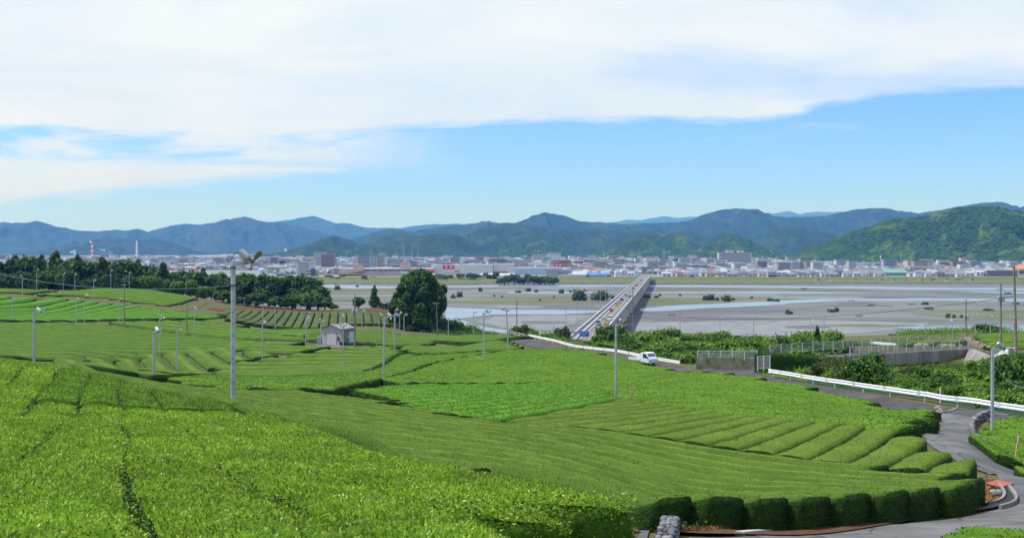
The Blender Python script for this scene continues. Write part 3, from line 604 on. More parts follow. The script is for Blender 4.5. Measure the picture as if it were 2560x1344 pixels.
def field(label, group, poly, a, b, pitch, kind, w=None, h=CAN, lift=CAN, dmin=4.0, step=None, ld=0, ls=.08, jit=.03, bumpy=0.0, curve=0.0, world=False, offset=0.0, minlen=1.5, gap=None, labels=None, dirw=None, rnd=False):
    """poly: outline of the canopy in the photograph; a->b: two points along one row"""
    global FIELD_ROWS
    pw = np.asarray(poly, float) if world else ats(poly, lift, dmin=dmin)
    A = np.array(a, float) if world else at(a[0], a[1], lift, dmin); B = np.array(b, float) if world else at(b[0], b[1], lift, dmin)
    d = (B - A) / np.linalg.norm(B - A); pnr = np.array([-d[1], d[0]])
    uv = np.stack([(pw - A) @ d, (pw - A) @ pnr], -1)
    if curve: uv[:, 1] -= curve * uv[:, 0] ** 2
    v0, v1 = uv[:, 1].min(), uv[:, 1].max(); u0, u1 = uv[:, 0].min(), uv[:, 0].max()
    w = w or pitch * .86; Dm = np.median(pw[:, 1]); step = step or max(.3, Dm / 170)
    tops, sides, lf, ls_m = kind
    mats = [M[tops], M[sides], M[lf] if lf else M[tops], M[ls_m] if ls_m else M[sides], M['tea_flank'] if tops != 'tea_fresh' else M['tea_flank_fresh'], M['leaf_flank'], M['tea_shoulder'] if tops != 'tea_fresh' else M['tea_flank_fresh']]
    k0 = int(np.floor((v0 - offset) / pitch)); rows = []
    for k in range(k0, int(np.ceil((v1 - offset) / pitch)) + 1):
        v = offset + k * pitch
        u = np.arange(u0, u1, .2); ins = pip(u, np.full(len(u), v), uv)
        if not ins.any(): continue
        ed = np.flatnonzero(np.diff(np.concatenate([[0], ins.astype(int), [0]])))
        for s, e in zip(ed[::2], ed[1::2]):
            ua, ub = u[s], u[min(e, len(u)) - 1]
            if ub - ua < minlen: continue
            nn = max(4, int((ub - ua) / step) + 1); uu = np.linspace(ua, ub, nn)
            vv = v + (curve * uu ** 2 if curve else 0)
            rows.append(A + uu[:, None] * d + np.broadcast_to(vv, (nn,))[:, None] * pnr)
    for k, P2 in enumerate(rows):
        o = hedge_row('tea_hedge', P2, w, h, mats, jit=jit, ld=ld, ls=ls, seed=k * 7 + FIELD_ROWS, bumpy=bumpy, rnd=rnd)
        tag(o, label.replace('{o}', ordinal(k)), 'tea hedge', group)
    FIELD_ROWS += len(rows)
    print('FIELD', group, len(rows), 'D', round(float(pw[:, 1].min()), 1), round(float(pw[:, 1].max()), 1), 'wid', round(float(v1 - v0), 1))
    return pw
M['tea_flank'] = mat('tea_flank', (.048, .094, .013), .95, .06, col2=(.074, .134, .018), scale=.5, bump=.06, bscale=14, det=8)  # flank and shoulder tones: older leaves, plus side shading put into the colour
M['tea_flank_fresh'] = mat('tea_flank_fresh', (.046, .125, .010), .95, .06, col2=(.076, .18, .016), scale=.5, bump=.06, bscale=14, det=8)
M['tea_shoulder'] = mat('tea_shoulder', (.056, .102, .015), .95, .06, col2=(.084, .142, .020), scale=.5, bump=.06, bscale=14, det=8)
M['leaf_flank'] = leaf_mat('leaf_flank', (.05, .105, .012), (.12, .205, .028), .5, .2, .3, .2)
OLV = ('tea_olive', 'tea_dark', 'leaf_olive', 'tea_dark'); MID = ('tea_mid', 'tea_dark', 'leaf_mid', 'tea_dark'); FRE = ('tea_fresh', 'tea_dark', 'leaf_fresh', 'tea_dark')
M['leaf_back'] = leaf_mat('leaf_back', (.085, .19, .012), (.26, .38, .035), .45, .3, .3, .3)
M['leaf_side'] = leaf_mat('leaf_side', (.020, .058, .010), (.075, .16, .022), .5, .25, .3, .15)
OLVn = ('tea_olive', 'tea_dark', 'leaf_olive', 'leaf_side'); MIDn = ('tea_mid', 'tea_dark', 'leaf_mid', 'leaf_side'); FREn = ('tea_fresh', 'tea_dark', 'leaf_fresh', 'leaf_side'); LIM = ('tea_lime', 'tea_dark', None, None); GRY = ('tea_grey', 'tea_dark', None, None)
MIDf = ('tea_mid', 'tea_dark', None, None); OLVf = ('tea_olive', 'tea_dark', None, None)
def front_row(k, ri, P2, d, pn, mats):
    if len(P2) < 6: return
    # keep only what can be seen: a ray from the eye inside the picture
    px = CX + F * P2[:, 0] / np.maximum(P2[:, 1], .5); keep = (P2[:, 1] > 4.6) & (px > -260)
    if keep.sum() < 8: return
    P2 = P2[keep]
    o = hedge_row('tea_hedge', P2, 1.54, .74, mats, jit=.06, bumpy=.05, ld=0, seed=k * 13 + 5)
    # leaf coat: dense close by, thinning with distance
    me = o.data; n = len(P2)
    seg = np.linalg.norm(np.diff(P2, axis=0), axis=1); dist = np.hypot(P2[:-1, 0], P2[:-1, 1])
    dens = np.interp(dist, [5, 12, 20, 35, 60], [1300, 1150, 700, 350, 175]); cnt = seg * (1.9 if k > 1 else 3.3) * dens
    nl = int(cnt.sum()); cum = np.concatenate([[0], np.cumsum(cnt)]); cum /= cum[-1]
    tt = rng.uniform(0, 1, nl); ii = np.clip(np.searchsorted(cum, tt) - 1, 0, n - 2); ft = (tt - cum[ii]) / (cum[ii + 1] - cum[ii] + 1e-12)
    K = len(PROF); V = np.empty(len(me.vertices) * 3); me.vertices.foreach_get('co', V); V = V.reshape(-1, 3)[:n * K].reshape(n, K, 3)
    pc = (1.6 + (K - 4.2) * rng.beta(.9, .9, nl)) if k > 1 else (.15 + (K - 1.4) * rng.random(nl)); jj = pc.astype(int); fp = pc - jj
    A = V[ii, jj] * ((1 - ft) * (1 - fp))[:, None] + V[ii + 1, jj] * (ft * (1 - fp))[:, None] + V[ii, jj + 1] * ((1 - ft) * fp)[:, None] + V[ii + 1, jj + 1] * (ft * fp)[:, None]
    e1 = V[ii + 1, jj] - V[ii, jj]; e2 = V[ii, jj + 1] - V[ii, jj]; Nn = np.cross(e2, e1); Nn /= np.linalg.norm(Nn, axis=1)[:, None] + 1e-9; Nn *= np.sign(Nn[:, 2] + .2)[:, None]
    sz = np.interp(dist[np.clip(ii, 0, n - 2)], [5, 12, 25, 50], [.040, .044, .058, .09]) * rng.choice([.75, 1.0, 1.2], nl)
    clump = fbm(A[:, 0] * 3.1, A[:, 1] * 3.1, 77, 3); A = A + Nn * (np.maximum(clump - .36, 0) * .15)[:, None] - Nn * .008
    side = (jj < 3) | (jj > K - 5)
    LV, LF = leaves(A, Nn, sz, sz * .46, up=.7, spread=.85)
    # ends
    extraV = [LV]; mi = np.where(side & (rng.random(nl) < (.65 if k > 1 else .22)), 3, 2)
    ne = 1500 if k < 2 and ri == 0 else 0
    FF = [LF]; MI = [mi]
    if ne:
        a = rng.uniform(-.8, .8, ne); zz = .04 + .86 * rng.random(ne); r = rng.uniform(-.12, .08, ne)
        Pe = P2[0] + pn * a[:, None] - d * r[:, None]; Z = H(Pe[:, 0], Pe[:, 1]) + CZ + zz
        A2 = np.stack([Pe[:, 0], Pe[:, 1], Z], -1); N2 = np.tile([-d[0], -d[1], .25], (ne, 1)); lv, lf = leaves(A2, N2, np.full(ne, .06), .028)
        FF.append(lf + len(LV)); extraV.append(lv); MI.append(np.where(rng.random(ne) < .2, 3, 2))
    mb = MB(); old = np.empty(len(me.vertices) * 3); me.vertices.foreach_get('co', old)
    li = np.empty(len(me.loops), np.int32); me.loops.foreach_get('vertex_index', li); om = np.empty(len(me.polygons), np.int32); me.polygons.foreach_get('material_index', om)
    fq = li.reshape(-1, 4); mb.V.append(old.reshape(-1, 3)); mb.n = len(old) // 3; mb.Fc[4] = [(fq[om == q], q) for q in (0, 1) if (om == q).any()]
    off_ = mb.n; mb.V += extraV; f = np.concatenate(FF) + off_; mi = np.concatenate(MI)
    for q in (2, 3):
        if (mi == q).any(): mb.Fc[4].append((f[mi == q], q))
    nm = o.name; bpy.data.objects.remove(o); o = mb.build('tea_hedge', mats, smooth=True)
    foreground.n = getattr(foreground, 'n', 0) + 1
    lab = '%s leafy bright green tea hedge of the front block, counted leftwards from the lower path' % ordinal(k) if k else 'leafy bright green tea hedge along the lower path, ending beside the pebble wall'
    if ri: lab = '%s leafy tea hedge behind the dark gap at the nearest pole, from the right' % ordinal(k)
    tag(o, lab, 'tea hedge', 'leafy tea hedges in front' if not ri else 'leafy tea hedges behind the gap')
# foreground: loose leafy bushes right below the camera
def foreground():
    d = np.array([-.45, .9]); d /= np.linalg.norm(d); pn = np.array([d[1], -d[0]])
    # right edge of the block runs from beside the path to the gap below the pole
    E0 = at(1562, 1258, .72); E1 = at(690, 1032, .72); dd = (E1 - E0) / np.linalg.norm(E1 - E0); d = dd; pn = np.array([d[1], -d[0]])
    mats = [M['tea_bright'], M['tea_front_side'], M['leaf_bright'], M['leaf_side']]
    LINE = np.array([(-400, 880), (0, 898), (150, 912), (300, 950), (420, 975), (500, 990), (600, 1010), (700, 1032), (760, 1052)])
    for k in range(24):
        off = -(.75 + k * 1.5)
        us = np.arange(-7.5, 90, .25)
        P2 = E0 + us[:, None] * d + off * pn + (.1 * np.sin(us * .35 + k))[:, None] * pn
        zc = H(P2[:, 0], P2[:, 1]) + .72; py = HY - F * zc / np.maximum(P2[:, 1], .5); px0 = CX + F * P2[:, 0] / np.maximum(P2[:, 1], .5)
        okk = (P2[:, 1] < 3) | (py > np.interp(px0, LINE[:, 0], LINE[:, 1]))
        GL = np.linalg.norm(E1 - E0) - .1 * k; runs = []
        if k == 0: okk &= us > -.3
        if k == 1: okk &= us > -1.6
        PA = P2
        for half in ((okk & (us < GL - 1.5), okk & (us > GL + 1.0)) if k < 6 else (okk,)):
            if not half.any(): continue
            i0 = int(np.argmax(half)); bad = np.flatnonzero(~half[i0:]); i1 = i0 + (bad[0] if len(bad) else len(us) - i0); runs.append(PA[i0:i1])
        for ri, P2 in enumerate(runs): front_row(k, ri, P2, d, pn, mats if not ri else [M['tea_bright'], M['tea_front_side'], M['leaf_back'], M['leaf_side']])
foreground()
# long clipped rows sweeping down to the drain
field('{o} long clipped olive tea hedge, counted from the fanned rows down to the lower road', 'long olive tea hedges across the middle',
      [(1592, 1277), (1740, 1265), (2060, 1245), (2250, 1232), (2440, 1212), (2452, 1196), (2250, 1172), (1900, 1130), (1480, 1072), (1200, 1047), (1015, 1018), (900, 990), (850, 974), (560, 975), (300, 938), (150, 903), (180, 916), (500, 988), (700, 1030), (900, 1086), (1060, 1138), (1200, 1172), (1350, 1212), (1480, 1250)],
      (2406, 1205), (700, 992), 1.5, OLVn, w=1.46, h=1.0, lift=.90, dmin=28.6, minlen=7.0, ld=130, ls=.056, step=.3, rnd=True, bumpy=.02)
# rows fanning up to the road on the right
field('{o} clipped tea hedge of the fan, counted leftwards from the concrete road bend', 'clipped hedges between the long rows and the concrete road',
      [(1215, 1047), (1400, 1014), (1540, 992), (1700, 1018), (1900, 1040), (2262, 1078), (2300, 1105), (2360, 1135), (2375, 1150), (2450, 1166), (2460, 1185), (2452, 1192), (2250, 1168), (1900, 1126), (1480, 1068)],
      (2033, 1162), (2211, 1063), 1.72, OLVn, w=1.58, h=.8, lift=.8, dmin=28.6, ld=130, ls=.056, step=.3, bumpy=.02)
# shaggy field by the road, and the fresh green block in it
field('{o} shaggy uncut tea hedge below the guardrail road, counted up from the clipped fan', 'shaggy hedges below the guardrail road',
      np.vstack([ats([(2335, 1030), (2285, 1055), (2268, 1074), (1900, 1036), (1700, 1014), (1545, 988), (1330, 955), (1000, 955), (960, 945), (1100, 905), (1320, 872)], CAN), red_edge(166, 78.5, 4.5)]), at(1600, 962, CAN), at(2300, 1026, CAN), 1.6, MID, w=1.62, h=.74, ld=34, ls=.12, bumpy=.06, jit=.06, world=True)
field('{o} fresh green tall tea hedge of the middle block, counted from its lower edge', 'fresh green hedges in the middle block',
      [(1015, 1014), (1205, 1044), (1535, 990), (1490, 965), (1330, 955), (1010, 958), (880, 975), (1000, 1000)],
      (1205, 1044), (1535, 990), 1.35, FRE, w=1.3, h=.98, lift=.98, ld=40, ls=.12, bumpy=.04)
field('{o} shaggy tea hedge near the hooked dark seam, counted from the lower right', 'shaggy hedges left of the seam path',
      [(700, 940), (930, 925), (1000, 885), (1200, 880), (1270, 877), (1330, 868), (1080, 905), (930, 950), (850, 968), (600, 968), (430, 942)],
      (1000, 905), (1270, 880), 3.9, MID, w=3.8, h=.72, ld=22, ls=.14, bumpy=.05, jit=.05)
field('{o} olive striped tea hedge below the small shed, counted away from the front', 'striped olive hedges below the shed',
      [(345, 932), (560, 908), (815, 872), (985, 863), (1008, 874), (1010, 880), (1190, 882), (995, 884), (925, 922), (700, 936), (420, 938)],
      (700, 905), (960, 898), 5.2, OLVf, w=4.49, rnd=True)
field('{o} tea hedge on the oval terrace near the guardrail end, counted from the front', 'hedges on the oval terrace',
      [(1003, 868), (1030, 858), (1240, 848), (1300, 862), (1312, 868), (1190, 872), (1010, 873)], (1010, 871), (1240, 850), 4.0, MIDf, w=3.44, rnd=True)
field('{o} tea hedge of the wide striped left field, counted from its near edge', 'striped hedges of the wide left field',
      [(-420, 796), (205, 804), (330, 816), (480, 836), (640, 850), (700, 858), (480, 876), (360, 884), (150, 893), (-420, 884)], (0, 852), (470, 852), 6.4, MIDf, w=5.54, rnd=True)
field('{o} tea hedge of the slanted plot left of the nearest pole, counted from the right', 'slanted hedges left of the near pole',
      [(160, 896), (365, 886), (370, 884), (480, 866), (560, 866), (705, 882), (560, 906), (395, 930), (330, 928), (240, 914)], (250, 898), (400, 926), 4.6, OLVf, w=4.01, rnd=True)
field('{o} tea hedge on the strip under the long dark seam, counted from the front', 'hedges under the long seam',
      [(480, 862), (640, 852), (800, 860), (812, 868), (720, 882), (560, 862)], (560, 860), (790, 866), 4.2, MIDf, w=3.63, rnd=True)
field('{o} tea hedge on the strip above the long dark seam, counted from the front', 'hedges above the long seam',
      [(240, 802), (540, 800), (640, 818), (800, 830), (800, 852), (640, 844), (480, 828), (340, 812)], (300, 803), (760, 842), 4.4, MIDf, w=3.82, rnd=True)
field('{o} tea hedge on the slope below the lime crest field, counted from the right', 'hedges on the slope below the crest',
      [(-420, 742), (70, 742), (170, 744), (310, 760), (430, 776), (548, 789), (540, 796), (300, 796), (-420, 794)], (60, 796), (330, 764), 5.6, ('tea_fresh', 'tea_dark', None, None), w=4.77, rnd=True)
field('{o} lime green tea hedge on the crest under the trees, counted from the front', 'lime hedges on the crest',
      [(82, 734), (170, 726), (240, 720), (330, 720), (420, 730), (500, 745), (455, 756), (420, 762), (330, 752), (250, 740), (160, 736)], (240, 736), (480, 748), 3.9, LIM, w=3.34, rnd=True)
field('{o} dull green tea hedge at the left of the crest, counted from the front', 'dull hedges at the top of the crest',
      [(-420, 734), (75, 732), (120, 726), (170, 723), (60, 721), (-420, 723)], (-100, 730), (70, 729), 4.5, OLVf, w=3.82, rnd=True)
field('{o} grey green tea hedge running up the far slope, counted from the right', 'grey green hedges on the far slope',
      [(545, 776), (600, 774), (700, 775), (1000, 791), (985, 813), (820, 815), (700, 817), (640, 810), (570, 797)], (700, 815), (742, 778), 2.6, GRY, w=2.2, h=.85)
field('{o} tea hedge in the smooth field behind the shed, counted from the front', 'hedges behind the shed',
      [(660, 826), (800, 820), (940, 822), (1000, 834), (1120, 838), (1300, 836), (1310, 840), (1100, 850), (1000, 858), (870, 856), (800, 850), (670, 830)], (880, 850), (1240, 838), 5.6, MIDf, w=4.77, rnd=True)
# right of the concrete road
field('{o} low tea hedge in the plot right of the concrete road, counted uphill', 'hedges right of the concrete road',
      [(2452, 1096), (2470, 1075), (2490, 1048), (2640, 1030), (2700, 1200), (2560, 1158), (2490, 1125), (2458, 1108)], (2470, 1075), (2560, 1082), 1.35, MIDn, w=1.3, h=.55, lift=.55, ld=60, ls=.1, bumpy=.04, jit=.05)
field('{o} low clipped tea hedge in the lower right corner, counted from the road', 'clipped hedges at the lower right corner',
      [(2310, 1352), (2330, 1338), (2400, 1318), (2480, 1312), (2525, 1316), (2530, 1302), (2700, 1290), (2700, 1400), (2310, 1400)], (2400, 1318), (2560, 1330), 1.3, MIDn, w=1.15, h=.6, lift=.6, ld=110, ls=.075, jit=.05)
field('{o} end-on tea hedge of the little terrace field beside the bridge, from the right', 'hedges of the small terrace field',
      [(1560, 836), (1760, 838), (1770, 850), (1600, 852)], (1660, 852), (1640, 836), 3.6, OLVf, w=3.06, h=.9, rnd=True)
field('{o} tea hedge on the far right terrace above the river, counted from the front', 'hedges on the far right terrace',
      [(2130, 848), (2330, 846), (2420, 846), (2420, 852), (2280, 856), (2140, 854)], (2140, 852), (2400, 851), 1.9, MIDf, w=1.62, rnd=True)
field('{o} olive tea hedge behind the two right utility poles, counted from the front', 'olive hedges on the right slope',
      [(2440, 838), (2640, 828), (2700, 862), (2540, 866), (2470, 856)], (2450, 846), (2560, 850), 6.5, OLVf, w=5.54, rnd=True)
# ------------------------------------------------------------------ roads, paths, drains
M['asphalt'] = mat('asphalt', (.062, .058, .060), .95, .12, col2=(.098, .092, .092), scale=.5, bump=.01, bscale=40, det=8, crack=.55)
M['concrete_road'] = mat('concrete_road', (.165, .16, .15), .95, .12, col2=(.098, .098, .098), scale=.55, bump=.01, bscale=30, det=10, stretch=(1, 2.2, 1), crack=.5)
M['concrete'] = mat('concrete', (.27, .26, .24), .9, .2, col2=(.16, .155, .145), scale=.5, bump=.01, bscale=10, det=8)
M['old_concrete'] = mat('old_concrete', (.31, .295, .27), .9, .2, col2=(.16, .15, .13), scale=.45, bump=.02, bscale=6, det=8, stretch=(1, 1, .25))
M['mossy'] = mat('mossy', (.17, .16, .135), .95, .1, col2=(.06, .07, .03), scale=.7, bump=.02, bscale=6, det=8)
M['pale_concrete'] = mat('pale_concrete', (.40, .385, .37), .9, .2, var=.15, scale=1.5)
M['dry_soil'] = mat('dry_soil', (.30, .19, .10), .95, .1, col2=(.17, .095, .05), scale=3, bump=.03, bscale=20, det=8)
M['litter'] = mat('litter', (.15, .075, .04), .95, .1, col2=(.07, .04, .022), scale=9, bump=.03, bscale=40, det=6)
M['white_paint'] = mat('white_paint', (.80, .80, .79), .45, .4, var=.05, scale=2)
M['rail_joint'] = mat('rail_joint', (.55, .54, .52), .6, .3, var=.2, scale=3)
M['galv'] = mat('galv', (.40, .43, .45), .5, .4, metal=.25, var=.18, scale=2.5)
M['galv_pale'] = mat('galv_pale', (.55, .58, .60), .5, .4, metal=.15, var=.1, scale=2)
M['post_conc'] = mat('post_conc', (.23, .20, .17), .9, .2, var=.18, scale=1.5)
M['dark_metal'] = mat('dark_metal', (.05, .055, .06), .5, .4, var=.1, scale=2)
M['black'] = mat('black', (.012, .012, .013), .6, .3)
M['white_cap'] = mat('white_cap', (.66, .66, .65), .4, .4)
M['motor'] = mat('motor', (.33, .35, .37), .4, .5, metal=.3)
M['blade_olive'] = mat('blade_olive', (.17, .15, .065), .5, .4, var=.15, scale=4)
M['yellow'] = mat('yellow', (.72, .46, .03), .6, .3)
M['old_yellow'] = mat('old_yellow', (.55, .43, .16), .7, .2, var=.25, scale=5)
M['rust'] = mat('rust', (.20, .095, .07), .85, .2, col2=(.13, .075, .06), scale=5, det=6)
M['red_plate'] = mat('red_plate', (.36, .09, .07), .7, .3, var=.2, scale=5)
M['stone'] = mat('stone', (.20, .198, .20), .9, .12, col2=(.10, .10, .105), scale=2.5, island=.5)
M['stone_tan'] = mat('stone_tan', (.36, .31, .25), .9, .2, island=.45)
M['orange'] = mat('orange', (.85, .25, .02), .6, .3)
M['green_post'] = mat('green_post', (.03, .34, .22), .5, .4)
M['green_net'] = mat('green_net', (.03, .13, .09), .7, .2, alpha=.45)
M['wire'] = mat('wire', (.10, .17, .19), .6, .3)
M['black_wire'] = mat('black_wire', (.03, .03, .035), .6, .3)
def offset_strip(path, w0, w1):
    p = np.asarray(path); t = np.gradient(p, axis=0); t /= np.linalg.norm(t, axis=1)[:, None]; n = np.stack([t[:, 1], -t[:, 0]], -1)
    return np.vstack([p + n * w0, (p + n * w1)[::-1]])
def smooth_path(p, it=2):
    p = np.asarray(p, float)
    for _ in range(it):
        q = [p[0]]
        for a, b in zip(p[:-1], p[1:]): q += [a * .75 + b * .25, a * .25 + b * .75]
        q.append(p[-1]); p = np.array(q)
    return p
sheet('road', offset_strip(RED, .35, 3.9), GZ, M['asphalt'], step=1.2, dz=.07)
sheet('side_road', np.array([at(*q) for q in [(1750, 924), (1800, 921), (1885, 915), (1960, 912), (1900, 928), (1905, 942), (1935, 950), (1830, 942)]]), GZ, M['asphalt'], step=1.5, dz=.062)
croad = [(2405, 1024), (2375, 1028), (2345, 1037), (2318, 1053), (2292, 1075), (2278, 1087), (2335, 1122), (2388, 1152), (2466, 1184), (2500, 1208), (2530, 1235), (2545, 1258), (2530, 1274), (2470, 1288), (2400, 1298), (2250, 1313), (2000, 1332), (1860, 1346), (1700, 1352), (1650, 1440),
         (2760, 1440), (2760, 1250), (2560, 1168), (2490, 1138), (2440, 1108), (2427, 1085), (2430, 1068), (2450, 1052), (2480, 1042), (2530, 1036), (2480, 1026)]
sheet('concrete_road', ats(croad), GZ, M['concrete_road'], step=.7, dz=.055)
sheet('path', ats([(1585, 1280), (1665, 1291), (1645, 1320), (1610, 1400), (1540, 1400), (1590, 1320)], dmin=20), GZ, M['concrete_road'], step=.6, dz=.05)
sheet('leaf_litter', rough_poly(ats([(1570, 1282), (1610, 1286), (1600, 1330), (1570, 1400), (1500, 1400), (1530, 1344)], dmin=18), .12, .4), GZ, M['litter'], step=.6, dz=.085)
sheet('leaf_litter', rough_poly(ats([(1690, 1338), (1900, 1322), (2120, 1308), (2440, 1272), (2440, 1262), (2120, 1290), (1880, 1306), (1700, 1326)]), .1, .5), GZ, M['litter'], step=.6, dz=.09)
sheet('bare_soil', rough_poly(ats([(2458, 1196), (2490, 1208), (2512, 1232), (2518, 1252), (2505, 1262), (2478, 1266), (2450, 1262)]), .08, .5), GZ, M['dry_soil'], step=.5, dz=.10)
sheet('bare_soil', rough_poly(ats([(2342, 1022), (2372, 1030), (2318, 1052), (2282, 1078), (2270, 1076), (2300, 1046)]), .12, .6), GZ, M['dry_soil'], step=.6, dz=.075)
sheet('bare_soil', rough_poly(ats([(2428, 1092), (2440, 1090), (2452, 1106), (2560, 1152), (2700, 1216), (2700, 1226), (2560, 1164), (2446, 1112)]), .08, .6), GZ, M['dry_soil'], step=.6, dz=.075)
sheet('bare_soil', rough_poly(ats([(520, 772), (620, 768), (760, 772), (1010, 786), (1010, 793), (760, 777), (560, 778)]), 1.0, 5), GZ, M['litter'], step=6, dz=.15)
sheet('path', ats([(785, 862), (870, 860), (905, 858), (880, 868), (800, 872)]), GZ, M['concrete_road'], step=2, dz=.08)
sheet('bare_soil', rough_poly(ats([(80, 744), (300, 762), (430, 782), (500, 768), (520, 756), (470, 758), (420, 772), (330, 757), (170, 742)]), .8, 4), GZ, M['soil'], step=5, dz=.12)
M['turf'] = mat('turf', (.055, .12, .018), .95, .05, col2=(.09, .155, .03), scale=.6, bump=.08, bscale=6, det=8)
sheet('grass', rough_poly(ats([(1900, 938), (1960, 946), (2245, 986), (2560, 1034), (2700, 1056), (2700, 950), (2480, 918), (2400, 914), (2300, 914), (2130, 910), (1930, 926)]), .3, 2), GZ, M['turf'], step=1.5, dz=.05)
# kerbs, drain and its cover plates
def wall_strip(name, path, h, th, m, label, cat, lift=0.0, group=None, parts=None):
    """an upright strip that follows the ground"""
    p = dense(path, .5); t = np.gradient(p, axis=0); t /= np.linalg.norm(t, axis=1)[:, None]; n = np.stack([t[:, 1], -t[:, 0]], -1)
    mb = MB(); zb = H(p[:, 0], p[:, 1]) + CZ + lift
    hh = np.broadcast_to(h, (len(p),)) if np.ndim(h) == 0 else np.interp(np.linspace(0, 1, len(p)), np.linspace(0, 1, len(h)), h)
    a = p - n * th / 2; b = p + n * th / 2
    V = np.stack([np.c_[a, zb - .15], np.c_[a, zb + hh], np.c_[b, zb + hh], np.c_[b, zb - .15]], 1).reshape(-1, 3)
    i = np.arange(len(p) - 1)[:, None] * 4; j = np.array([0, 1, 2, 3])[None]; k = (j + 1) % 4
    mb.add(V, np.stack([i + j, i + k, i + 4 + k, i + 4 + j], -1).reshape(-1, 4)); e = len(V) - 4
    mb.add(V[:4], [(3, 2, 1, 0)]); mb.add(V[e:], [(0, 1, 2, 3)])
    return tag(mb.build(name, m), label, cat, group)
wall_strip('kerb', smooth_path(ats([(2392, 1024), (2345, 1036), (2316, 1054), (2290, 1076), (2280, 1086)])), .16, .16, M['concrete'], 'dark curved concrete kerb along the left side of the concrete road', 'kerb')
wall_strip('kerb', smooth_path(ats([(1848, 1340), (1900, 1334), (1950, 1327)])), .12, .22, M['pale_concrete'], 'short pale kerb at the bottom edge below the hedge ends', 'kerb')
drain = smooth_path(ats([(2506, 1222), (2520, 1240), (2518, 1256), (2500, 1268), (2440, 1278), (2300, 1292), (2140, 1310), (1980, 1326)]))
sheet('drain_bed', offset_strip(drain, -.26, .26), GZ, M['black'], step=.5, dz=.105)
wall_strip('drain_edge', smooth_path(ats([(2496, 1216), (2512, 1238), (2509, 1254), (2490, 1263), (2470, 1267)])), .18, .09, M['concrete'], 'inner rim of the curved drain around the patch of bare soil', 'drain')
wall_strip('drain_edge', smooth_path(ats([(2524, 1226), (2544, 1252), (2534, 1268), (2500, 1277)])), .20, .09, M['concrete'], 'outer rim of the curved drain beside the road bend', 'drain')
def plate(px, py, sx, sy, rz, m, label, tilt=0.06, lift=.14):
    p = at(px, py); mb = MB(); mb.box((0, 0, 0), (sx, sy, .03)); 
    for q in (-.46, .46): mb.box((q * sx, 0, -.035), (.03, sy * .98, .04))
    o = mb.build('cover_plate', m); o.location = G(p[0], p[1], lift); o.rotation_euler = (tilt, -tilt, rz); tag(o, label, 'cover plate', 'drain cover plates')
plate(2500, 1218, .72, .55, .5, M['red_plate'], 'red steel plate over the drain beside the patch of bare soil')
plate(2412, 1273, .95, .42, -.55, M['rust'], 'rusty plate over the drain at the corner of the last hedge')
plate(2330, 1286, .95, .42, -.5, M['rust'], 'rusty plate over the drain second from the last hedge corner')
plate(2245, 1297, .85, .32, -.3, M['concrete'], 'grey concrete slab over the drain between the rusty plates')
plate(2132, 1310, .6, .42, .1, M['rust'], 'small brown plate lying flat in front of the hedge ends')
plate(2062, 1318, .8, .42, .1, M['rust'], 'long brown plate lying flat at the left end of the drain')
# ------------------------------------------------------------------ stone walls
ICO = None
def ico():
    global ICO
    if ICO is None:
        bm = bmesh.new(); bmesh.ops.create_icosphere(bm, subdivisions=2, radius=1); bm.verts.ensure_lookup_table()
        ICO = (np.array([v.co[:] for v in bm.verts]), np.array([[v.index for v in f.verts] for f in bm.faces])); bm.free()
    return ICO
def stone(mb, c, r, mi=0):
    V, Fc = ico(); s = np.array(r) * rng.uniform(.8, 1.2, 3); a = rng.uniform(0, 6.28); ca, sa = math.cos(a), math.sin(a)
    v = V * (1 + .16 * (rng.random((len(V), 1)) - .5)) * s; v = v @ np.array([[ca, -sa, 0], [sa, ca, 0], [0, 0, 1]]); mb.add(v + np.array(c), Fc, mi)
def stone_wall(name, path, h, r, m, label, courses, group=None, wide=1):
    p = dense(path, r * 1.5); mb = MB()
    t = np.gradient(p, axis=0); t /= np.linalg.norm(t, axis=1)[:, None] + 1e-9; n = np.stack([t[:, 1], -t[:, 0]], -1)
    for i, q in enumerate(p):
        z0 = float(H(q[0], q[1])) + CZ; hh = h[0] + (h[1] - h[0]) * i / max(1, len(p) - 1)
        for k in [c for c in range(courses) for _ in range(wide)]:
            off = rng.uniform(-.3, .3) * r + (rng.integers(wide) - (wide - 1) / 2) * r * 1.6
            stone(mb, (q[0] + n[i, 0] * off, q[1] + n[i, 1] * off, z0 + hh * (k + .4) / courses), (r, r, hh / courses * .62))
    return tag(mb.build(name, m, smooth=True), label, 'stone wall', group)
stone_wall('pebble_wall', smooth_path(ats([(2478, 1040), (2448, 1052), (2432, 1068), (2428, 1086), (2442, 1106), (2470, 1122)])), (.55, .45), .17, M['stone'], 'low curved wall of grey pebbles below the plot right of the concrete road', 3)
stone_wall('stone_edging', ats([(2446, 1110), (2560, 1166), (2720, 1236)]), (.18, .18), .12, M['stone_tan'], 'single line of pale stones edging the right side of the concrete road', 1)
stone_wall('pebble_wall', smooth_path(ats([(1668, 1300), (1660, 1320), (1646, 1352), (1630, 1400)], dmin=20)) + np.array([.25, 0]), (.20, .50), .075, M['stone'], 'steep wall of round grey pebbles beside the lower path', 6, wide=3)
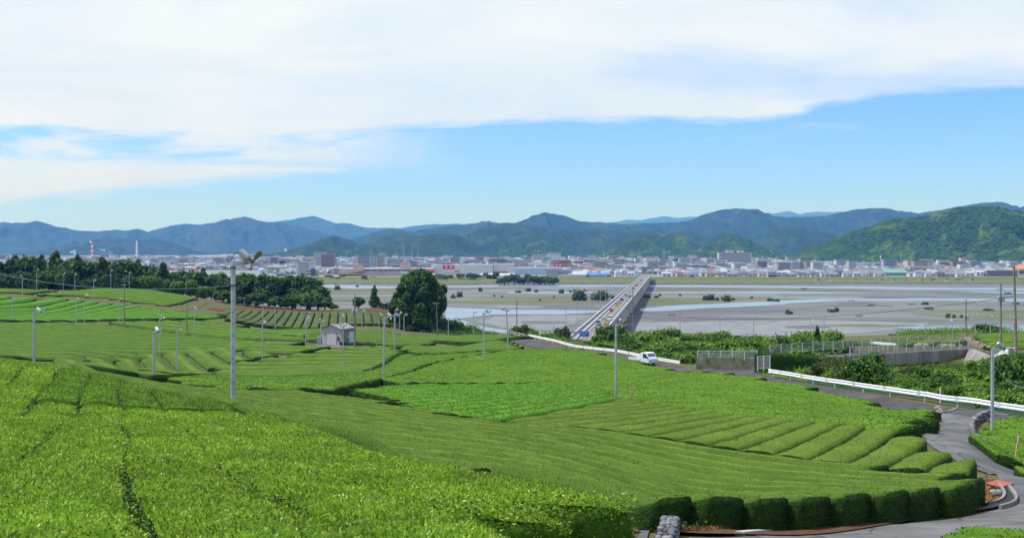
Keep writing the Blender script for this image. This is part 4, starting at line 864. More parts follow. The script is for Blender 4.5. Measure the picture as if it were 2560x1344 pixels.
def stone_face():
    mb = MB(); A = np.array(PT(2418, 866, 172)); B = np.array(PT(2486, 868, 160)); 
    for i in range(40):
        for k in range(9):
            f = i / 39; top = [1.0, .95, .82, .66, .5, .34, .2, .08][min(7, int(f * 8))]
            if k / 9 > top: continue
            q = A + (B - A) * f; stone(mb, (q[0] + rng.uniform(-.05, .05), q[1] + k * .12, q[2] + k * .17 - .05), (.12, .1, .075))
    tag(mb.build('stone_wall', M['stone_tan'], smooth=True), 'sloping face of pale stacked stones right of the footbridge end', 'stone wall')
    mb = MB()
    for i in range(60):
        f = i / 59; q = np.array(PT(2275 + f * 130, 866 + f * 4, 178 - f * 8)); 
        for _ in range(3): stone(mb, (q[0] + rng.uniform(-.3, .3), q[1] + rng.uniform(-.3, .3), q[2] + rng.uniform(0, .45)), (.26, .26, .2))
    tag(mb.build('rubble_wall', M['stone_tan'], smooth=True), 'heaped row of pale rubble stones behind the footbridge fence', 'stone wall')
    mb = MB()
    for i in range(26): stone(mb, np.array(PT(2524 + rng.uniform(-14, 14), 876 + rng.uniform(-7, 5), 136)) , (.22, .22, .16))
    tag(mb.build('rock_pile', M['stone_tan'], smooth=True), 'small heap of pale rocks at the foot of the concrete utility poles', 'rocks')
stone_face()
# pieces of stone by the road corner
for (px, py, r, lb) in [(2345, 1024, .28, 'grey boulder at the tip of the shaggy field by the road junction'), (2287, 1062, .22, 'pale stone block on the bare soil beside the concrete road'), (2352, 1027, .2, 'small pale stone at the road junction beside the grey boulder')]:
    mb = MB(); stone(mb, (0, 0, r * .5), (r, r * .8, r * .7)); p = at(px, py); o = mb.build('rock', M['stone'], smooth=True); o.location = G(*p); tag(o, lb, 'rock')
mb = MB()
for q in [(2484, 1238), (2492, 1240), (2500, 1243), (2489, 1245), (2497, 1238)]:
    p = at(*q); stone(mb, G(p[0], p[1], .13), (.14, .12, .09))
tag(mb.build('rock_pile', M['stone'], smooth=True), 'few grey stones on the patch of bare soil inside the drain', 'rocks')
# ------------------------------------------------------------------ guardrails
def guardrail(path, label, step=2.0, h=.78, m=None, endbox=True, rail_h=.36, r=.055):
    p = dense(path, .6); m = m or M['white_paint']; z = H(p[:, 0], p[:, 1]) + CZ
    t = np.gradient(p, axis=0); t /= np.linalg.norm(t, axis=1)[:, None]; n = np.stack([t[:, 1], -t[:, 0]], -1)
    root = empty('guardrail', (p[0][0], p[0][1], z[0]), 0, label, 'guardrail'); off = np.array([p[0][0], p[0][1], z[0]])
    prof = [(0, -.5), (.05, -.42), (.05, -.22), (0, -.1), (0, .1), (.05, .22), (.05, .42), (0, .5), (-.012, .5), (-.012, -.5)]
    K = len(prof); V = []
    for a, (o, zz) in enumerate(prof): V.append(np.c_[p + n * o, z + h - rail_h / 2 + zz * rail_h])
    V = np.stack(V, 1).reshape(-1, 3); i = np.arange(len(p) - 1)[:, None] * K; j = np.arange(K)[None]; k = (j + 1) % K
    mb = MB(); mb.add(V, np.stack([i + j, i + k, i + K + k, i + K + j], -1).reshape(-1, 4))
    if endbox:
        for e in (0, -1): mb.box((p[e][0], p[e][1], z[e] + h - rail_h / 2), (.12, .30, rail_h * 1.12), rz=math.atan2(t[e][1], t[e][0]) + R(90))
    for e in range(4, len(p) - 4, 7):      # lapped joints
        q = p[e] + n[e] * .03; mb.box((q[0], q[1], z[e] + h - rail_h / 2), (.07, .34, rail_h * 1.03), rz=math.atan2(t[e][1], t[e][0]) + R(90), mi=1)
    o = mb.build('rail', [m, M['rail_joint']], root, loc=off); o.location = (0, 0, 0)
    s = np.concatenate([[0], np.cumsum(np.linalg.norm(np.diff(p, axis=0), axis=1))])
    for q in np.arange(.3, s[-1], step):
        ii = min(len(p) - 1, np.searchsorted(s, q)); mb = MB(); c = p[ii] - n[ii] * .09
        mb.tube([(c[0], c[1], z[ii] - .2), (c[0], c[1], z[ii] + h - .06)], r, 8); o = mb.build('post', M['galv_pale'] if m is M['white_paint'] else m, root, loc=off); o.location = (0, 0, 0)
    return root
guardrail(red_part(195, 131), 'long white guardrail behind the small white truck', 4.0)
guardrail(red_part(107, 66), 'long white guardrail above the curve of the asphalt road on the right', 4.0)
guardrail([at(2425, 893), at(2520, 893)], 'short white guardrail between the footbridge end and the right fan pole', 2.5)
def flat_rail(pts, label, h=.75):
    p = np.array(pts); root = empty('guardrail', p[0], 0, label, 'guardrail'); q = p - p[0]; mb = MB()
    for a, b in zip(q[:-1], q[1:]):
        L = np.linalg.norm(b - a); c = (a + b) / 2; mb.box((c[0], c[1], c[2] + h - .18), (L, .08, .36), rz=math.atan2(b[1] - a[1], b[0] - a[0]))
    mb.build('rail', M['white_paint'], root)
    for f in np.linspace(.05, .95, max(3, int(np.linalg.norm(q[-1]) / 4))):
        c = q[0] + (q[-1] - q[0]) * f; mb = MB(); mb.tube([(c[0], c[1], c[2] - .6), (c[0], c[1], c[2] + h - .3)], .06, 6); mb.build('post', M['white_paint'], root)
flat_rail([PT(2176, 866, 176), PT(2240, 868, 172)], 'short white guardrail seen through the fence left of the rubble wall')
flat_rail([PT(1603, 845, 268), PT(1628, 846, 262)], 'short white rail beside the little terrace field near the bridge')
flat_rail([PT(1690, 857, 245), PT(1756, 853, 250)], 'low white rail below the little terrace field, half in bushes')
# white pipe railing above the left end of the guardrail
def pipe_railing():
    A, B = np.array(PT(1275, 838, 236)), np.array(PT(1312, 847, 226)); root = empty('pipe_railing', A, 0, 'white pipe railing beside the left end of the long guardrail', 'railing'); d = B - A
    for f in (0, .33, .66, 1.0):
        mb = MB(); c = d * f; mb.tube([(c[0], c[1], c[2] - .3), (c[0], c[1], c[2] + .95)], .05, 6); mb.build('post', M['white_paint'], root)
    for z in (.5, .93):
        mb = MB(); mb.tube([(0, 0, z), (d[0], d[1], d[2] + z)], .045, 6); mb.build('bar', M['white_paint'], root)
pipe_railing()
def delineator(px, py, h, ms, label):
    p = at(px, py); root = empty('delineator_post', G(*p), 0, label, 'marker post'); mb = MB(); mb.tube([(0, 0, -.1), (0, 0, h * .85)], .042, 8); mb.build('post', ms[0], root)
    mb = MB(); mb.tube([(0, 0, h * .85), (0, 0, h)], .045, 8); mb.build('reflector', ms[1], root)
delineator(1727, 920, 1.15, (M['green_post'], M['orange']), 'green post with an orange top at the right end of the truck guardrail')
delineator(2351, 1006, 1.25, (M['white_paint'], M['orange']), 'thin white post with an orange tip behind the right guardrail')
def stake(px, py, py2, lean, label, m='old_yellow', lift=.6, wd=.10):
    p = at(px, py, lift); g = G(p[0], p[1], 0); top = CZ - (py2 - HY) / F * p[1]; h = max(.8, top - g[2]); mb = MB()
    mb.prism([(-wd / 2, -.03, 0), (wd / 2, -.03, 0), (wd / 2 + lean, -.03, h), (-wd / 2 + lean, -.03, h)], (0, .06, 0), 0)
    mb.prism([(-wd / 2 + lean * .93 - .005, -.036, h * .92), (wd / 2 + lean * .93 + .005, -.036, h * .92), (wd / 2 + lean + .005, -.036, h + .01), (-wd / 2 + lean - .005, -.036, h + .01)], (0, .072, 0), 1)
    o = mb.build('marker_stake', [M[m], M['pale_concrete']]); o.location = g; tag(o, label, 'stake', 'leaning marker stakes')
stake(1588, 998, 957, -.36, 'leaning yellow stake right of the white topped pole in the shaggy field')
stake(2536, 1135, 1090, .22, 'leaning yellow stake in the plot right of the concrete road')
stake(925, 942, 918, .12, 'pale yellow stake left of the pole beside the hooked seam')
stake(634, 1016, 1003, -.05, 'short wooden stake just right of the nearest fan pole')
stake(428, 916, 900, .12, 'pale stake between the two poles of the slanted plot')
stake(662, 894, 878, -.02, 'yellow stake at the foot of the pole by the long seam')
stake(944, 862, 848, -.5, 'leaning yellow stay right of the shed beside the hedge ends', 'yellow')
# ------------------------------------------------------------------ frost fans on poles
def fan_parts(mm, mb_):
    """head meshes built at the pole top, facing +X"""
    a = MB(); a.box((.30, 0, .02), (.86, .16, .05)); a.prism([(-.08, -.07, .0), (.75, -.07, .0), (.62, -.07, -.07), (.10, -.07, -.22), (-.08, -.07, -.22)], (0, .14, 0)); arm = a
    tilt = R(38); ax = np.array([math.cos(tilt), 0, -math.sin(tilt)]); c = np.array([.66, 0, .34])
    b = MB(); b.tube([c - ax * .34, c - ax * .30, c - ax * .29, c + ax * .22, c + ax * .24, c + ax * .31], [.10, .16, .185, .185, .15, .12], 16)
    for q in range(6):
        th = q * math.pi / 3; u = np.array([math.sin(tilt), 0, math.cos(tilt)]); w = np.array([0, 1.0, 0]); o = (math.cos(th) * u + math.sin(th) * w) * .187
        b.tube([c - ax * .24 + o, c + ax * .2 + o], .016, 5)
    b.tube([c - np.array([.05, 0, .10]), np.array([.58, 0, .03])], .06, 8)
    h = MB(); h.tube([c + ax * .31, c + ax * .50], [.05, .045], 8); h.tube([c + ax * .46, c + ax * .54, c + ax * .60], [.09, .09, .03], 10)
    blades = []
    u = np.array([math.sin(tilt), 0, math.cos(tilt)]); w = np.array([0, 1.0, 0]); hc = c + ax * .5
    for q in range(3):
        th = R(20) + q * 2 * math.pi / 3; rad = math.cos(th) * u + math.sin(th) * w; tan = -math.sin(th) * u + math.cos(th) * w
        m = MB(); rows = []
        for f, wd in ((.07, .07), (.18, .14), (.32, .24), (.46, .31), (.56, .30), (.63, .20), (.66, .08)):
            tw = R(46 - 40 * f); e = tan * math.cos(tw) + ax * math.sin(tw)
            for s in (-1, -.33, .33, 1): rows.append(hc + rad * f + e * wd * .5 * s + ax * (.03 * (1 - s * s)))
        n = 7; V = np.array(rows); V2 = V + ax * .012
        Fq = [(i * 4 + j, i * 4 + j + 1, i * 4 + 5 + j, i * 4 + 4 + j) for i in range(n - 1) for j in range(3)]
        m.add(V, Fq); m.add(V2, [f[::-1] for f in Fq])
        blades.append(m)
    cb = MB(); cb.tube([(-.13, .02, -.75), (-.15, .02, -.3), (-.12, .02, .16), (.06, .02, .40), (.32, .02, .50), tuple(c - ax * .28)], .016, 6)
    return arm, b, h, blades, cb
FANK = {}
def fan_proto(key, mm, bl, px_):
    root = empty('frost_fan', (0, 0, 0)); arm, b, h, blades, cb = fan_parts(None, None)
    p = MB(); p.tube([(0, 0, 0), (0, 0, .5), (0, 0, 1)], [1.0, .93, .84], 10); po = p.build('pole', M['galv'], root); po.scale = (.105, .105, 6.5)
    a = arm.build('arm', M['galv'], root); mo = b.build('motor', mm, root, smooth=False); hu = h.build('hub', M['dark_metal'], root)
    bs = [m.build('blade', bl, root, smooth=True) for m in blades]; c = cb.build('cable', M['black'], root)
    FANK[key] = root; return root
used_f = {}
def fan(px, py, pyt, key, rz, label, D=None, lift=CAN, lean=0.0, thick=1.0, group='frost fans on tall grey poles', head=1.0):
    proto = FANK[key]
    if D is None: p = at(px, py, lift); 
    else: p = np.array([(px - CX) / F * D, D])
    g = G(p[0], p[1], -.1); h = CZ - (pyt - HY) / F * p[1] - g[2]
    if key in used_f: o = dup(proto, g)
    else: o = proto; o.location = g; used_f[key] = 1
    o.rotation_euler = (0, lean, 0); tag(o, label, 'frost fan', group)
    for ch in o.children:
        if ch.name.startswith('pole'): ch.scale = (.105 * thick, .105 * thick, h)
        else: ch.location = (0, 0, h); ch.rotation_euler = (0, 0, rz); ch.scale = (head * (.92 if group is None else .68),) * 3
    return o, g, h
fan_proto('olive', M['motor'], M['blade_olive'], 0); fan_proto('white', M['white_cap'], M['white_cap'], 0); fan_proto('grey', M['motor'], M['galv_pale'], 0)
NEARFAN = fan(583, 1010, 655, 'olive', R(-18), 'tallest frost fan with olive blades on the nearest grey pole', group=None, thick=1.12)
FANS = [(85, 895, 780, 'white', R(-15), 'frost fan with white head on the leftmost pole of the wide striped field'), (385, 933, 829, 'white', R(-40), 'frost fan pole at the lower edge of the slanted plot'), (399, 879, 794, 'grey', R(60), 'frost fan pole standing behind the slanted plot, thin and grey'), (443, 916, 820, 'grey', R(20), 'frost fan pole in the middle of the slanted plot'),
 (656, 895, 808, 'white', R(-20), 'frost fan pole at the right corner of the slanted plot beside a yellow stake'), (486, 841, 771, 'white', R(100), 'frost fan pole above the long dark seam left of the nearest pole'), (858, 914, 815, 'white', R(40), 'frost fan with bright head in the olive striped field right of the shed'), (958, 945, 792, 'white', R(0), 'tall leaning frost fan at the hooked seam in the middle'),
 (1209, 898, 782, 'grey', R(-10), 'frost fan with dark blades beside the diagonal seam path'), (1271, 872, 774, 'grey', R(170), 'leaning frost fan at the right tip of the oval terrace'), (1540, 993, 810, 'olive', R(10), 'frost fan with grey motor on the pole at the corner of the fresh green block'), (2481, 1068, 873, 'grey', R(0), 'frost fan pole in the plot right of the concrete road'),
 (986, 871, 788, 'white', R(0), 'frost fan pole at the left tip of the oval terrace'), (30, 797, 744, 'white', R(90), 'white headed frost fan pole left on the slope below the crest'), (190, 799, 748, 'white', R(0), 'frost fan pole with tilted white head at the foot of the slope'), (211, 804, 737, 'white', R(60), 'taller frost fan pole right of the tilted white head'),
 (297, 797, 747, 'white', R(0), 'frost fan pole left of the wooden looking utility pole'), (56, 736, 690, 'white', R(200), 'frost fan pole at the left end of the lime crest hedge'), (234, 743, 701, 'white', R(20), 'frost fan pole standing against the edge of the lime crest hedges'),
 (764, 852, 793, 'grey', R(60), 'frost fan pole left of the shed with a grey box near its foot'), (802, 861, 802, 'grey', R(100), 'frost fan pole in front of the shed gable'), (852, 852, 790, 'white', R(0), 'frost fan pole behind the right wall of the shed'), (905, 825, 776, 'white', R(0), 'frost fan pole right of the utility pole with transformers'), (948, 830, 786, 'white', R(40), 'thin frost fan pole below the grey green slope'),
 (688, 816, 766, 'white', R(0), 'right one of two poles in front of the grey green slope'), (657, 812, 762, 'white', R(0), 'left one of two poles in front of the grey green slope'), (1010, 842, 787, 'white', R(0), 'frost fan pole right of the tall leaning one, in the field behind the shed'), (988, 826, 774, 'white', R(20), 'frost fan pole at the left foot of the great dome tree'), (999, 828, 782, 'white', R(60), 'thin frost fan pole against the left foot of the dome tree'), (1121, 838, 797, 'white', R(60), 'frost fan pole at the right foot of the dome tree')]
for f in FANS: fan(*f, lean=R(1.2) if f[0] in (958,) else (R(-2.5) if f[0] == 1271 else 0))
FANS2 = [(92, 700, 674, 405, 'white', 'leftmost of the poles standing behind the crest against the wood'), (158, 700, 684, 405, 'white', 'pole behind the crest beside a pale green treetop'), (187, 700, 685, 410, 'white', 'pole behind the crest with a head turned right, left of the taller ones'), (277, 700, 676, 410, 'white', 'tallest pole behind the middle of the crest'), (323, 700, 682, 410, 'white', 'pole behind the crest right of the tallest one'), (388, 700, 684, 408, 'white', 'pole behind the right end of the crest'),
 (1184, 830, 782, 300, 'grey', 'slim pole right of the dome tree against the river'), (1267, 830, 777, 290, 'grey', 'slim pole behind the leaning fan at the oval terrace'), (1700, 846, 786, 280, 'grey', 'pole beside the little terrace field near the bridge'), (1800, 840, 792, 300, 'grey', 'pole with a round head behind the bushes right of the terrace field'), (1884, 840, 793, 300, 'grey', 'pole right of the round headed one against the gravel'),
 (2026, 838, 797, 300, 'white', 'pole with two small white heads above the roadside bushes'), (2060, 838, 790, 310, 'white', 'taller pole with a white head right of the two headed one'), (2313, 848, 808, 300, 'white', 'left pole on the far right terrace'), (2333, 850, 820, 290, 'white', 'short pole with two white heads on the far right terrace'), (2381, 850, 803, 270, 'white', 'thick pole with a box on the far right terrace'), (2438, 840, 784, 280, 'grey', 'pole in front of the round bush on the right slope'), (2476, 838, 792, 280, 'white', 'thin pole right of the round bush on the right slope'), (2243, 842, 810, 300, 'grey', 'short dark pole on the river side of the far right terrace')]
for (px, py, pt, D, key, lab) in FANS2: fan(px, py, pt, key, R(rng.uniform(-60, 90)), lab, D=D)
for ch in list(NEARFAN[0].children):
    if ch.name.startswith('pole'):
        pass
for i in range(11):
    mb = MB(); z = .8 + i * .52; sgn = 1 if i % 2 else -1; mb.tube([(0, -.10, z), (0, -.16, z)], .022, 6); mb.build('step_bolt', M['dark_metal'], NEARFAN[0])
for z in (NEARFAN[2] - 1.05, NEARFAN[2] - .25):
    mb = MB(); mb.tube([(0, 0, z - .04), (0, 0, z + .04)], .118, 12); mb.build('band', M['dark_metal'], NEARFAN[0])
# cables of the nearest pole and the right pole
def cable(pts, r, label, m='wire', name='cable'):
    mb = MB(); mb.tube(pts, r, 6); o = mb.build(name, M[m]); tag(o, label, 'cable'); return o
def sag(a, b, s, n=14):
    a, b = np.array(a), np.array(b); f = np.linspace(0, 1, n)[:, None]; q = a + (b - a) * f; q[:, 2] -= (s * 4 * f * (1 - f))[:, 0]; return q
np_, ng, nh = NEARFAN
cable(sag((ng[0], ng[1], ng[2] + nh - 1.05), PT(-60, 671, 60), .55), .016, 'thin teal cable running from the nearest pole to the left edge', 'wire')
rp = at(2481, 1068, CAN); cable(sag((rp[0], rp[1], CZ - (905 - HY) / F * rp[1]), PT(2600, 955, 60), .75), .016, 'slack teal cable hanging from the right fan pole', 'wire')
# ------------------------------------------------------------------ utility poles
def upole(px, py, pyt, label, D=None, r=.15, arms=((.35, 1.5),), trans=False, lean=0.0, m='post_conc', ins=True, rz=0.0):
    p = at(px, py, .3) if D is None else np.array([(px - CX) / F * D, D]); g = G(p[0], p[1], -.2); h = CZ - (pyt - HY) / F * p[1] - g[2]
    root = empty('utility_pole', g, rz, label, 'utility pole', 'concrete utility poles'); root.rotation_euler = (0, lean, rz)
    mb = MB(); mb.tube([(0, 0, 0), (0, 0, h)], [r, r * .62], 10); mb.build('pole', M[m], root)
    for (dz, w) in arms:
        mb = MB(); mb.box((0, -.14, h - dz), (w, .09, .09)); ca = mb.build('crossarm', M['galv'], root)
        if ins:
            for q in (-.46, -.18, .18, .46):
                mb = MB(); mb.tube([(q * w, -.14, h - dz + .04), (q * w, -.14, h - dz + .10), (q * w, -.14, h - dz + .2)], [.03, .06, .035], 8); mb.build('insulator', M['white_cap'], ca)
    if trans:
        for s in (-.36, .36):
            mb = MB(); mb.tube([(s, -.1, h - trans - .9), (s, -.1, h - trans - .8), (s, -.1, h - trans - .1), (s, -.1, h - trans)], [.2, .24, .24, .12], 12); mb.build('transformer', M['galv'], root)
    return root
upole(311, 815, 703, 'utility pole with a small crossarm at the left below the crest', arms=((.9, 1.3),))
upole(467, 838, 756, 'brown utility pole without crossarm left of the nearest fan pole', arms=(), m='post_conc')
upole(887, 862, 736, 'tall utility pole with transformers right of the shed', arms=((2.7, 2.2), (3.9, 2.2)), trans=2.8, r=.17)
upole(1094, 838, 757, 'leaning utility pole with a T top in front of the dome tree', arms=((.1, 1.6),), lean=R(-2))
upole(1292, 838, 748, 'dark utility pole with small crossarm at the river left of the bridge', D=262, arms=((.5, 1.2),))
upole(1582, 840, 720, 'bare brown pole rising in front of the bridge piers', D=235, arms=())
upole(2415, 862, 747, 'distant utility pole with three crossarms on the right terrace', D=235, arms=((1.1, 1.8), (3.3, 1.8), (4.4, 1.6)), r=.16, trans=3.4)
upole(2502, 864, 708, 'left one of the two tall concrete poles at the right edge', D=168, arms=((1.1, 1.8), (4.6, 1.6)), r=.18, trans=1.9)
upole(2541, 880, 664, 'right one of the two tall concrete poles at the right edge', D=132, arms=((6.3, 1.3),), r=.19, lean=R(-1.5))
pa = np.array(PT(2535, 742, 132)); pb = np.array(PT(2502, 748, 168))
cable(sag(pa, PT(1560, 770, 330), 3.0, 24), .035, 'black cable sagging from the right concrete pole across the river view', 'black_wire')
cable(sag(PT(887, 750, 203), PT(560, 742, 330), 1.2, 20), .03, 'thin cable running left from the pole with transformers', 'black_wire')
cable(sag(PT(1000, 800, 260), PT(1094, 826, 282), 2.2, 18), .035, 'slack cable hanging in front of the dome tree', 'black_wire')
cable(sag(PT(2541, 690, 132), PT(2620, 710, 110), .4, 10), .025, 'thin cable leaving the picture from the right concrete pole', 'black_wire')
# ------------------------------------------------------------------ shed
M['shed_wall'] = mat('shed_wall', (.40, .385, .40), .7, .3, var=.12, scale=1.2, stretch=(1, 1, .2))
M['shed_door'] = mat('shed_door', (.55, .50, .51), .6, .3, var=.06, scale=2)
M['shed_roof'] = mat('shed_roof', (.30, .275, .285), .8, .2, col2=(.20, .185, .19), scale=.9)
M['shed_side'] = mat('shed_side', (.27, .265, .26), .8, .2, col2=(.17, .165, .16), scale=.8, stretch=(1, 1, .3))
def shed():
    p = at(835, 862); k = p[1] / F; root = empty('shed', G(p[0], p[1], 0), R(-33), 'small grey steel shed with a low gable roof and pink shutter', 'shed')
    Wd, Ln, hw, hr = 54 * k / .84, 46 * k / .55 * .62, 38 * k, 50 * k    # gable width, depth, eaves, ridge
    x0, x1 = -Wd * .62, Wd * .38
    def gable(y, t, nm, m):
        mb = MB(); mb.prism([(x0, y, -.3), (x1, y, -.3), (x1, y, hw), ((x0 + x1) / 2, y, hr), (x0, y, hw)], (0, t, 0)); return mb.build(nm, m, root)
    w = gable(0, .12, 'wall', M['shed_wall']); gable(Ln - .12, .12, 'wall', M['shed_wall'])
    for xx in (x0 + .06, x1 - .06):
        mb = MB(); mb.box((xx, Ln / 2, hw / 2 - .15), (.12, Ln - .24, hw + .3)); 
        for q in np.arange(.4, Ln - .3, .45): mb.box((xx + (.075 if xx > 0 else -.075), q, hw / 2), (.03, .08, hw - .1))
        mb.build('wall', M['shed_side'], root)
    for sg, xe in ((-1, x0), (1, x1)):
        xm = (x0 + x1) / 2; sl = (hr - hw) / (xe - xm); e = xe + sg * .25; mb = MB()
        a = [(xm, -.3, hr + .02), (e, -.3, hw + sl * (e - xe) + .02), (e, Ln + .2, hw + sl * (e - xe) + .02), (xm, Ln + .2, hr + .02)]
        mb.prism(a, (0, 0, .09)); 
        for q in np.arange(.1, Ln, .9): 
            mb.prism([(xm, q, hr + .11), (e, q, hw + sl * (e - xe) + .11), (e, q + .08, hw + sl * (e - xe) + .11), (xm, q + .08, hr + .11)], (0, 0, .05))
        mb.build('roof', M['shed_roof'], root)
    mb = MB(); mb.box((x0 + Wd * .52, -.05, hw * .38), (Wd * .46, .08, hw * .8)); 
    for z in np.arange(.1, hw * .75, .28): mb.box((x0 + Wd * .52, -.095, z), (Wd * .45, .02, .03))
    mb.build('shutter', M['shed_door'], root)
    mb = MB(); mb.box((x0 + Wd * .52, -.07, hw * .8), (Wd * .50, .10, .12)); mb.build('lintel', M['shed_side'], root)
    mb = MB(); mb.box((x0 + Wd * .86, -.06, hw * .42), (Wd * .10, .1, hw * .26)); mb.build('meter_box', M['dark_metal'], root)
    mb = MB(); mb.box((x1 + .08, Ln * .7, hw * .44), (.08, Ln * .32, hw * .86)); mb.build('door', M['galv_pale'], root)
    mb = MB(); mb.box((x1 + .07, Ln * .5, hw * .55), (.06, .35, .35)); mb.build('vent', M['white_cap'], root)
    p2 = at(799, 858); mb = MB(); mb.box((0, 0, .65), (1.0, .7, 1.3)); mb.box((0, -.37, .65), (.8, .04, 1.0)); mb.box((0, 0, 1.33), (1.1, .8, .06)); o = mb.build('control_cabinet', M['galv']); o.location = G(p2[0], p2[1]); tag(o, 'grey control cabinet standing left of the shed shutter', 'cabinet')
    mb = MB(); mb.box((0, 0, .4), (.35, .25, .8)); mb.box((0, -.13, .45), (.27, .03, .5)); p3 = at(763, 848, .5); o = mb.build('control_box', M['dark_metal']); o.location = G(p3[0] - .1, p3[1] - .3, .7); tag(o, 'dark control box on the pole left of the shed', 'box')
shed()
# ------------------------------------------------------------------ small truck
M['truck_white'] = mat('truck_white', (.78, .79, .80), .3, .5)
M['glass'] = mat('glass', (.03, .045, .05), .06, .6)
M['glass_pale'] = mat('glass_pale', (.10, .14, .15), .08, .6)
M['rubber'] = mat('rubber', (.02, .02, .02), .85, .2)
M['bumper'] = mat('bumper', (.42, .43, .45), .5, .4)
M['bed_green'] = mat('bed_green', (.12, .30, .22), .6, .3)
M['amber'] = mat('amber', (.65, .16, .05), .4, .5)
M['cargo'] = mat('cargo', (.42, .24, .19), .8, .2, col2=(.6, .56, .5), scale=4)
def truck(px, py, aim):
    p = at(px, py); q = at(*aim); d = q - p; rz = math.atan2(d[1], d[0]) + R(7); root = empty('pickup_truck', G(p[0], p[1], .07), rz, 'small white pickup truck with a load behind the cab on the asphalt road', 'truck'); root.scale = (.86, .86, .86)
    L, Wd = 4.25, 1.66; hf = L / 2
    def ex(pts, w, nm, m, y=None, par=None, taper=0):
        mb = MB(); yy = -w / 2 if y is None else y; mb.prism([(a, yy, b) for a, b in pts], (0, w, 0)); return mb.build(nm, m, par or root)
    cab = ex([(hf - 1.75, .42), (hf - .02, .42), (hf, .62), (hf - .03, 1.02), (hf - .10, 1.10), (hf - .62, 1.80), (hf - .75, 1.86), (hf - 1.55, 1.87), (hf - 1.75, 1.78)], Wd, 'cab', M['truck_white'])
    # windscreen and side windows sit a little proud of the cab
    dx, dz = .52, -.70; nrm = np.array([.80, 0, .60]); a = np.array([hf - .16, 0, 1.16]); b = np.array([hf - .60, 0, 1.755])
    mb = MB(); w0, w1 = Wd * .46, Wd * .42; o = nrm * .012
    mb.quad(a + o + (0, -w0, 0), a + o + (0, w0, 0), b + o + (0, w1, 0), b + o + (0, -w1, 0)); mb.build('windscreen', M['glass_pale'], root)
    for s in (-1, 1):
        y = s * (Wd / 2 + .008)
        mb = MB(); pts = [(hf - .30, y, 1.10), (hf - .72, y, 1.70), (hf - 1.30, y, 1.72), (hf - 1.30, y, 1.08)]; mb.prism(pts, (0, -s * .02, 0)); mb.build('side_window', M['glass'], root)
        mb = MB(); mb.box((hf - .82, s * (Wd / 2 + .004), .80), (1.05, .012, .58)); dr = mb.build('door', M['truck_white'], root)
        mb = MB(); mb.box((hf - 1.2, s * (Wd / 2 + .018), .98), (.14, .02, .04)); mb.build('handle', M['black'], dr)
        mb = MB(); mb.box((hf - .30, s * (Wd / 2 + .14), 1.18), (.07, .2, .26)); mb.build('mirror', M['black'], root)
        mb = MB(); mb.box((hf - .012, s * Wd * .40, .80), (.06, .22, .16)); mb.build('headlight', M['glass_pale'], root)
        mb = MB(); mb.box((hf - .03, s * Wd * .475, .66), (.1, .10, .12)); mb.build('indicator', M['amber'], root)
    mb = MB(); mb.box((hf + .0, 0, .52), (.14, Wd * 1.0, .22)); mb.build('bumper', M['bumper'], root)
    mb = MB(); mb.box((hf - .015, 0, .80), (.05, Wd * .52, .14)); mb.build('grille', M['bumper'], root)
    ex([(-hf, .60), (hf - 1.78, .60), (hf - 1.78, .70), (-hf, .70)], Wd, 'cargo_bed', M['bed_green'])
    for s in (-1, 1):
        mb = MB(); mb.box((-.89 + .0, s * (Wd / 2 - .03), .84), (L - 1.8, .06, .34)); mb.box((-.89, s * (Wd / 2 + .0), .98), (L - 1.8, .04, .05)); mb.build('side_gate', M['truck_white'], root)
    mb = MB(); mb.box((-hf + .03, 0, .84), (.06, Wd - .06, .34)); mb.build('tailgate', M['truck_white'], root)
    mb = MB(); mb.box((hf - 1.82, 0, 1.25), (.05, Wd * .92, .5)); mb.build('headboard', M['truck_white'], root)
    for x in (hf - .75, -hf + .85):
        for s in (-1, 1):
            mb = MB(); mb.tube([(x, s * (Wd / 2 - .18), .30), (x, s * (Wd / 2 - .01), .30)], .30, 16); wl = mb.build('wheel', M['rubber'], root); mb = MB(); mb.tube([(x, s * (Wd / 2 - .02), .30), (x, s * (Wd / 2 + .01), .30)], .16, 12); mb.build('rim', M['galv_pale'], wl)
    mb = MB(); 
    for i in range(6): stone(mb, (hf - 2.35 + rng.uniform(-.25, .25), rng.uniform(-.45, .45), .85 + rng.uniform(0, .38)), (.25, .22, .18))
    c, s = math.cos(rz), math.sin(rz); g = G(p[0], p[1], .07); o = mb.build('cargo_sacks', M['cargo'], smooth=True); o.location = g; o.rotation_euler = (0, 0, rz); o.scale = (.86, .86, .86); tag(o, 'reddish and white sacks piled behind the cab of the truck', 'sacks')
truck(1607, 912.5, (1690, 921.5))
# ------------------------------------------------------------------ walls, fences and the footbridge on the right
M['chainlink'] = mat('chainlink', (.24, .27, .27), .7, .2, alpha=.24)
def fence(a, b, h, label, n, base=True, posts=True, z0=None):
    A, B = np.array(a, float), np.array(b, float); d = B - A; root = empty('chain_link_fence', A, 0, label, 'fence')
    L = np.linalg.norm(d[:2]); nx, ny = -d[1] / L, d[0] / L
    for i in range(n):
        f = i / (n - 1); c = d * f; mb = MB(); mb.tube([(c[0], c[1], c[2] - .2), (c[0], c[1], c[2] + h + .06)], .06, 8); mb.build('post', M['galv_pale'], root)
    mb = MB(); mb.prism([(0, 0, .05), tuple(d + (0, 0, .05)), tuple(d + (0, 0, h)), (0, 0, h)], (nx * .012, ny * .012, 0)); mb.build('mesh_panel', M['chainlink'], root)
    for z in (.05, h):
        mb = MB(); mb.tube([(0, 0, z), (d[0], d[1], d[2] + z)], .025, 6); mb.build('top_rail' if z > 1 else 'bottom_rail', M['galv'], root)
fence(PT(2125, 889, 150), PT(2420, 870, 160), 1.15, 'near chain link fence on top of the footbridge wall', 14)
